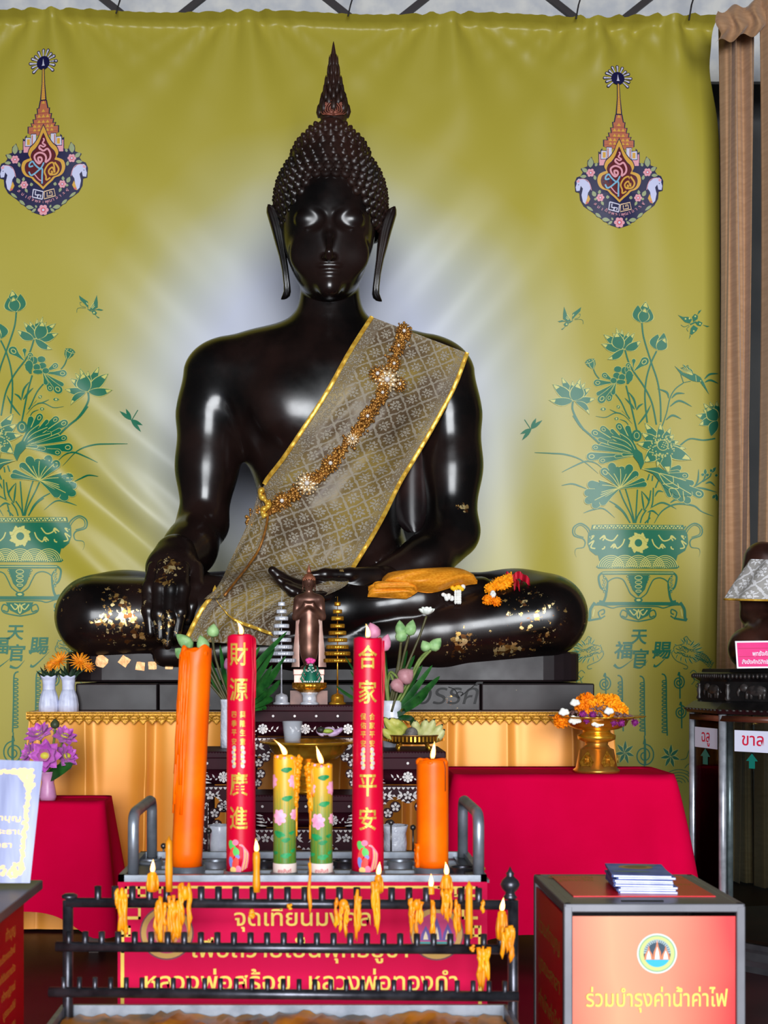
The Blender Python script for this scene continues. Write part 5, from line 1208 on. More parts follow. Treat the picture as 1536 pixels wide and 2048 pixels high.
# ------------------------------------------------------------------ things on the altar
def L(prof, px, py, Y, n=24, mi=0, mb=None, **kw):
    """lathe with a profile given in photo pixels (radius, height above py)"""
    s = Y/K; mb = mb or MB(); return mb.lathe([(max(r*s, .0004), z*s) for r, z in prof], at(px, py, Y), n, mi, **kw)
SILV = varied('silver_plate', (200, 202, 212), (230, 232, 242), 50, .3, .35)
GOLD = varied('polished_gold', (204, 136, 30), (240, 178, 60), 12, .24, .75)
GOLDM = varied('pressed_gold', (176, 108, 20), (230, 166, 56), 90, .3, .8, b=.5, bd=.003)
STEEL = varied('steel', (150, 152, 160), (180, 182, 190), 20, .32, .5)
YC = 6.9
def zon(px, Y, z): return (X_(px, Y), Y, z)
def py_of(z, Y): return HZ-(z-H)*K/Y
def tiered_tree(px, hw, m, label, metal):
    Y = 6.86; y0 = py_of(TC[4], Y); t = thing('tiered_offering_tree', label, 'ornament', zon(px, Y, TC[4]))
    kid(L([(0, 0), (17, 0), (17, 3), (13, 5), (13, 14), (11, 19), (5, 21), (2, 23), (0, 23)], px, y0, Y, mb=MB()).build('base', m), t)
    kid(MB().tube([at(px, y0-20, Y), at(px, y0-80, Y), at(px, 1193, Y)], [.0045, .0035, .0015], 8).build('stem', m), t)
    for k, (yy, r) in enumerate(zip((1208, 1223, 1237, 1252, 1266, 1280, 1294, 1307, 1321), hw)):
        mb = L([(r*.25, -2), (r*.96, -4), (r, -2.5), (r, 3), (r*.9, 4), (r*.2, 2.5)], px, yy, Y, 72, fn=lambda a, z: 1+.045*(1 if math.sin(a*24) > 0 else -1)); kid(mb.build('tier', m), t)
tiered_tree(563, (7, 10, 13, 15, 17, 19, 21, 24, 28), SILV, 'silver tiered tree ornament left of the standing figure', 0)
tiered_tree(675, (6, 9, 12, 14, 17, 19, 22, 25, 27), GOLD, 'gold tiered tree ornament right of the standing figure', 1)
# standing figure with crossed hands
YS = 6.95; yS = py_of(TC[4], YS)
fig = thing('standing_statuette', 'small bronze standing figure with hands crossed on its chest, between the tiered trees', 'statue', zon(618, YS, TC[4]))
def sdf_fig(P):
    q = lambda *a: (a[0], a[1], YS+a[2], a[3]); e = lambda c, r: ell(P, pp(c[0], c[1], YS+c[2]), (r[0]*YS/K, r[1]*YS/K, r[2]*YS/K))
    d = e((618, 1212, 0), (22, 13, 26)); d = smin(d, e((618, 1250, 0), (19, 13, 30)), .03); d = smin(d, e((618, 1290, .0), (19, 14, 46)), .04)
    d = smin(d, chn(P, [q(600, 1198, 0, 9), q(636, 1198, 0, 9)], .01), .03)
    for sx in (-1, 1):
        d = smin(d, chn(P, [q(618+sx*23, 1200, .0, 8), q(618+sx*27, 1234, 0, 6.5), q(618+sx*8, 1213, -.04, 4.5), q(618-sx*8, 1206, -.045, 3)], .01), .012)
    d = smin(d, chn(P, [q(618, 1186, 0, 7), q(618, 1176, -.005, 7)], .01), .015); d = smin(d, e((618, 1165, -.005), (11.5, 12, 14)), .012)
    d = smin(d, chn(P, [q(618, 1166, -.034, 1.2), q(618, 1171, -.04, 1.8)], .004), .006)
    for sx in (-1, 1):
        d = smin(d, chn(P, [q(618+sx*12, 1162, 0, 1.6), q(618+sx*12.5, 1180, 0, 1.6)], .004), .006)
        d = smin(d, e((618+sx*9, 1336, -.02), (8, 14, 6)), .012)
    return d
BRZ = varied('bronze', (84, 54, 44), (118, 82, 68), 14, .3, .55)
mb = nets_mb(sdf_fig, at(580, 1345, 6.83), at(656, 1148, 7.07), .0052, 1); kid(mb.build('body', BRZ, fix=False), fig)
hm = MB(); hm.ball(at(618, 1158, YS), (.0305, .033, .03), 0, 16, 10)
for i in range(5):
    for k in range(14): a = 2*PI*(k+.5*(i % 2))/14; r = .031*math.cos(i*.28); hm.ball(at(618, 1160-i*2.7, YS)+Vector((r*math.cos(a), r*math.sin(a), 0)), .0052, 0, 6, 4)
L([(4, 0), (5, 3), (3.5, 8), (1.5, 14), (.2, 20)], 618, 1146, YS, 10, mb=hm); kid(hm.build('hair', varied('copper_hair', (132, 78, 56), (160, 100, 74), 30, .4, .4)), fig)
rb_ = MB()
for sx in (-1, 1):
    rows = [[at(618+sx*x, y, YS+.01+k) for x, y in c] for k, c in ((0, ((17, 1232), (21, 1250), (20, 1290), (19, 1334))), (.004, ((26, 1236), (27, 1258), (31, 1296), (35, 1334))), (.02, ((26, 1238), (27, 1258), (31, 1298), (35, 1336))))]
    rb_.grid(rows); rb_.grid([[p+Vector((0, .012, 0)) for p in r] for r in rows])
kid(rb_.build('robe_wings', varied('rosy_stone', (196, 150, 138), (222, 184, 170), 12, .4, .2)), fig)
pd_ = MB(); pd_.box(at(618, 1371, YS), (.168, .15, .03)); pd_.box(at(618, 1358, YS), (.15, .14, .04), 1); pd_.box(at(618, 1344, YS), (.16, .15, .03), 1, bev=.004)
z_ = TC[4]; pd_.box((X_(618, YS), YS, z_+.035), (.19, .17, .07)); kid(pd_.build('pedestal', [varied('dark_bronze', (60, 36, 30), (84, 54, 44), 10, .35, .4), MATS['rosy_stone']]), fig)
# pressed gold bowl with a green leaf cone
YP = 6.82; yP = py_of(TC[4], YP)
ph = thing('footed_bowl', 'small footed bowl of silver and pressed gold in front of the standing figure', 'bowl', zon(619, YP, TC[4]))
kid(L([(0, 0), (18, 0), (19, 3), (14, 6), (14, 18), (17, 22), (18, 25), (0, 25)], 619, yP, YP).build('foot', SILV), ph)
kid(L([(0, 24), (17, 24), (26, 29), (34, 34), (34, 44), (30, 44), (26, 40), (0, 38)], 619, yP, YP, 60, fn=lambda a, z: 1+.03*math.sin(a*20)).build('bowl', GOLDM), ph)
cn_ = thing('leaf_cone', 'dark green folded-leaf cone with white beads and pink tip, in the small footed bowl', 'ornament', zon(622, YP, TC[4]+38*YP/K))
kid(L([(0, 0), (15, 0), (13, 12), (8, 30), (3, 44), (.5, 52)], 622, yP-39, YP, 16).build('cone', varied('leaf_green', (8, 84, 66), (16, 112, 84), 20, .5)), cn_)
mb = MB()
for k in range(18): a = 2*PI*k/18; mb.ball(at(622, yP-46, YP)+Vector((.037*math.cos(a), .037*math.sin(a), 0)), .0045, 0, 6, 4)
for dx, dy in ((-6, 28), (-4, 34), (-2, 40), (6, 28), (4, 34), (2, 40), (-2, 30), (2, 26), (0, 22)): mb.ball(at(622+dx, yP-39-dy, YP-.02), .0042, 0, 6, 4)
kid(mb.build('beads', JAS), cn_)
mb = MB()
for sx in (-1, 1):
    for k in range(3): mb.tube([at(622+sx*(12-k*2), yP-40-k*9, YP), at(622+sx*(20-k*3), yP-52-k*9, YP), at(622+sx*(17-k*3), yP-60-k*9, YP)], [.007, .006, .001], 6)
o = kid(mb.build('folded_leaves', MATS['leaf_green']), cn_)
mb = MB()
for k in range(6): mb.ball(at(621+6*math.cos(k), yP-88+3*math.sin(k*2), YP-.005), (.012, .01, .01), 0, 7, 5)
kid(mb.build('pink_tip', mat('pink_petal', (226, 70, 150), .5)), cn_)
# plants
LEAF = varied('leaf_blade', (16, 62, 22), (40, 98, 36), 14, .35, spec=.5); BUDG = varied('lotus_bud_green', (112, 158, 96), (168, 206, 140), 22, .5)
PINKB = varied('lotus_bud_pink', (206, 120, 150), (238, 160, 190), 18, .5, sss=.1); STEM = varied('lotus_stem', (92, 112, 50), (120, 138, 70), 20, .5); DSTEM = varied('dark_stem', (62, 60, 32), (84, 78, 44), 20, .5)
WHP = varied('white_lotus', (224, 232, 214), (246, 250, 242), 12, .5)
def bud(mb, tip, base, r, mi=0):
    tip, base = Vector(tip), Vector(base); d = tip-base; l = d.length; M = d.to_track_quat('Z', 'Y').to_matrix().to_4x4()
    mb.lathe([(r*.25, 0), (r*.8, l*.12), (r, l*.36), (r*.86, l*.6), (r*.45, l*.84), (r*.02, l)], base, 16, mi, True, M, fn=lambda a, z: 1+.05*abs(math.sin(a*2.5+z*9)))
def lotus_bud(label, tip, base, r, path, Y, Yb, m, sm=None, group=None):
    """bud head and its stalk down into the vase; points in photo pixels"""
    root = at(*path[-1], Yb); t = thing('lotus_bud', label, 'flower', root, 0, group); mb = MB(); bud(mb, at(*tip, Y), at(*base, Y), r*Y/K); kid(mb.build('bud', m), t)
    pts = bez([(*base, Y)]+[(x, y, Y+(Yb-Y)*(i+1)/len(path)) for i, (x, y) in enumerate(path)], 6); kid(MB().tube([at(*p) for p in pts], .0065, 8).build('stalk', sm or STEM), t)
def blades(label, px, py, Y, specs, group=None):
    t = thing('leaf_spray', label, 'leaves', at(px, py, Y))
    for (tx, ty, w_, bx, dy) in specs:
        c = bez([(px, py), ((px+tx)/2+bx, (py+ty)/2-abs(bx)*.3), (tx, ty)], 7); mb = MB(); A, B, M_ = [], [], []
        for i, (x, y) in enumerate(c):
            u = i/(len(c)-1); p = at(x, y, Y+dy*u); tn = Vector((c[min(i+1, len(c)-1)][0]-c[max(i-1, 0)][0], 0, -(c[min(i+1, len(c)-1)][1]-c[max(i-1, 0)][1]))).normalized(); s = Vector((-tn.z, .5, tn.x)).normalized()
            h = w_*Y/K/2*math.sin(PI*min(1, .08+u*.92))**.7*(1 if u < 1 else 0); A.append(p+s*h); M_.append(p+Vector((0, .25*h, 0))); B.append(p-s*h)
        mb.grid([A, M_, B]); kid(mb.build('leaf', LEAF), t)
WHITE = varied('white_porcelain', (206, 208, 222), (224, 226, 236), 30, .25, spec=.6)
YV = 6.6
v = thing('white_vase', 'tall white patterned vase behind the left red candle', 'vase', zon(461, YV, TL[4]))
yv = py_of(TL[4], YV); WP = varied('white_relief', (196, 198, 212), (224, 226, 236), 30, .3, spec=.6); bump(WP, noise(WP, tex(WP), 70, 1), .6, .006)
kid(L([(0, 0), (20, 0), (20.5, 20), (20, 60), (19, 85), (21, 96), (20, 97), (17, 90), (17, 20), (0, 18)], 461, yv, YV).build('vessel', WP), v)
V1 = (461, yv-80)
for lab, tip, base, r, path, m in (('pale green lotus bud at the far left above the orange candle', (352, 1268), (384, 1296), 13, [(405, 1320), (450, 1400)], BUDG), ('green lotus bud standing behind the orange candle’s top', (400, 1270), (410, 1304), 13, [(425, 1340), (456, 1405)], BUDG),
        ('lowest green lotus bud at the left of the orange candle', (350, 1297), (370, 1314), 12, [(400, 1345), (452, 1405)], BUDG), ('tallest green lotus bud left of the left red candle', (428, 1247), (425, 1274), 12.5, [(432, 1320), (460, 1405)], BUDG)):
    lotus_bud(lab, tip, base, r, path+[V1], YV-.05, YV, m, DSTEM)
lotus_bud('small mauve bud peeping out left of the left red candle', (452, 1316), (462, 1340), 11, [(466, 1370), V1], YV-.05, YV, varied('mauve_bud', (150, 90, 130), (176, 116, 150), 18, .5))
blades('spray of long dark green leaves behind the left red candle', 465, yv-70, YV, [(575, 1262, 15, -14, -.1), (562, 1330, 17, 14, -.16), (545, 1395, 16, 26, -.1), (520, 1292, 16, -6, .05), (532, 1300, 14, 2, .0), (500, 1280, 12, -4, .05), (550, 1296, 15, 4, -.05), (402, 1272, 10, -4, .05), (440, 1290, 12, -3, .06), (505, 1345, 14, 10, -.2), (528, 1420, 13, 26, -.05), (470, 1300, 12, 0, .05), (560, 1360, 15, 24, -.02), (535, 1375, 15, 20, -.12), (512, 1318, 14, 2, -.1), (545, 1330, 15, 10, .05), (395, 1300, 10, -4, .06), (415, 1330, 12, -6, .03), (572, 1312, 13, 10, .08), (500, 1400, 14, 12, -.15)])
v = thing('white_vase', 'plain white vase behind the right red candle, holding lotus stalks', 'vase', zon(783, YV+.05, TR[4]))
yv2 = py_of(TR[4], YV+.05)
kid(L([(0, 0), (17, 0), (20, 30), (21, 60), (20, 85), (19, 93), (17, 93), (18, 60), (0, 40)], 783, yv2, YV+.05).build('vessel', WHITE), v)
V2 = (781, yv2-70)
for lab, tip, base, r, path, m, s in (('left one of three green lotus buds right of the right red candle', (799, 1240), (802, 1272), 11, [(798, 1330), (784, 1405)], BUDG, DSTEM), ('middle lower one of the three green lotus buds', (803, 1256), (802, 1284), 12, [(796, 1330), (780, 1405)], BUDG, DSTEM), ('right one of the three green lotus buds', (826, 1239), (818, 1271), 11.5, [(803, 1330), (788, 1405)], BUDG, DSTEM),
        ('green lotus bud at the bend of the pale curved stalk', (845, 1281), (856, 1302), 11, [(838, 1320), (815, 1365), (795, 1400)], BUDG, STEM), ('rightmost green lotus bud in the right vase', (882, 1276), (862, 1300), 12, [(840, 1325), (818, 1370), (798, 1405)], BUDG, STEM),
        ('pink lotus bud just right of the flame of the right red candle', (740, 1245), (752, 1277), 14, [(765, 1330), (776, 1405)], PINKB, STEM), ('smaller pink lotus bud beside the right red candle', (776, 1268), (766, 1302), 12, [(770, 1340), (778, 1405)], PINKB, STEM),
        ('drooping pink lotus bud in front of the right vase', (826, 1340), (800, 1362), 17, [(790, 1350), (780, 1345), (775, 1370), (778, 1405)], varied('dusty_pink_bud', (170, 116, 120), (206, 150, 158), 18, .5), STEM), ('lowest drooping lotus bud above the white vase', (806, 1386), (786, 1360), 13, [(781, 1350), (776, 1365), (777, 1400)], MATS['dusty_pink_bud'], STEM)):
    lotus_bud(lab, tip, base, r, path+[V2], YV-.02, YV+.05, m, s)
wl_ = thing('white_lotus', 'open white lotus flower at the top of the right vase', 'flower', at(782, yv2-70, YV)); mb = MB()
for ring, (n_, r, up) in enumerate(((7, 18, .55), (6, 16, .95), (5, 13, 1.3))):
    for k in range(n_):
        a = 2*PI*(k+.5*ring)/n_; d = Vector((math.cos(a)*math.cos(up), math.sin(a)*math.cos(up), math.sin(up))); c = at(853, 1228, YV-.02); M = d.to_track_quat('Z', 'Y').to_matrix().to_4x4(); mb.ball(c+d*(r*.5*YV/K), (r*.42*YV/K, r*.22*YV/K, r*.6*YV/K), 0, 8, 6, M)
kid(mb.build('petals', WHP), wl_); kid(MB().tube([at(*p, YV) for p in bez([(853, 1232), (838, 1275), (815, 1330), (796, 1380), (783, yv2-70)], 5)], .006, 8).build('stalk', DSTEM), wl_)
blades('spray of dark green leaves in the right white vase', 785, yv2-60, YV+.05, [(880, 1352, 16, 8, -.1), (858, 1374, 18, 16, -.12), (822, 1452, 13, 18, -.25), (830, 1310, 16, -8, .05), (760, 1330, 13, -4, .05), (700, 1340, 7, -14, .05), (672, 1372, 8, -22, .0), (690, 1312, 6, -10, .1), (815, 1300, 14, -4, .1), (845, 1330, 15, -2, .05), (770, 1300, 10, -4, .1), (865, 1330, 14, 2, -.05), (800, 1420, 12, 14, -.2), (838, 1392, 14, 16, -.1), (700, 1372, 8, -18, .05), (824, 1345, 15, 4, .0), (808, 1325, 13, -2, .05)])
# water glass, brass tray and a fallen lotus
YF = 6.52
b_ = thing('brass_pedestal_tray', 'wide brass pedestal tray carrying a glass of water, behind the two lotus-painted candles', 'tray', zon(617, YF, TF[4]))
yF = py_of(TF[4], YF)
kid(L([(0, 0), (38, 0), (40, 5), (24, 12), (18, 24), (30, 30), (34, 36), (26, 44), (16, 50), (20, 58), (0, 58)], 617, yF, YF, 36).build('foot', GOLD), b_)
kid(L([(0, 56), (22, 57), (56, 66), (72, 80), (80, 96), (96, 99), (97, 103), (92, 104), (78, 100), (66, 84), (0, 78)], 617, yF, YF, 72, fn=lambda a, z: 1+(.012*math.sin(a*30) if z > .23 else 0)).build('dish', GOLD), b_)
GLASS = mat('clear_glass', (240, 245, 255), .12, spec=.8, alpha=.2)
g_ = thing('water_glass', 'clear tumbler of water standing on the brass tray', 'glass', zon(585, YF, TF[4]+.24)); yg = yF-99
kid(L([(0, 0), (16, 0), (18, 20), (20.5, 43), (19, 43), (16.5, 20), (14.5, 3), (0, 3)], 585, yg, YF, 28, fn=lambda a, z: 1+.02*math.sin(a*14)).build('tumbler', GLASS), g_)
lt = thing('lotus_bloom', 'pale lilac lotus bloom with a green calyx lying on the brass tray', 'flower', zon(657, YF, TF[4]+.2)); mb = MB()
for k, (x, y, a, r) in enumerate(((646, 1464, .3, 13), (668, 1466, -.3, 14), (658, 1460, .0, 13), (677, 1462, -.6, 11), (640, 1466, .7, 10))): mb.ball(at(x, y, YF-.04), (r*YF/K, .03, r*.5*YF/K), 0, 10, 6, Matrix.Rotation(a, 4, 'Y'))
kid(mb.build('petals', varied('lilac_petals', (196, 160, 200), (226, 200, 226), 20, .5)), lt)
kid(MB().ball(at(655, 1462, YF-.07), (.03, .02, .012), 0, 8, 5).ball(at(642, 1460, YF-.07), (.022, .02, .016), 1, 8, 5).build('calyx', [varied('calyx', (150, 170, 60), (180, 196, 90), 20, .5), mat('dark_calyx', (42, 40, 30), .5)]), lt)
# banana tray
YN = 6.46; yN = py_of(TR[4], YN)
bt = thing('openwork_tray', 'openwork brass tray on small feet holding the bananas', 'tray', zon(826, YN, TR[4]))
kid(L([(0, 12), (40, 12), (56, 17), (62, 29), (64, 31), (60, 31), (54, 20), (38, 14), (0, 14)], 826, yN, YN, 48).build('dish', varied('brown_brass', (104, 68, 30), (150, 104, 50), 30, .35, .7)), bt)
mb = MB()
for k in range(48): a = 2*PI*k/48; p = at(826, yN, YN); mb.box(p+Vector((.146*math.cos(a), .146*math.sin(a), 23*YN/K)), (.004, .008, 10*YN/K), 0, a)
kid(mb.build('openwork_rim', GOLD), bt)
for a in (PI*1.25, PI*1.75, PI*.25, PI*.75): kid(MB().tube([at(826, yN-12, YN)+Vector((.09*math.cos(a), .09*math.sin(a), 0)), at(826, yN-6, YN)+Vector((.1*math.cos(a), .1*math.sin(a), 0)), at(826, yN-.6, YN)+Vector((.105*math.cos(a), .105*math.sin(a), 0))], .007, 8).build('foot', GOLD), bt)
BAN = varied('banana_skin', (150, 160, 60), (206, 198, 104), 16, .5); BANP = varied('pale_banana', (176, 178, 110), (206, 202, 146), 22, .5); BTIP = mat('banana_tip', (48, 46, 26), .6)
def banana(label, pts, r, m):
    t = thing('banana', label, 'banana', at(*pts[0], YN)); c = bez([(x, y, YN-.05-.04*i/2) for i, (x, y) in enumerate(pts)], 6); n = len(c); mb = MB().tube([at(*p) for p in c], [max(.002, r*(min(1, .45+i/n*2.2, .3+(n-1-i)/n*3))) for i in range(n)], 5); kid(mb.build('fruit', m), t)
    e = at(*c[-1]); kid(MB().ball(e, .006, 0, 6, 4).build('tip', BTIP), t)
ORDS = ('frontmost', 'second', 'third', 'fourth', 'fifth')
for i, pts in enumerate(([(812, 1474), (790, 1462), (768, 1436)], [(812, 1470), (795, 1452), (780, 1438)], [(810, 1476), (785, 1474), (764, 1458)], [(814, 1466), (800, 1450), (786, 1444)])): banana('yellow-green banana on the left side of the brass tray, %s from the rim' % ORDS[i], pts, .024, BAN)
for i, pts in enumerate(([(836, 1474), (848, 1456), (852, 1440)], [(840, 1476), (858, 1462), (868, 1440)], [(842, 1478), (866, 1470), (884, 1450)], [(846, 1479), (872, 1476), (888, 1460)], [(834, 1472), (832, 1456), (830, 1442)])): banana('pale green banana on the right side of the brass tray, %s from the dark stalk' % ORDS[i], pts, .022, BANP)
tag(MB().ball(at(823, 1466, YN-.12), (.03, .02, .028), 0, 10, 7).ball(at(815, 1474, YN-.11), (.028, .02, .02), 0, 10, 7).build('banana_stalk', varied('dark_stalk', (70, 64, 62), (112, 106, 100), 50, .7)), 'dark cut banana stalk in the middle of the brass tray', 'stalk')
# white pots on the bench
YK = 6.12
for px, r, lab in ((440, 23, 'white frilled pot left of the left red candle, on the bench'), (790, 26, 'white relief pot between the right red and short orange candles')):
    t = thing('white_pot', lab, 'pot', zon(px, YK, TB[4])); yk = py_of(TB[4], YK)
    kid(L([(0, 0), (r*.86, 0), (r*.92, 24), (r*.84, 44), (r, 60), (r*.95, 61), (r*.8, 44), (0, 30)], px, yk, YK, 32, fn=lambda a, z: 1+(.05*math.sin(a*7) if z > .12 else 0)).build('vessel', WHITE if r < 25 else WP), t)
# vases and flowers at the platform's left end
VW = varied('white_plastic_vase', (196, 200, 226), (214, 218, 240), 30, .4); ORP = varied('orange_petals', (228, 124, 8), (250, 164, 30), 40, .55); DKL = varied('dark_leaf', (16, 34, 20), (34, 58, 34), 20, .5)
YA = 7.68
for px, fx, fy, lab, tilt in ((98, 118, 1322, 'left one of the two white fluted vases at the platform end', -.3), (137, 160, 1324, 'right one of the two white fluted vases at the platform end', .3)):
    y = py_of(ZT+.003, YA); t = thing('fluted_vase', lab, 'vase', zon(px, YA, ZT+.003), 0, None)
    mb = L([(0, 0), (20, 0), (20.3, 14), (17.5, 30), (12.5, 44)], px, y, YA, 48, fn=lambda a, z: 1+.025*math.cos(a*14)); L([(12.5, 44), (12.5, 54), (13.5, 62)], px, y, YA, 48, mb=mb, cap=False)
    s = YA/K; rows = [[at(px, y, YA)+Vector((rr*s*(1+.05*w_*math.sin(7*a))*math.cos(a), rr*s*(1+.05*w_*math.sin(7*a))*math.sin(a), (zz+w_*1.6*math.sin(7*a))*s)) for a in [2*PI*k/48 for k in range(48)]] for rr, zz, w_ in ((13.5, 62, 0), (17, 70, .6), (18, 71, 1), (15, 66, .5), (11, 58, 0), (8, 50, 0))]
    mb.grid(rows, 0, True); kid(mb.build('vessel', VW), t)
    for q in range(8): a = 2*PI*q/8+.2; pass
    for i, (ox, oy, r) in enumerate(((0, 0, 24), (-16, 10, 15))):
        f = thing('orange_daisy', ('large' if i == 0 else 'small')+' orange artificial daisy in the '+('left' if px < 120 else 'right')+' fluted vase', 'flower', at(px, y-50, YA)); c = at(fx+ox*(1 if px < 120 else -1), fy+oy, YA-.04); mb = MB(); nrm = Vector((tilt, -.75, .65)).normalized(); M0 = nrm.to_track_quat('Z', 'Y').to_matrix().to_4x4()
        for ring, (n_, q, up) in enumerate(((16, 1, .1), (13, .8, .35), (10, .5, .7))):
            for k in range(n_):
                a = 2*PI*(k+.5*ring)/n_+rnd.random()*.2; d = M0 @ Vector((math.cos(a)*math.cos(up), math.sin(a)*math.cos(up), math.sin(up))); M = d.to_track_quat('Z', 'Y').to_matrix().to_4x4(); mb.ball(c+d*(r*q*.55*s), (r*.10*s, r*.05*s, r*q*.5*s), 0, 6, 5, M)
        kid(mb.build('petals', ORP), f); kid(MB().tube([c, (c+at(px, y-62, YA))/2, at(px, y-50, YA)], .006, 6).build('stalk', DKL), f)
        if i == 0:
            lf = MB()
            for k, (tx, ty) in enumerate(((-26, -82), (24, -86), (-10, -96), (14, -98), (-18, -90))):
                p0, p1 = at(px, y-56, YA), at(px+tx, y+ty, YA-.03); d = p1-p0; sd = Vector((-d.z, .3*d.length, d.x)).normalized()*.016; lf.grid([[p0, p0+d*.45+sd, p1], [p0, p0+d*.5+Vector((0, .01, 0)), p1], [p0, p0+d*.45-sd, p1]])
            kid(lf.build('leaves', DKL), f)
# pink lotus arrangement on the left table
YL = 7.12; yl = py_of(LT[4]+.006, YL)
v = thing('pink_vase', 'pink waisted vase on the crimson table at the left', 'vase', zon(96, YL, LT[4]+.006))
kid(L([(0, 0), (15, 0), (17, 8), (15, 22), (12, 36), (15, 54), (17, 58), (14, 58), (10, 38), (0, 30)], 96, yl, YL).build('vessel', varied('pink_glaze', (196, 130, 176), (214, 150, 194), 12, .35)), v)
LOT = varied('silk_lotus', (178, 70, 176), (210, 112, 204), 14, .45, sheen=.3); CTR = mat('lotus_centre', (214, 204, 70), .6)
def silk_lotus(px, py, r, nrm, lab, dy=0):
    f = thing('silk_lotus', lab, 'flower', at(96, yl-45, YL)); c = at(px, py, YL-dy); s = YL/K; M0 = Vector(nrm).normalized().to_track_quat('Z', 'Y').to_matrix().to_4x4(); mb = MB()
    for ring, (n_, q, up) in enumerate(((8, 1, .15), (7, .9, .6), (6, .72, 1.0))):
        for k in range(n_):
            a = 2*PI*(k+.5*ring)/n_; d = M0 @ Vector((math.cos(a)*math.cos(up), math.sin(a)*math.cos(up), math.sin(up))); M = (d.to_track_quat('Z', 'Y').to_matrix().to_4x4())
            sd = d.cross(M0 @ Vector((0, 0, 1))).normalized(); o = M0 @ Vector((0, 0, 1)); R_ = r*q*s; rows = []
            for t_, w_ in ((0, .15), (.3, .5), (.6, .5), (.85, .26), (1, .02)): rows.append([c+d*R_*t_+sd*R_*w_*e_*.62+o*R_*(.10*e_*e_-.12*t_*(1-t_)) for e_ in (-1, -.5, 0, .5, 1)])
            mb.grid(rows)
    kid(mb.build('petals', LOT), f); kid(MB().ball(c+M0 @ Vector((0, 0, r*.22*s)), (r*.3*s, r*.3*s, r*.22*s), 0, 10, 6).build('seed_head', CTR), f); kid(MB().tube([c, at((px+96)/2, (py+yl-40)/2, YL), at(96, yl-45, YL)], .005, 6).build('stalk', STEM), f)
silk_lotus(92, 1512, 34, (-.05, -1, .15), 'frontmost and largest of the mauve silk lotuses, facing forward', .12); silk_lotus(80, 1472, 32, (-.3, -.5, .9), 'mauve silk lotus at the upper left of the bunch', .0)
silk_lotus(128, 1476, 28, (.4, -.5, .8), 'mauve silk lotus at the upper right of the bunch', .02); silk_lotus(62, 1508, 26, (-.9, -.5, .4), 'mauve silk lotus at the lower left of the bunch', .04); silk_lotus(130, 1514, 28, (.8, -.6, .4), 'mauve silk lotus at the lower right of the bunch', .05)
lotus_bud('dark lotus bud sticking up above the mauve silk lotuses', (110, 1437), (110, 1457), 9, [(107, 1490), (96, yl-45)], YL-.03, YL, varied('dark_bud', (50, 62, 40), (80, 84, 60), 20, .5))
blades('single broad green leaf under the mauve silk lotuses', 92, 1560, YL, [(146, 1527, 26, -4, -.12)])
# flower bowl on the right table
YO = 7.12; yo = py_of(RT[4]+.005, YO)
ob = thing('footed_offering_bowl', 'large gold footed bowl heaped with flowers on the crimson table', 'bowl', zon(1193, YO, RT[4]+.005))
kid(L([(0, 0), (45, 0), (46, 5), (41, 9), (34, 46), (27, 49), (22, 56), (24, 62), (0, 62)], 1193, yo, YO, 48).build('foot', varied('satin_gold', (186, 126, 50), (216, 156, 72), 10, .3, .8)), ob)
kid(L([(0, 60), (26, 61), (37, 66), (38, 74), (28, 79), (27, 84), (44, 87), (58, 94), (63, 104), (72, 108), (94, 111), (95, 113), (70, 112), (56, 106), (0, 98)], 1193, yo, YO, 96, fn=lambda a, z: 1+(.02*math.sin(a*24) if z > .285 else 0)).build('dish', GOLD), ob)
lf = MB()
for a in (-2.25, -1.2, -.2):
    c = at(1193, yo, YO)+Vector((.103*math.cos(a), .103*math.sin(a), 26*YO/K)); n_ = Vector((math.cos(a), math.sin(a), .2)); sd = Vector((-math.sin(a), math.cos(a), 0))
    lf.add([c+n_*.004+sd*(.042*x)+Vector((-n_.x*.22*z, -n_.y*.22*z, z)) for x, z in ((0, .052), (.5, .02), (1, -.012), (.7, -.034), (0, -.03), (-.7, -.034), (-1, -.012), (-.5, .02))], [tuple(range(8))], 0, False)
    for q in (-.5, 0, .5): lf.tube([c+n_*.007+sd*.02*q+Vector((0, 0, -.02)), c+n_*.004+sd*.012*q+Vector((0, 0, .025))], .002, 5)
kid(lf.build('leaf_boss', GOLDM), ob)
MB_ = (('topmost orange marigold of the heap in the offering bowl', 1172, 1404, 19), ('marigold at the upper right of the heap', 1222, 1407, 19), ('marigold in the middle of the heap', 1190, 1418, 20), ('marigold at the left shoulder of the heap', 1174, 1426, 16), ('large marigold at the right shoulder of the heap', 1236, 1424, 20), ('marigold at the front right centre', 1206, 1432, 19), ('lowest left marigold resting on the bowl’s rim', 1123, 1440, 16),
       ('front marigold just above the rim', 1196, 1442, 15), ('marigold behind the middle of the heap', 1204, 1404, 17), ('marigold between the topmost and left-shoulder ones', 1164, 1416, 15))
for i, (lab, x, y, r) in enumerate(MB_):
    mb = MB(); pom(mb, at(x, y, YO-.05-.03*(y > 1425)+.03*(y < 1406)), r*YO/K, 0, i+50, 90); tag(mb.build('marigold', MARI if i % 3 else MARI2), lab, 'flower', 'marigolds in the offering bowl')
for i, (lab, x, y, r) in enumerate((('white blossoms at the left front of the bowl', 1150, 1440, 12), ('white blossoms at the front of the bowl', 1196, 1446, 12), ('white blossom between the marigolds at right', 1218, 1422, 8), ('white blossoms at the far left of the heap', 1128, 1424, 9), ('white blossoms at the upper left of the heap', 1150, 1405, 8))):
    mb = MB()
    for k in range(10): mb.ball(at(x+r*.8*math.cos(k*2.4)*math.sqrt((k+.5)/10), y+r*.6*math.sin(k*2.4)*math.sqrt((k+.5)/10), YO-.15), (.014, .011, .011), 0, 6, 4)
    tag(mb.build('white_blossoms', JAS), lab, 'flowers')
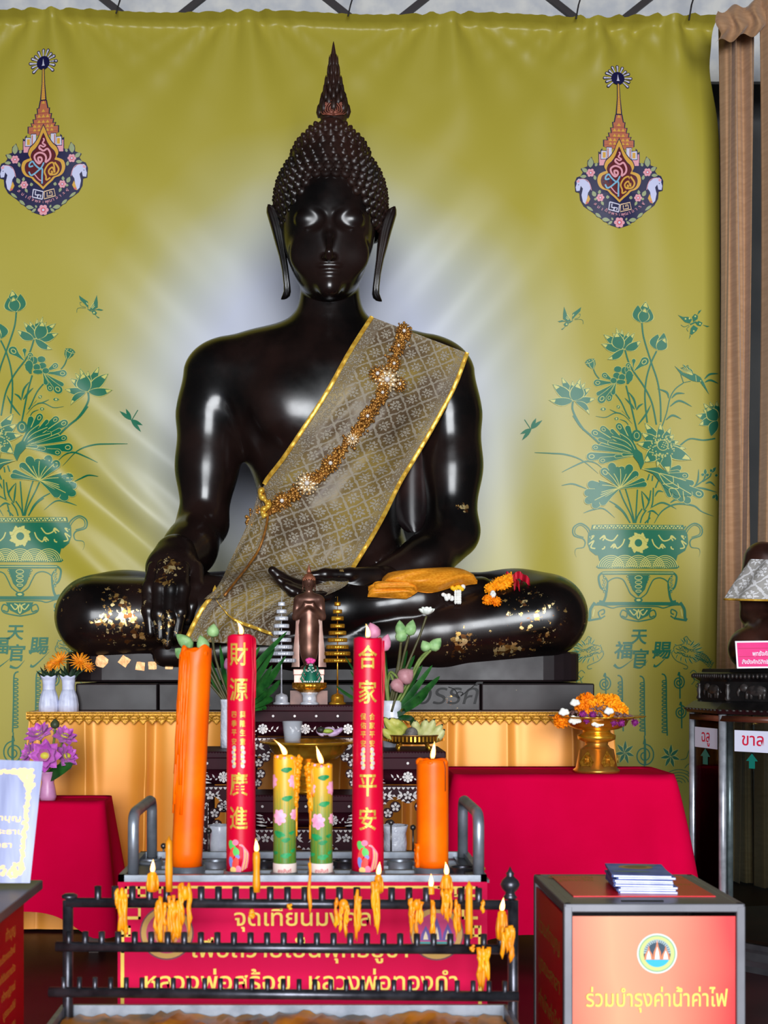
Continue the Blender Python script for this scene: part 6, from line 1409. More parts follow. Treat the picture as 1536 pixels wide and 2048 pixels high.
AMA = varied('amaranth', (112, 20, 104), (150, 40, 136), 40, .7); DRY = varied('dried_petals', (96, 66, 64), (140, 104, 96), 40, .8)
for i, (x, y) in enumerate(((1166, 1428), (1174, 1440), (1227, 1445), (1243, 1446), (1270, 1445), (1186, 1430), (1250, 1438))):
    mb = MB(); pom(mb, at(x, y, YO-.15 if x < 1245 else YO-.05), .020, 0, i+90, 26); tag(mb.build('amaranth', AMA), ('purple globe amaranth at the %s' % ('upper left front', 'left front', 'right front', 'far right front', 'outer right rim', 'middle', 'right side')[i])+' of the bowl', 'flower', 'globe amaranths in the offering bowl')
mb = MB()
for k in range(240):
    a = rnd.random()*2*PI; q = math.sqrt(rnd.random()); hgt = (1-q)*.10; p = at(1193, yo-108, YO)+Vector((.185*q*math.cos(a), -.02+.16*q*math.sin(a), hgt+.01*rnd.random())); mb.ball(p, (.012, .008, .006), 0, 5, 4, Matrix.Rotation(rnd.random()*3, 4, 'Y'))
o = tag(mb.build('dried_petals', DRY), 'loose dried brown petals filling the offering bowl', 'petals'); o['kind'] = 'stuff'
# ------------------------------------------------------------------ the candle stand
WAXO = varied('orange_wax', (242, 92, 0), (248, 110, 0), 8, .38, spec=.28, sss=.15); WAXR = varied('red_wax', (196, 0, 42), (206, 2, 50), 8, .34, spec=.32, sss=.1)
WAXY = varied('yellow_wax', (224, 126, 4), (242, 160, 12), 20, .4, spec=.5, sss=.15); WICK = mat('wick', (26, 18, 14), .9)
GALV = varied('galvanised_steel', (116, 122, 132), (142, 148, 158), 22, .38, .6); DARKM = varied('sooty_steel', (50, 50, 56), (80, 80, 88), 25, .32, .75)
GOLDP = mat('gold_print', (214, 166, 66), .35, .45); YELL = mat('yellow_print', (240, 206, 84), .5); PINKP = varied('pink_panel', (200, 4, 62), (212, 10, 74), 2, .5, spec=.08)
YF0, YB0 = 3.42, 3.86
ZTR = Z_(1754, YF0)
stand = thing('candle_stand', 'box-shaped steel candle stand with pink lettered front panel, holding the six thick candles', 'candle stand', (X_(605, YF0), 3.6, 0))
sx0, sx1 = X_(236, YF0), X_(974, YF0); cxs = (sx0+sx1)/2
mb = MB().box((cxs, (YF0+YB0)/2, ZTR-.05), (sx1-sx0-.01, YB0-YF0-.01, .012)); kid(mb.build('wax_tray', varied('tray_floor', (84, 86, 92), (112, 114, 120), 8, .45, .5)), stand)
mb = MB()
for y in (YF0+.008, YB0-.008): mb.box((cxs, y, ZTR-.018), (sx1-sx0, .016, .045))
for x in (sx0+.008, sx1-.008): mb.box((x, (YF0+YB0)/2, ZTR-.018), (.016, YB0-YF0, .045))
kid(mb.build('rim_frame', GALV), stand)
for k in range(5): kid(MB().box((cxs, YF0+.06+k*.08, ZTR-.020), (sx1-sx0-.03, .026, .010)).build('cross_slat', GALV), stand)
mb = MB()
for x in (sx0+.015, sx1-.015):
    for y in (YF0+.015, YB0-.015): mb.box((x, y, ZTR/2-.03), (.03, .03, ZTR-.02))
kid(mb.join(MB().box((cxs, YF0+.02, .6), (sx1-sx0-.02, .02, .7)).box((cxs, YB0-.02, .6), (sx1-sx0-.02, .02, .7))).build('cabinet_body', varied('dark_red_steel', (60, 12, 22), (76, 18, 30), 4, .5)), stand)
for sx in (-1, 1):
    x = sx0+.035 if sx < 0 else sx1-.018; z0 = ZTR-.0; zt = ZTR+.155
    path = [(x, YF0+.03, z0-.02), (x, YF0+.03, zt-.03), (x, YF0+.036, zt-.012), (x, YF0+.05, zt-.002), (x, YF0+.075, zt+.002), (x, YB0-.075, zt+.002), (x, YB0-.05, zt-.002), (x, YB0-.036, zt-.012), (x, YB0-.03, zt-.03), (x, YB0-.03, z0-.02)]
    kid(MB().tube(path, .0145, 14).build('handle', GALV), stand); kid(MB().box((x, (YF0+YB0)/2, ZTR-.012), (.05, YB0-YF0-.02, .008)).build('side_plate', DARKM), stand)
for px, py in ((327, 1692), (418, 1662), (782, 1645), (826, 1655)):
    y = YB0-.01; mb = MB().tube([(X_(px, y), y, ZTR-.01), at(px, py, y)], .0028, 6); mb.ball(at(px, py, y), .0085, 0, 12, 8); kid(mb.build('ball_pin', mat('gunmetal', (96, 92, 90), .3, .8)), stand)
CUPS = [(374, 3.63, .05), (482, 3.55, .046), (568, 3.52, .036), (642, 3.52, .036), (735, 3.55, .046), (865, 3.61, .048), (300, 3.72, .036), (430, 3.72, .036), (528, 3.72, .03), (690, 3.72, .034), (800, 3.72, .036), (925, 3.6, .034)]
for px, y, r in CUPS:
    kid(MB().lathe([(r, -.035), (r, .004), (r-.004, .005), (r-.005, .0), (r-.005, -.03), (.001, -.032)], (X_(px, y), y, ZTR-.006), 28, cap=False).build('candle_ring', GALV if r > .035 else DARKM), stand)
mb = MB(); rnd = random.Random(2)
for k in range(16):
    px = 270+rnd.random()*680; y = 3.46+.34*rnd.random(); mb.ball((X_(px, y), y, ZTR-.034), (.02+.03*rnd.random(), .015+.02*rnd.random(), .008+.008*rnd.random()), 0, 8, 5)
o = kid(mb.build('spilt_wax', WAXY), stand); o['kind'] = 'stuff'
# front panel with its lettering
zb = Z_(2018, YF0); yp = YF0-.006
pn = MB().box((cxs, YF0-.002, (ZTR-.012+zb)/2), (sx1-sx0, .006, ZTR-.012-zb))
def P_(x, y, d=.0062): return (X_(x, YF0), YF0-d, Z_(y, YF0))
def bar(mb, x0, y0, x1, y1, mi=1, d=.0062): mb.add([P_(x0, y0, d), P_(x1, y0, d), P_(x1, y1, d), P_(x0, y1, d)], [(0, 1, 2, 3)], mi, False)
bar(pn, 330, 1771, 880, 1776); bar(pn, 242, 1900, 249, 2016); bar(pn, 956, 1900, 963, 2016)
for sx in (0, 1):
    f = lambda x: x if sx == 0 else 1205-x
    for x0, y0, x1, y1 in ((250, 1772, 330, 1777), (250, 1772, 255, 1792), (255, 1788, 268, 1793), (276, 1772, 281, 1793), (276, 1788, 297, 1793), (292, 1777, 297, 1790), (318, 1772, 323, 1786), (250, 1832, 282, 1838), (277, 1810, 282, 1838), (256, 1810, 282, 1815), (246, 1850, 262, 1855), (257, 1850, 262, 1872), (243, 1868, 262, 1873), (243, 1850, 249, 1905)): bar(pn, min(f(x0), f(x1)), y0, max(f(x0), f(x1)), y1)
for s_, cx, cy, h, ln in (('จุดเทียนมงคล', 606, 1850, 46, 272), ('เพื่อถวายเป็นพุทธบูชา', 600, 1913, 46, 430), ('หลวงพ่อสร้อย', 435, 1979, 50, 290), ('หลวงพ่อทองคำ', 766, 1979, 50, 296)):
    vs, fs = text2d(s_, 1, bold=.010); w_ = max(v[0] for v in vs)-min(v[0] for v in vs); k = ln/w_; pn.add([P_(cx+x*k, cy-y*h, .0066) for x, y in vs], fs, 1, False)
for cx, cy, left in ((334, 1865, 1), (873, 1866, 0)):
    for r, mi, d in ((54, 2, .0062), (51, 3, .0065), (41, 4 if left else 5, .0068)): pn.add([P_(cx+r*math.cos(2*PI*k/36), cy+r*math.sin(2*PI*k/36), d) for k in range(36)], [tuple(range(36))], mi, False)
    if left: pn.add([P_(cx+26*math.cos(2*PI*k/24), cy-2+30*math.sin(2*PI*k/24), .0071) for k in range(24)], [tuple(range(24))], 6, False)
    else:
        for x, h in ((-22, 26), (0, 40), (22, 30)):
            pn.add([P_(cx+x+a*11, cy+14-b*h, .0071) for a, b in ((-1, 0), (1, 0), (.8, .5), (0, 1.15), (-.8, .5))], [(0, 1, 2, 3, 4)], 7, False); pn.add([P_(cx+x+a*5, cy+12-b*h*.6, .0074) for a, b in ((-1, 0), (1, 0), (.7, .5), (0, 1.1), (-.7, .5))], [(0, 1, 2, 3, 4)], 8, False)
        pn.add([P_(cx+x, cy+y, .0071) for x, y in ((-36, 16), (36, 16), (28, 30), (0, 40), (-28, 30))], [(0, 1, 2, 3, 4)], 9, False)
kid(pn.build('front_panel', [PINKP, YELL, mat('seal_edge', (110, 40, 60), .5), mat('seal_gold', (196, 150, 70), .5), mat('seal_pink', (190, 40, 90), .5), mat('seal_ground', (196, 40, 110), .5), mat('seal_fawn', (206, 130, 70), .5), mat('seal_violet', (96, 70, 150), .5), mat('seal_cream', (226, 206, 170), .5), mat('seal_teal', (50, 140, 140), .5)], fix=False), stand)
# ------------------------------------------------------------------ thick candles
FLM = mat('flame', (255, 200, 120), .5, emit=(255, 168, 84), estr=4.5); FLC = mat('flame_core', (255, 240, 200), .5, emit=(255, 238, 206), estr=9)
def flame(root, p, h, r, lean=0, lean2=0):
    p = Vector(p); rows = []
    for k in range(13):
        t = k/12; rr = r*math.sin(PI*min(1, t*.92+.08)**.62)**1.1*(1-.25*t); rows.append([p+Vector((rr*math.cos(a)+lean*h*t*t+.10*h*lean2*math.sin(3*t), rr*math.sin(a), h*t)) for a in [2*PI*j/12 for j in range(12)]])
    f = MB().grid(rows, 0, True, True, True).build('flame', FLM); kid(f, root)
    rows = [[Vector(q)*.62+Vector(c)*.38 for q in r_] for r_, c in zip(rows, [sum(r_, Vector())/12 for r_ in rows])]
    c = MB().grid([[q+Vector((0, -.45*r, 0)) for q in r_] for r_ in rows[1:10]], 0, True, True, True).build('flame_core', FLC); c.parent = f
    c.matrix_parent_inverse = f.matrix_parent_inverse.copy() if False else Matrix.Identity(4)
    c.matrix_parent_inverse = (f.parent.matrix_basis @ f.matrix_parent_inverse @ f.matrix_basis).inverted() if False else Matrix.Identity(4)
    return f
def wrap(base, r, tilt=(0, 0), a0=0):
    """(x along the surface, height) -> point on the candle's front"""
    b = Vector(base)
    def f(x, z, d=.0006): a = -PI/2+x/r+a0; return b+Vector(((r+d)*math.cos(a)+tilt[0]*z, (r+d)*math.sin(a)+tilt[1]*z, z))
    return f
def candle(label, px, y, r, pyb, pyt, m, name='thick_candle', group=None, tilt=0, hollow=0, seed=0, taper=1, rnd_top=0):
    base = at(px, pyb, y); h = Z_(pyt, y)-Z_(pyb, y); t = thing(name, label, 'candle', base, 0, group); mb = MB(); rnd = random.Random(seed); rows = []; n = 40
    for k in range(15):
        z = h*(k/14 if k < 12 else (12/14 if False else (.90, .95, .975)[k-12])) if rnd_top else h*k/14; rr = r*(1-(1-taper)*k/14)
        rows.append([base+Vector((rr*math.cos(a)+tilt*z, rr*math.sin(a), z+(hollow*.5*(math.sin(a*2+seed)+.6*math.sin(a*5))*(k/14)**8))) for a in [2*PI*j/n for j in range(n)]])
    if rnd_top:
        for q, zz in ((.985, .987), (.93, 1.0)): rows.append([base+Vector((r*q*math.cos(a), r*q*math.sin(a), h*zz+.002*math.sin(a*3))) for a in [2*PI*j/n for j in range(n)]])
    top = [Vector(p) for p in rows[-1]]; c = base+Vector((tilt*h, 0, h))
    for q, dz in ((.96, .004), (.86, .002), (.7, -.012-hollow), (.3, -.016-hollow), (.01, -.016-hollow)): rows.append([c+(p-c)*q+Vector((0, 0, dz+(p.z-c.z)*(1-q)*-.5)) for p in top])
    mb.grid(rows, 0, True, True, True); return t, mb, base, h, c
def deco(t, mb, mats, name='wax_body'): return kid(mb.build(name, mats, fix=False), t)
def drip(mb, f, x, z0, z1, w_, mi=0, seed=0):
    rnd = random.Random(seed); pts = []; n = 7
    for k in range(n+1): z = z0+(z1-z0)*k/n; pts.append(f(x+.0015*math.sin(k*1.7+seed), z, .0005+.0012*math.sin(PI*k/n)))
    mb.tube(pts, [w_*(.7+.5*math.sin(k*1.3+seed)**2) for k in range(n)]+[w_*1.25], 7, mi)
# tall orange candle, leaning, hollowed at the top, with runs down its left side
t, mb, b, h, c = candle('tall leaning orange candle with a burnt-out crumbling top, leftmost on the stand', 373, 3.63, .0415, 1735, 1300, WAXO, tilt=.0465, hollow=.016, seed=3, taper=1)
f = wrap(b, .0415, (.0465, 0))
for k in range(13): drip(mb, f, -.064+k*.0042+.001*math.sin(k*3), h*(.99-.01*(k % 3)), h*(.25+.5*((k*37) % 11)/11), .0028+.001*(k % 2), 0, k)
for x_, z_, rz_ in ((-.046, .985, .022), (-.034, .975, .018)): mb.ball(f(x_, h*z_, -.007), (.010, .010, rz_), 0, 8, 6)
mb.ball(f(.03, h*.985, -.009), (.012, .010, .016), 0, 8, 6); deco(t, mb, WAXO)
def chinese(mb, f, items, mi=1):
    for ch, z, s, x in items:
        vs, fs = text2d(ch, 1, bold=.012); mx = (min(v[0] for v in vs)+max(v[0] for v in vs))/2; my = (min(v[1] for v in vs)+max(v[1] for v in vs))/2
        bm = bmesh.new(); q = [bm.verts.new((v[0]-mx, v[1]-my, 0)) for v in vs]
        for f_ in fs:
            try: bm.faces.new([q[i] for i in f_])
            except ValueError: pass
        bmesh.ops.triangulate(bm, faces=bm.faces[:])
        for _ in range(2):
            es = [e for e in bm.edges if abs(e.verts[0].co.x-e.verts[1].co.x) > .22]
            if es: bmesh.ops.subdivide_edges(bm, edges=es, cuts=1); bmesh.ops.triangulate(bm, faces=[g for g in bm.faces if len(g.verts) > 3])
        bm.verts.index_update(); mb.add([f(x+v.co.x*s*.8, z+v.co.y*s, .0010) for v in bm.verts], [[v.index for v in g.verts] for g in bm.faces], mi, False); bm.free()
def patch(mb, f, cx, cz, rx, rz, mi, a=0, d=.0009, n=10):
    mb.grid([[f(cx+s_*(rx*math.cos(q)*math.cos(a)-rz*math.sin(q)*math.sin(a)), cz+s_*(rx*math.cos(q)*math.sin(a)+rz*math.sin(q)*math.cos(a)), d) for q in [2*PI*k/n for k in range(n)]] for s_ in (.02, .35, .7, 1)], mi, True, False)
def stripe(mb, f, pts, w_, mi, d=.0011):
    c = bez(pts, 5); rows = []
    for i, q in enumerate(c):
        a, e = c[max(i-1, 0)], c[min(i+1, len(c)-1)]; dx, dz = e[0]-a[0], e[1]-a[1]; l = math.hypot(dx, dz) or 1; ww = w_/2*(1-.5*i/len(c)); rows.append([f(q[0]-dz/l*ww, q[1]+dx/l*ww, d), f(q[0]+dz/l*ww, q[1]-dx/l*ww, d)])
    mb.grid(rows, mi)
PM = [mat('motif_silver', (190, 176, 172), .4, .2), mat('motif_green', (90, 190, 90), .5), mat('motif_pink', (236, 120, 150), .5), mat('motif_red', (230, 70, 60), .5), mat('motif_blue', (120, 130, 200), .5), mat('motif_cream', (236, 200, 120), .5)]
def red_candle(label, px, r, pyb, pyt, big, cols, a0, fl, taper):
    t, mb, b, h, c = candle(label, px, 3.55, r, pyb, pyt, WAXR, hollow=.004, seed=px, taper=taper); f = wrap(b, r, (0, 0), a0)
    chinese(mb, f, [(ch, h*q, .064, 0) for ch, q in zip(big, (.925, .777, .380, .238))])
    for i, col in enumerate(cols):
        for k, ch in enumerate(col): chinese(mb, f, [(ch, h*(.672-.038*k), .0185, (.0115, -.0115)[i])])
    for sx in (-1, 1):
        for k in range(5): patch(mb, f, sx*(.0115+.002*(k % 2)), h*(.532-.019*k), .0052, .0062, 2, .3*sx, .0009+.0001*k)
        for k in range(4): patch(mb, f, sx*.0095, h*(.523-.019*k), .0036, .004, 7, 0, .0016)
    for k, (x, z, rx, rz, mi, a) in enumerate(((-.018, .12, .010, .016, 3, .5), (-.008, .135, .009, .008, 4, 0), (-.018, .085, .008, .02, 5, -.3), (-.006, .095, .009, .012, 3, .2), (-.002, .075, .006, .006, 6, 0), (-.02, .05, .007, .016, 6, .2), (-.008, .045, .009, .018, 5, -.2), (.0, .02, .008, .012, 4, 0), (-.014, .02, .009, .008, 7, 0))): patch(mb, f, x, h*z, rx, rz, mi, a, .0009+.0001*k)
    for k in range(5): stripe(mb, f, [(.002+k*.001, h*.125), (.012+k*.003, h*(.12-.006*k)), (.014+k*.003, h*.07), (.006+k*.004, h*(.012+.004*k))], .0035, 7 if k % 2 else 4, .0012+.0001*k)
    for k in range(3): drip(mb, f, r*(1.0+.2*k), h*.995, h*(.5+.12*k), .0018, 0, k+px)
    deco(t, mb, [WAXR, GOLDP]+PM); kid(MB().tube([c+Vector((0, 0, -.02)), c+Vector((.001, 0, .012))], .0016, 6).build('wick', WICK), t); flame(t, c+Vector((0, 0, .006)), .036, .0068, *fl); return t
red_candle('left tall red candle with gold characters, between the leaning orange and lotus candles', 482, .0388, 1745, 1273, '財源廣進', ('興隆生意', '四季平安'), -.12, (-.35, .6), .93)
red_candle('right tall red candle with gold characters, beside the short orange candle', 735.5, .0425, 1745, 1279, '合家平安', ('合家平安', '保佑平安'), -.04, (-.15, .4), .88)
PNK = varied('painted_pink', (236, 140, 176), (248, 180, 204), 60, .5); PGR = varied('painted_leaf', (10, 120, 62), (30, 150, 84), 50, .5)
def grad_wax():
    m = mat('lotus_wax', (200, 170, 40), .35, spec=.5); t = nd(m, 'ShaderNodeTexCoord'); s = nd(m, 'ShaderNodeSeparateXYZ'); lk(m, t.outputs['Object'], s.inputs[0])
    fz = mth(m, 'DIVIDE', mth(m, 'SUBTRACT', s.outputs[2], ZTR), .30); st = noise(m, tex(m, 'Object', (170, 170, 3)), 1, 2); fz2 = mth(m, 'ADD', fz, mth(m, 'MULTIPLY', mth(m, 'SUBTRACT', st, .5), .3))
    lk(m, ramp(m, fz2, [(.1, rgb(84, 120, 34)), (.45, rgb(128, 138, 54)), (.75, rgb(204, 160, 40)), (.95, rgb(236, 166, 24))]), bsdf(m).inputs['Base Color']); return m
LW = grad_wax()
def lotus_candle(label, px, r, pyt, seed, fl, side):
    t, mb, b, h, c = candle(label, px, 3.52, r, 1750, pyt, LW, 'lotus_candle', 'lotus-painted candles', hollow=.006, seed=seed); f = wrap(b, r)
    rnd = random.Random(seed)
    for k in range(7): stripe(mb, f, [(-.03+k*.01, h*.12), (-.03+k*.0098+.001, h*.4), (-.03+k*.01, h*.66+.02*(k % 2))], .0012, 2, .0007)
    o = -.004 if side < 0 else .012
    for (x, z, s) in ((-.012, .50, 1.15), (-.034, .80, 1.0), (.028, .80, 1.0), (.03, .52, .8)):
        for k in range(7): a = 2*PI*k/7+.3; patch(mb, f, x+side*-.002+.008*s*math.cos(a), h*z+.0095*s*math.sin(a), .0062*s, .0095*s, 1, a-PI/2, .001+.00008*k)
    for (x, z, s, a) in ((.006, .90, 1, .1), (.008, .66, 1, .15), (-.014, .36, 1.1, -.25), (.004, .31, .8, .2), (.02, .37, .6, .2), (.004, .18, .95, .12), (-.026, .20, .6, 0), (.024, .22, .6, .3)): patch(mb, f, x, h*z, .0155*s, .0062*s, 2, a, .0012); patch(mb, f, x-.004*s, h*z-.003, .010*s, .005*s, 2, a-.4, .0013)
    mb.lathe([(r+.0008, 0), (r+.0012, .001), (r+.0012, .032), (r+.0006, .033)], b, 40, 3, cap=False)
    put = text2d('สุขสันต์', 1, bold=.02); mb.add([f(x*.012, .011+y*.012, .0019) for x, y in put[0]], put[1], 4, False)
    for k in range(4): drip(mb, f, -side*.0+side*(r*.9+.006*k)+.002, h*1.0, h*(.72-.13*k), .0026, 5, k+seed)
    for k in range(24): mb.ball(f(side*(r*1.35+.006*math.sin(k*1.7)), h*(1.0-.018*k), .001+.007*(1-k/24)), (.005+.007*(1-k/24)*abs(math.sin(k*1.1)), .006, .008), 5, 7, 5)
    for k in range(7): mb.ball(f(-.03+.01*k, h*1.0+.002*math.sin(k*2), -.002), (.005, .004, .004), 1 if k % 2 else 5, 6, 4)
    deco(t, mb, [LW, PNK, PGR, mat('paper_band', (226, 206, 196), .6), mat('band_red', (200, 60, 80), .6), WAXY]); kid(MB().tube([c+Vector((0, 0, -.015)), c+Vector((.002, 0, .014))], .0016, 6).build('wick', WICK), t); flame(t, c+Vector((0, 0, .006)), .040 if side > 0 else .046, .0078, *fl)
lotus_candle('left one of two short candles painted with pink lotuses and green leaves', 569.5, .0298, 1514, 4, (-.75, .1), 1); lotus_candle('right one of two short candles painted with pink lotuses and green leaves', 643, .0288, 1531, 9, (-.3, -.7), -1)
t, mb, b, h, c = candle('short thick orange candle with rounded lit top, rightmost on the stand', 865, 3.61, .0425, 1733, 1521, WAXO, hollow=.003, seed=6, rnd_top=1); f = wrap(b, .0425)
for k in range(5): a = 2*PI*k/5+.7; mb.ball(c+Vector((.034*math.cos(a), .034*math.sin(a), -.004)), (.012, .012, .006+.003*(k % 3)), 0, 8, 5)
for k in range(3): drip(mb, f, -.05-.006*k, h*.22, .0, .006, 0, k)
mb.tube([f(.03, h*1.0, .0), f(.034, h*.93, .001), f(.034, h*.72, .001)], .0014, 5, 1); deco(t, mb, [WAXO, mat('soot_run', (92, 44, 14), .6)]); kid(MB().tube([c+Vector((0, 0, -.01)), c+Vector((.001, 0, .016))], .0016, 6).build('wick', WICK), t); flame(t, c+Vector((0, 0, .006)), .046, .007, .12, .3)
# ------------------------------------------------------------------ the front candle rack
rack = thing('candle_rack', 'black stepped rack of three candle rails with dripping orange wax, in front of the stand', 'candle rack', (0, 3.1, 0))
def rail(x0, x1, yl, yr, Yl, Yr, r, n0, nx, n, ch, cr, cap=True):
    a, b = at(x0, yl, Yl), at(x1, yr, Yr); kid(MB().tube([a, b], r, 14).build('rail', DARKM), rack)
    for k in range(n):
        px = n0+nx*k; t = (px-x0)/(x1-x0); p = a+(b-a)*t; kid(MB().lathe([(cr*.95, r*.6), (cr, r*.8), (cr, r+ch), (cr*.72, r+ch), (cr*.7, r+.004)], p, 12, cap=False).build('candle_cup', DARKM), rack)
rail(133, 1022, 1805, 1810, 3.18, 3.15, .0115, 196.5, 34.6, 23, .0275, .0082)
rail(112, 1026, 1893, 1899, 3.10, 3.07, .0115, 138, 33.2, 27, .023, .0075)
rail(98, 1037, 1984, 1993, 3.01, 2.98, .0115, 128, 31.5, 29, .022, .0058)
ZW = Z_(2016, 3.2)
for (x, top, Y, fin) in ((136, 1806, 3.185, 0), (1026, 1806, 3.155, 1)):
    p = at(x, top, Y); mb = MB().tube([(p.x-(.004 if not fin else -.004), Y-.03, .02), (p.x, Y, ZW), p+Vector((0, 0, .006))], .0125, 14); kid(mb.build('post', DARKM), rack)
    if fin: kid(MB().lathe([(.013, 0), (.017, .004), (.012, .01), (.011, .016), (.019, .024), (.023, .034), (.019, .044), (.010, .052), (.008, .055), (.010, .060), (.005, .066), (.001, .076)], p+Vector((-.004, .02, .006)), 20).build('finial', DARKM), rack)
    else: kid(MB().lathe([(.012, 0), (.018, .002), (.019, .008), (.012, .012), (.001, .013)], p+Vector((.004, 0, .01)), 16).build('post_cap', DARKM), rack)
for (x, y0, y1) in ((133, 1893, 1893), (1026, 1899, 1899)): pass
tx0, tx1 = X_(128, 3.2), X_(1012, 3.2); mb = MB().box(((tx0+tx1)/2, 2.98, ZW-.03), (tx1-tx0, .44, .008))
for y in (2.76, 3.2): mb.box(((tx0+tx1)/2, y, ZW-.012), (tx1-tx0, .012, .04))
for x in (tx0, tx1): mb.box((x, 2.98, ZW-.012), (.012, .44, .04))
kid(mb.build('drip_tray', GALV), rack)
TW = varied('tray_wax', (96, 74, 30), (226, 144, 20), 9, .5); mb = MB(); rnd = random.Random(12); rows = []
for i in range(14): rows.append([(tx0+.01+(tx1-tx0-.02)*j/70, 2.78+.41*i/13, ZW-.022+.012*rnd.random()+.010*max(0, math.sin(j*.31+i*.2))) for j in range(71)])
o = kid(MB().grid(rows).build('pooled_wax', TW), rack); o['kind'] = 'stuff'
# drips hanging from the rails
def clump(px, y0, y1, w_, Y, n=6, seed=0, name='wax_drip'):
    rnd = random.Random(seed); mb = MB()
    for k in range(n):
        x = px+(rnd.random()-.5)*w_; a = y0+(y1-y0)*.25*rnd.random(); b = y0+(y1-y0)*(.55+.45*rnd.random()); m = 6
        mb.tube([at(x+1.5*math.sin(q*1.5+k), a+(b-a)*q/m, Y-.014-.004*rnd.random()) for q in range(m+1)], [.0022+.004*rnd.random() for _ in range(m)]+[.0008], 7)
    mb.ball(at(px, y0+(y1-y0)*.2, Y-.014), (w_*.35*Y/K, .008, abs(y1-y0)*.12*Y/K), 0, 8, 6); return kid(mb.build(name, WAXY), rack)
for i, (px, y0, y1, w_, n) in enumerate(((244, 1765, 1885, 16, 6), (236, 1772, 1820, 8, 3), (318, 1790, 1900, 24, 7), (345, 1790, 1905, 26, 8), (370, 1762, 1885, 22, 8), (687, 1790, 1885, 30, 7), (714, 1776, 1890, 10, 4), (752, 1760, 1870, 18, 6), (833, 1790, 1886, 24, 7), (868, 1800, 1930, 12, 4), (893, 1775, 1850, 24, 8), (912, 1790, 1880, 12, 4), (580, 1806, 1822, 4, 2), (620, 1700, 1850, 3, 1), (505, 1815, 1842, 8, 3), (963, 1800, 1830, 6, 2))): clump(px, y0, y1, w_, 3.15, n, i)
for i, (px, y0, y1, w_, n) in enumerate(((967, 1890, 1985, 20, 7), (1016, 1850, 1940, 22, 8), (945, 1890, 1905, 5, 2))): clump(px, y0, y1, w_, 3.06, n, 40+i)
# thin tapers standing in the cups
TAP = varied('honey_wax', (206, 122, 6), (232, 150, 14), 14, .38, spec=.5, sss=.15)
for i, (px, yt, yb, r, Y, lit, lab) in enumerate(((305, 1747, 1783, .0105, 3.17, 1, 'short lit taper at the left end of the top rail'), (338, 1682, 1783, .0085, 3.17, 0, 'tall unlit scorched taper left of the leaning orange candle'), (513, 1706, 1784, .0085, 3.165, 1, 'lit taper in front of the left red candle'), (757, 1752, 1786, .008, 3.16, 1, 'lit stub taper in front of the right red candle'),
        (862, 1776, 1788, .008, 3.155, 1, 'lowest lit stub taper on the top rail, left of the dripping one'), (893, 1752, 1788, .0105, 3.155, 1, 'thick dripping lit taper at the right part of the top rail'), (938, 1772, 1876, .0085, 3.08, 0, 'long unlit taper standing in the middle rail at right'), (1004, 1824, 1880, .0095, 3.07, 1, 'lit dripping taper by the rack’s right post'))):
    b = at(px, yb, Y); h = Z_(yt, Y)-b.z; t = thing('thin_taper', lab, 'candle', b); rnd = random.Random(i); mb = MB().lathe([(r, 0)]+[(r*(.92+.16*rnd.random()), h*k/6) for k in range(1, 6)]+[(r*.95, h), (r*.5, h+.003), (.001, h-.002 if lit else h+.012)], b, 14)
    if lit and i in (0, 3, 5, 7):
        for k in range(5): mb.tube([b+Vector((r*math.cos(k*1.4-2.6), r*math.sin(k*1.4-2.6), h*(1-.05*k))), b+Vector((r*1.2*math.cos(k*1.4-2.6), r*1.2*math.sin(k*1.4-2.6), h*.4)), b+Vector((r*1.1*math.cos(k*1.4-2.6), r*1.1*math.sin(k*1.4-2.6), h*.05))], [.002, .0034, .0026], 6)
    kid(mb.build('wax_body', TAP if i not in (0, 5, 7) else WAXY), t)
    if lit: kid(MB().tube([b+Vector((0, 0, h-.004)), b+Vector((.0005, 0, h+.010))], .0012, 5).build('wick', WICK), t); flame(t, b+Vector((0, 0, h+.004)), .030, .0062, (.05, 0, -.08, .1, 0, -.1, 0, .12)[i], .2)
# ------------------------------------------------------------------ donation box at the right
BRUSH = varied('brushed_steel', (104, 104, 110), (116, 116, 122), 8, .4, .5); SALM = mat('salmon_print', (240, 170, 130), .35, spec=.5)
def salmon():
    m = SALM; t = nd(m, 'ShaderNodeTexCoord'); s = nd(m, 'ShaderNodeSeparateXYZ'); lk(m, t.outputs['Generated'], s.inputs[0]); n = noise(m, t.outputs['Object'], 3, 2)
    x = mth(m, 'ADD', s.outputs[0], mth(m, 'MULTIPLY', mth(m, 'SUBTRACT', n, .5), .3)); lk(m, ramp(m, x, [(.0, rgb(220, 108, 86)), (.28, rgb(222, 152, 114)), (.62, rgb(220, 132, 102)), (.98, rgb(214, 52, 54))]), bsdf(m).inputs['Base Color'])
salmon()
REDP = varied('red_panel', (214, 14, 28), (222, 22, 36), 4, .3, spec=.5); BYEL = mat('box_lettering', (206, 206, 92), .5); BGOLD = mat('box_gold', (190, 130, 50), .45, .2)
bx0, bx1, by0, by1, bz = X_(1128, 3.3), X_(1491, 3.3), 3.3, 3.77, Z_(1808, 3.3)
box = thing('donation_box', 'steel-framed donation box with salmon front panel and round emblem, at the lower right', 'donation box', ((bx0+bx1)/2, 3.53, 0))
w_, d_ = bx1-bx0, by1-by0; bcx = (bx0+bx1)/2
mb = MB(); fr = .021
for x in (bx0+fr/2, bx1-fr/2):
    for y in (by0+fr/2, by1-fr/2): mb.box((x, y, bz/2-.002), (fr+.0008, fr+.0008, bz-.006), 0, bev=.003)
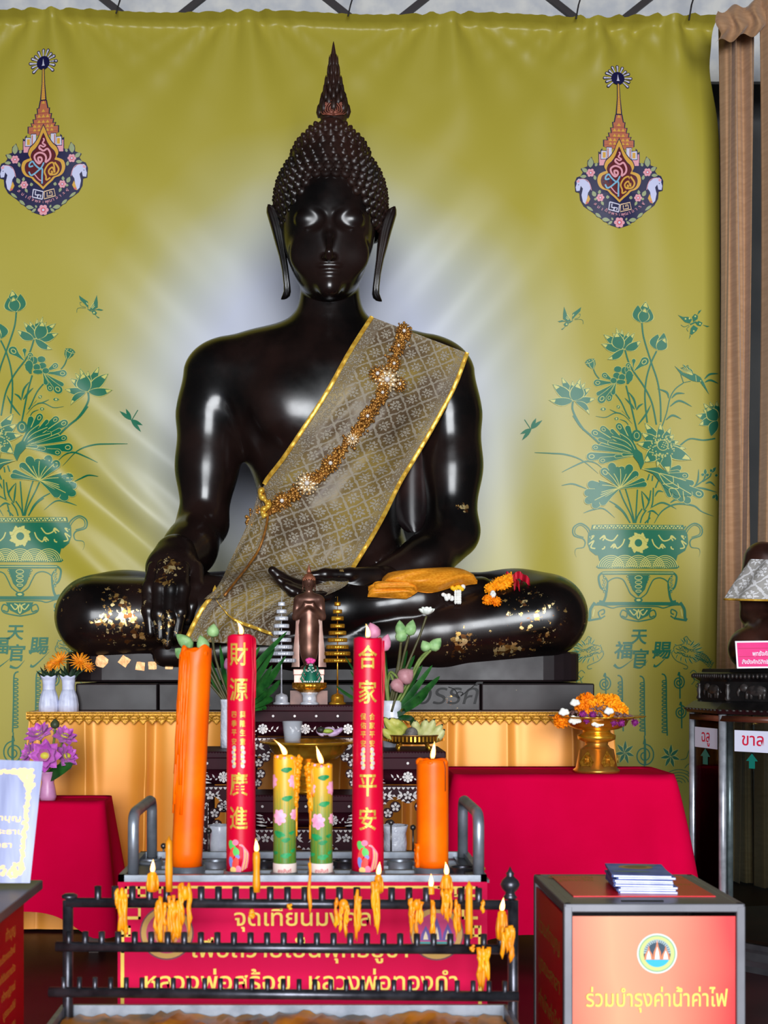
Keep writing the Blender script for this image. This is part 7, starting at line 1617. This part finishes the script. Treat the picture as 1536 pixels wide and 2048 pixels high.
for z in (bz-fr/2, .03):
    for y in (by0+fr/2, by1-fr/2): mb.box((bcx, y, z), (w_-.004, fr, fr), 0, bev=.003)
    for x in (bx0+fr/2, bx1-fr/2): mb.box((x, (by0+by1)/2, z), (fr, d_-.004, fr), 0, bev=.003)
mb.box((bcx, (by0+by1)/2, bz-.0035), (w_-.01, d_-.01, .005)); mb.box((bcx, by1-.008, bz/2), (w_-.02, .006, bz-.03)); mb.box((bx1-.008, (by0+by1)/2, bz/2), (.006, d_-.02, bz-.03)); kid(mb.build('steel_frame', BRUSH), box)
kid(MB().box((bcx, by0+.012, (bz-fr)/2), (w_-2*fr-.002, .006, bz-2*fr), 0).build('front_panel', SALM), box)
pr_ = MB(); yq = by0+.0085
def Q_(x, y, d=0): return (X_(x, 3.309), yq-d, Z_(y, 3.309))
for r, mi, d in ((40, 0, 0), (37, 1, .0003), (34.5, 2, .0006), (27, 3, .0009)): pr_.add([Q_(1314+r*math.cos(2*PI*k/40), 1907+r*math.sin(2*PI*k/40), d) for k in range(40)], [tuple(range(40))], mi, False)
for k in range(18): a = PI+PI*k/17; pr_.add([Q_(1314+q*math.cos(a+e_), 1905+q*math.sin(a+e_), .0012) for q, e_ in ((20, -.05), (27, -.07), (27, .07), (20, .05))], [(0, 1, 2, 3)], 6, False)
pr_.add([Q_(1314+27*math.cos(q), 1907+27*math.sin(q), .0013) for q in np.linspace(.42, PI-.42, 12)], [tuple(range(12))], 4, False)
for x, h in ((-17, 24), (0, 34), (17, 24)): pr_.add([Q_(1314+x+a*9, 1919-b*h, .0015) for a, b in ((-1, 0), (1, 0), (.8, .45), (.3, .75), (0, 1.2), (-.3, .75), (-.8, .45))], [tuple(range(7))], 5, False); pr_.add([Q_(1314+x+a*5, 1918-b*h*.75, .0018) for a, b in ((-1, 0), (1, 0), (.7, .5), (0, 1), (-.7, .5))], [tuple(range(5))], 0, False)
vs, fs = text2d('ร่วมบำรุงค่าน้ำค่าไฟ', 1, bold=.010); tw = max(v[0] for v in vs)-min(v[0] for v in vs); k_ = 284/tw; 
for i, f_ in enumerate(fs): pr_.add([Q_(1313+vs[j][0]*k_, 2012-vs[j][1]*46, .0006+.000004*i) for j in f_], [tuple(range(len(f_)))], 7, False)
kid(pr_.build('printed_front', [mat('em_white', (214, 220, 214), .5), mat('em_rim', (130, 170, 130), .5), mat('em_ring', (190, 196, 120), .5), mat('em_sky', (34, 60, 78), .5), mat('em_water', (40, 170, 206), .5), mat('em_orange', (206, 120, 80), .5), mat('em_pale', (150, 170, 176), .5), BYEL], fix=False), box)
sp_ = MB().box((bx0+.006, (by0+by1)/2, (bz-fr)/2), (.006, d_-2*fr, bz-2*fr))
def S_(u, v): return (bx0+.0025, by1-fr-.02-(d_-2*fr-.04)*u, bz-.04-v)
for k, s_ in enumerate(('ร่วมทำบุญ', 'บูรณะศาลา', 'ค่าน้ำค่าไฟ', 'ตามศรัทธา', 'ขออนุโมทนา')):
    vs, fs = text2d(s_, 1, bold=.02); tw = max(v[0] for v in vs)-min(v[0] for v in vs); sp_.add([S_(.5+x/tw*.85, .10+k*.1-y*.055) for x, y in vs], fs, 1, False)
kid(sp_.build('side_panel', [REDP, BGOLD], fix=False), box)
tp = MB().box((bcx-.0, (by0+by1)/2+.035, bz+.0006), (w_-.085, d_-.14, .0024))
for cx, cy, s_, h in ((bcx-.13, by1-.075, 'ร่วมทำบุญ', .03), (bcx-.13, by1-.13, 'บูรณะวัด', .03), (bcx+.13, by1-.10, 'ค่าน้ำค่าไฟ', .024), (bcx+.13, by1-.2, 'อนุโมทนา', .024)):
    vs, fs = text2d(s_, 1, bold=.015); tp.add([(cx+x*h, cy+y*h*1.6, bz+.0021) for x, y in vs], fs, 1, False)
kid(tp.build('top_panel', [REDP, BGOLD], fix=False), box)
kid(MB().box((bcx-.02, by0+.045, bz+.0004), (.105, .006, .002)).build('coin_slot', mat('slot_black', (6, 6, 6), .8)), box)
# stack of booklets
PAPER = varied('page_block', (214, 216, 228), (236, 236, 244), 40, .7); COVER = varied('blue_cover', (70, 92, 190), (110, 134, 200), 18, .45, spec=.4)
rnd = random.Random(21); zc = bz+.0018; NB = 8; bcx2, bcy2 = X_(1282, 3.52), 3.53
ords = ['lowest', 'second from the bottom', 'third from the bottom', 'fourth from the bottom', 'fourth from the top', 'third from the top', 'second from the top', 'topmost']
for i in range(NB):
    th = .0052; rz = -.10+.10*rnd.random()-.012*i; bc = (bcx2+.010*rnd.random()-.0012*i, bcy2+.012*rnd.random()-.001*i, zc)
    t = thing('booklet', 'blue booklet with white pages, %s in the stack on the donation box' % ords[i], 'booklet', bc, rz, 'booklets stacked on the donation box')
    mb = MB(); wv = lambda y: .0012*math.sin(y*30+i)
    mb.box((0.002, 0, th/2), (.143, .198, th-.0008)); mb.build('page_block', PAPER, t)
    cv = MB().box((0, 0, th), (.148, .203, .0007)).box((0, 0, .0004), (.148, .203, .0007)).box((-.0738, 0, th/2), (.0008, .203, th)); 
    if i == NB-1:
        for x, y, a, b, mi in ((.0, .04, .045, .035, 1), (.0, .045, .03, .022, 2), (.03, .075, .03, .014, 3), (-.02, -.04, .05, .012, 3)): cv.add([(x+a*math.cos(q), y+b*math.sin(q), th+.0006+.0001*mi) for q in [2*PI*k/20 for k in range(20)]], [tuple(range(20))], mi, False)
    cv.build('cover', [COVER, mat('cover_gold', (190, 130, 60), .35), mat('cover_brown', (120, 74, 40), .35), mat('cover_teal', (90, 130, 130), .35)], t); zc += th+.0009
# ------------------------------------------------------------------ donation box and notice at the left
lx1, ly0, ly1, lz = -.70, 2.45, 3.19, Z_(1768, 3.18)
lb = thing('donation_box', 'red donation box with a steel top and gold lettering, at the lower left edge', 'donation box', (-.93, 2.85, 0))
kid(MB().box(((lx1-1.2)/2, (ly0+ly1)/2, (lz-.03)/2), (lx1+1.2, ly1-ly0, lz-.03)).build('case', REDP), lb)
kid(MB().box(((lx1+.035-1.24)/2, (ly0+ly1+.05)/2, lz-.011), (lx1+.035+1.24, ly1-ly0+.05, .022), 0, bev=.003).build('steel_top', BRUSH), lb)
mb = MB()
for k, s_ in enumerate(('ทำบุญ', 'ร่วมบริจาคทรัพย์', 'ซื้อที่ดินถวายวัด', 'สร้างกุฏิสงฆ์', 'บูรณะเจดีย์', 'ขออนุโมทนาบุญ', 'สาธุ สาธุ')):
    vs, fs = text2d(s_, 1, bold=.02); h = .034 if k == 0 else .024; tw = max(v[0] for v in vs)-min(v[0] for v in vs); mb.add([(lx1+.001, ly1-.09-tw*h*.6+x*h*1.15, lz-.10-k*.042+y*h) for x, y in vs], fs, 0, False)
kid(mb.build('gold_lettering', mat('left_gold', (250, 160, 60), .45)), lb)
nt = thing('notice_plate', 'pale silvery notice plate with a gold floral border standing on the left donation box', 'sign', (-.78, 3.1, lz))
yn = 3.12; A_ = [(-190, 1512), (86, 1523), (60, 1766), (-216, 1766)]
NP = mat('notice_silver', (120, 126, 158), .35, .1, spec=.4); f_ = noise(NP, tex(NP, 'Object', (9, 1, 1.2)), 3, 3); lk(NP, ramp(NP, f_, [(.4, rgb(100, 106, 142)), (.7, rgb(146, 152, 182))]), bsdf(NP).inputs['Base Color'])
def NN(u, v, d=0):
    a = Vector((A_[0][0]+(A_[1][0]-A_[0][0])*u, A_[0][1]+(A_[1][1]-A_[0][1])*u)); b = Vector((A_[3][0]+(A_[2][0]-A_[3][0])*u, A_[3][1]+(A_[2][1]-A_[3][1])*u)); q = a+(b-a)*v; return at(q.x, q.y, yn+.035*(1-v)-d)
mb = MB().grid([[NN(0, v), NN(1, v)] for v in (0, 1)]); mb.grid([[NN(0, v, -.008), NN(1, v, -.008)] for v in (0, 1)]); mb.add([NN(0, 0), NN(1, 0), NN(1, 0, -.008), NN(0, 0, -.008), NN(0, 1), NN(1, 1), NN(1, 1, -.008), NN(0, 1, -.008)], [(0, 1, 2, 3), (4, 5, 6, 7), (1, 5, 6, 2), (0, 4, 7, 3)], 0, False); kid(mb.build('plate', NP), nt)
mb = MB(); rnd = random.Random(8)
for k in range(90):
    s = k/90*2; 
    if s < 1: u, v = .12+.80*s, .08+.02*rnd.random()
    else: u, v = .93-.02*rnd.random(), .08+.84*(s-1)
    mb.add([NN(u+.020*q*math.cos(a), v+.020*q*math.sin(a), .0006+.00001*k) for a, q in [(2*PI*j/9, .5+.7*rnd.random()) for j in range(9)]], [tuple(range(9))], 0, False)
for c in ((.90, .13, .06), (.86, .10, .05), (.92, .19, .05), (.90, .88, .06), (.87, .92, .05), (.78, .9, .05), (.92, .3, .025), (.8, .09, .03)):
    for k in range(6): mb.add([NN(c[0]+c[2]*math.cos(k)*.6+c[2]*.4*q*math.cos(a), c[1]+c[2]*math.sin(k)*.6+c[2]*.45*q*math.sin(a), .0008+.00002*k) for a, q in [(2*PI*j/8, .6+.5*rnd.random()) for j in range(8)]], [tuple(range(8))], 0, False)
for k, (s_, v) in enumerate((('ขอเชิญทำบุญ', .49), ('บูชาพระประธาน', .60), ('ตามศรัทธา', .71))):
    vs, fs = text2d(s_, 1, bold=.02); mb.add([NN(.66+x*.085, v-y*.062, .0008) for x, y in vs], fs, 0, False)
kid(mb.build('gold_print', mat('notice_gold', (206, 170, 110), .4, .2)), nt)
# ------------------------------------------------------------------ twelve-sided glass cabinet with a statue on top
CC, RA = Vector((2.58, 7.05, 0)), .60
cab = thing('glass_cabinet', 'twelve-sided glass cabinet with steel posts and white zodiac labels, at the right edge', 'cabinet', CC)
VA = [math.radians(176+30*k) for k in range(12)]; RV = RA/math.cos(PI/12)
def cv(k, r=1, z=0): a = VA[k % 12]; return CC+Vector((RV*r*math.cos(a), RV*r*math.sin(a), z))
zg0, zg1 = .12, Z_(1432, 6.6)
TINT = thin_glass('cabinet_glass', (.80, .84, .83), 1.35)
BLK = varied('black_carved_wood', (12, 11, 12), (24, 22, 22), 12, .32, spec=.5); BRW = varied('brown_rail', (70, 34, 22), (92, 48, 32), 6, .4)
for k in range(12):
    a, b = cv(k), cv(k+1)
    kid(MB().tube([(a.x, a.y, zg0-.04), (a.x, a.y, zg1)], .021, 8).build('steel_post', STEEL), cab)
    q = MB(); n_ = ((a+b)/2-CC).normalized()*.004
    vs = [Vector((p.x, p.y, z))+s for s in (n_, -n_) for p, z in ((a, zg0), (b, zg0), (b, zg1), (a, zg1))]
    q.add(vs, [(0, 1, 2, 3), (7, 6, 5, 4), (0, 4, 5, 1), (1, 5, 6, 2), (2, 6, 7, 3), (3, 7, 4, 0)], 0, False); kid(q.build('glass_pane', TINT), cab)
def ring(name, m, prof, n=12): rows = [[CC+Vector((RV*r*math.cos(a), RV*r*math.sin(a), z)) for a in VA] for r, z in prof]; return kid(MB().grid(rows, 0, True, False, True).build(name, m), cab)
ring('base_plinth', varied('steel_plinth', (70, 70, 74), (100, 100, 104), 6, .3, .7), [(1.12, 0), (1.12, .03), (1.06, .05), (1.06, .09), (1.02, .10), (1.02, .125)]); ring('floor_board', WOOD, [(.97, .125), (.97, .14)])
ring('steel_band', STEEL, [(1.02, zg1-.05), (1.03, zg1-.045), (1.03, zg1-.01), (.99, zg1-.005)]) if False else None
for k in range(12):
    a, b = cv(k, 1.01), cv(k+1, 1.01); kid(MB().tube([(a.x, a.y, zg1-.02), (b.x, b.y, zg1-.02)], .02, 4).build('top_rail', BRW), cab)
def label_on(k, u0, u1, v0, v1, name, text=None, m=None, poly_=None, d=.0065):
    a, b = cv(k), cv(k+1); n_ = ((a+b)/2-CC).normalized(); f = lambda u, z: Vector((a.x+(b.x-a.x)*u, a.y+(b.y-a.y)*u, z))+n_*d; mb = MB()
    if poly_: mb.add([f(u0+(u1-u0)*x, v0+(v1-v0)*y)+n_*0 for x, y in poly_], [tuple(range(len(poly_)))], 0, False); mb.add([f(u0+(u1-u0)*x, v0+(v1-v0)*y)-n_*.0012 for x, y in poly_], [tuple(range(len(poly_)))], 0, False)
    else:
        mb.add([f(u0, v0), f(u1, v0), f(u1, v1), f(u0, v1), f(u0, v0)-n_*.001, f(u1, v0)-n_*.001, f(u1, v1)-n_*.001, f(u0, v1)-n_*.001], [(0, 1, 2, 3), (4, 5, 6, 7), (0, 1, 5, 4), (1, 2, 6, 5), (2, 3, 7, 6), (3, 0, 4, 7)], 0, False)
        vs, fs = text2d(text, 1, bold=.01); L_ = (b-a).length; mb.add([f((u0+u1)/2+x*.085/L_, (v0+v1)/2-.02+y*.085)+n_*.0008 for x, y in vs], fs, 1, False)
    return kid(mb.build(name, [m, mat('label_red', (206, 20, 60), .6)], fix=False), cab)
LAB = mat('label_paper', (214, 216, 236), .6); ARR = mat('arrow_green', (0, 104, 92), .5)
AW = [(.5, 1), (1, .5), (.75, .5), (.75, 0), (.25, 0), (.25, .5), (0, .5)]
label_on(0, .10, .86, Z_(1497, 6.9), Z_(1456, 6.9), 'zodiac_label', 'ฉลู', LAB); label_on(1, .22, .86, Z_(1505, 6.62), Z_(1462, 6.62), 'zodiac_label', 'ขาล', LAB); label_on(2, .2, .84, Z_(1505, 6.5), Z_(1462, 6.5), 'zodiac_label', 'เถาะ', LAB)
label_on(0, .30, .62, Z_(1530, 6.9), Z_(1498, 6.9), 'arrow_sticker', None, ARR, AW); label_on(1, .42, .62, Z_(1538, 6.62), Z_(1508, 6.62), 'arrow_sticker', None, ARR, AW); label_on(2, .42, .62, Z_(1538, 6.5), Z_(1508, 6.5), 'arrow_sticker', None, ARR, AW)
# carved stand on the cabinet
zt = zg1; zs1 = Z_(1338, 6.62)
stn = thing('carved_stand', 'black carved twelve-sided stand with animal reliefs on top of the glass cabinet', 'stand', CC+Vector((0, 0, zt)))
hh = zs1-zt; rows = [[CC+Vector((RV*r*math.cos(a), RV*r*math.sin(a), zt+hh*z)) for a in VA] for r, z in ((1.0, 0), (1.05, .02), (1.07, .12), (1.03, .2), (1.0, .26), (.95, .30), (.945, .72), (.98, .78), (1.01, .82), (1.0, .9), (.93, .93), (.92, 1.0))]
rl = MB().grid(rows, 0, True, False, True); rl_n = len(rl.f)
for k in range(12):
    a, b = VA[k % 12], VA[(k+1) % 12]; p0 = CC+Vector((RV*.948*math.cos(a), RV*.948*math.sin(a), 0)); p1 = CC+Vector((RV*.948*math.cos(b), RV*.948*math.sin(b), 0)); n_ = ((p0+p1)/2-CC).normalized(); ex = (p1-p0).normalized(); L_ = (p1-p0).length
    g = lambda u, v: p0+ex*(L_*u)+Vector((0, 0, zt+hh*(.3+.42*v)))
    M = Matrix((ex, n_, Vector((0, 0, 1)))).transposed().to_4x4()
    rl.ball(g(.52, .55), (.062, .014, .028), 0, 10, 6, M); rl.ball(g(.30, .68), (.026, .014, .022), 0, 8, 6, M)
    rl.tube([g(.24, .66), g(.19, .45), g(.2, .25)], [.010, .008, .005], 6)
    for u in (.36, .44, .6, .67): rl.tube([g(u, .5), g(u-.01, .12)], [.010, .008], 6)
    rl.tube([g(.72, .6), g(.78, .4)], .004, 5); rl.lathe([(.010, 0), (.016, .01), (.009, .025), (.014, .05), (.008, .075), (.013, .085)], Vector((p0.x, p0.y, zt+hh*.3)), 10)
    for i in range(14): u = (i+.5)/14; q0 = CC+Vector((RV*1.005*math.cos(a), RV*1.005*math.sin(a), 0)); q1 = CC+Vector((RV*1.005*math.cos(b), RV*1.005*math.sin(b), 0)); rl.ball(q0+(q1-q0)*u+Vector((0, 0, zt+hh*.84)), (.008, .008, .012), 0, 6, 4)
    for i in range(9): u = (i+.5)/9; q0 = CC+Vector((RV*1.062*math.cos(a), RV*1.062*math.sin(a), 0)); q1 = CC+Vector((RV*1.062*math.cos(b), RV*1.062*math.sin(b), 0)); rl.ball(q0+(q1-q0)*u+Vector((0, 0, zt+hh*.10)), (.012, .012, .006), 0, 6, 4)
rl.m = [0]*rl_n+[1]*(len(rl.f)-rl_n); kid(rl.build('carved_body', [BLK, varied('worn_relief', (30, 27, 27), (60, 54, 52), 30, .4, spec=.5)]), stn)
# the small seated statue (mostly outside the picture) with a silver lace robe
DBR = varied('dark_bronze_statue', (44, 25, 20), (66, 38, 30), 8, .3, .25); S0 = Vector((2.55, 7.02, zs1+.012))
sst = thing('seated_statue', 'brown seated statue with silver lace robe on the carved stand, cut by the picture edge', 'statue', S0)
def sdf_small(P):
    e = lambda x, y, z, a, b, c: ell(P, tuple(S0+Vector((x, y, z))), (a, b, c)); ch = lambda pts, k=.03: chain(P, [(tuple(S0+Vector(p)), r) for p, r in pts], k)
    d = e(0, .02, .08, .40, .30, .09)
    for sx in (-1, 1):
        d = smin(d, ch([((sx*.15, .05, .1), .11), ((sx*.34, -.08, .095), .105)]), .05); d = smin(d, ch([((sx*.34, -.1, .09), .10), ((sx*.05, -.24, .08), .06)]), .04)
        d = smin(d, ch([((sx*.23, .06, .56), .095), ((sx*.29, .02, .40), .075), ((sx*.29, -.0, .27), .068), ((sx*.27, -.17, .18), .06), ((sx*.24, -.26, .15), .05)]), .04)
        for k in range(4): d = smin(d, ch([((sx*(.27-.028*k), -.27, .13), .017), ((sx*(.275-.028*k), -.315, .08), .015), ((sx*(.27-.026*k), -.32, .02), .010)]), .012)
    d = smin(d, e(0, .06, .36, .19, .14, .26), .06); d = smin(d, e(0, .05, .52, .25, .13, .12), .06); d = smin(d, ch([((0, .05, .6), .07), ((0, .03, .72), .065)]), .05); d = smin(d, e(0, .02, .83, .105, .12, .14), .02); d = smin(d, e(0, .03, .97, .05, .05, .06), .03)
    return d
kid(nets_mb(sdf_small, S0+Vector((-.5, -.42, -.02)), S0+Vector((.5, .42, 1.1)), .013, 2).build('body', DBR, fix=False), sst)
SLACE = lace_mat('silver_lace', (150, 146, 142), (222, 220, 222), (170, 166, 160)); rows = []
for j in range(12):
    t = j/11; row = []
    for i in range(49):
        a = PI*1.02+(PI*.96)*i/48-.0; r = .30+.13*t+.012*math.sin(i*.8+t*2); row.append(S0+Vector((r*1.02*math.cos(a)*1.0, .02+r*.62*math.sin(a), .56-.21*t-.02*math.sin(PI*i/48))))
    rows.append(row)
W = np.array([[tuple(p) for p in r] for r in rows]); o = sheet(None, W, 'lace_robe', SLACE, None, thick=.006); kid(o, sst)
mb = MB().tube([Vector(p)+Vector((0, -.004, 0)) for p in W[-1]], .006, 6); kid(mb.build('gold_hem', GOLDC), sst)
sg = thing('pink_sign', 'small pink sign with white script leaning against the statue on the carved stand', 'sign', (X_(1520, 6.5), 6.5, zs1))
ysg = 6.53; mb = MB(); a_, b_ = at(1474, 1337, ysg), at(1474, 1282, ysg); wdt = .30
def G_(u, v, d=0): return Vector((a_.x+wdt*u, ysg+.03*v-d, a_.z+(b_.z-a_.z)*v+.004*u))
mb.add([G_(0, 0), G_(1, 0), G_(1, 1), G_(0, 1), G_(0, 0, -.006), G_(1, 0, -.006), G_(1, 1, -.006), G_(0, 1, -.006)], [(0, 1, 2, 3), (4, 5, 6, 7), (0, 1, 5, 4), (1, 2, 6, 5), (2, 3, 7, 6), (3, 0, 4, 7)], 1, False)
mb.add([G_(.025, .06, .001), G_(.975, .06, .001), G_(.975, .94, .001), G_(.025, .94, .001)], [(0, 1, 2, 3)], 0, False)
for v in (.42, .72): mb.add([G_(.04, v, .0015), G_(.96, v, .0015), G_(.96, v+.015, .0015), G_(.04, v+.015, .0015)], [(0, 1, 2, 3)], 2, False)
for s_, v, h in (('พุทธังศักดิ์สิทธิ์ ธรรมัง', .46, .030), ('สังฆังศักดิ์สิทธิ์ สาธุ สาธุ', .17, .028)):
    vs, fs = text2d(s_, 1, bold=.012, align='LEFT'); mb.add([G_(.26 if v > .4 else .08, v, .002)+Vector((x*h*.8, 0, y*h)) for x, y in vs], fs, 1, False)
kid(mb.build('sign_board', [varied('sign_pink', (214, 30, 110), (226, 44, 124), 5, .4), mat('sign_white', (232, 226, 240), .5), mat('sign_line', (180, 16, 70), .5)], fix=False), sg)
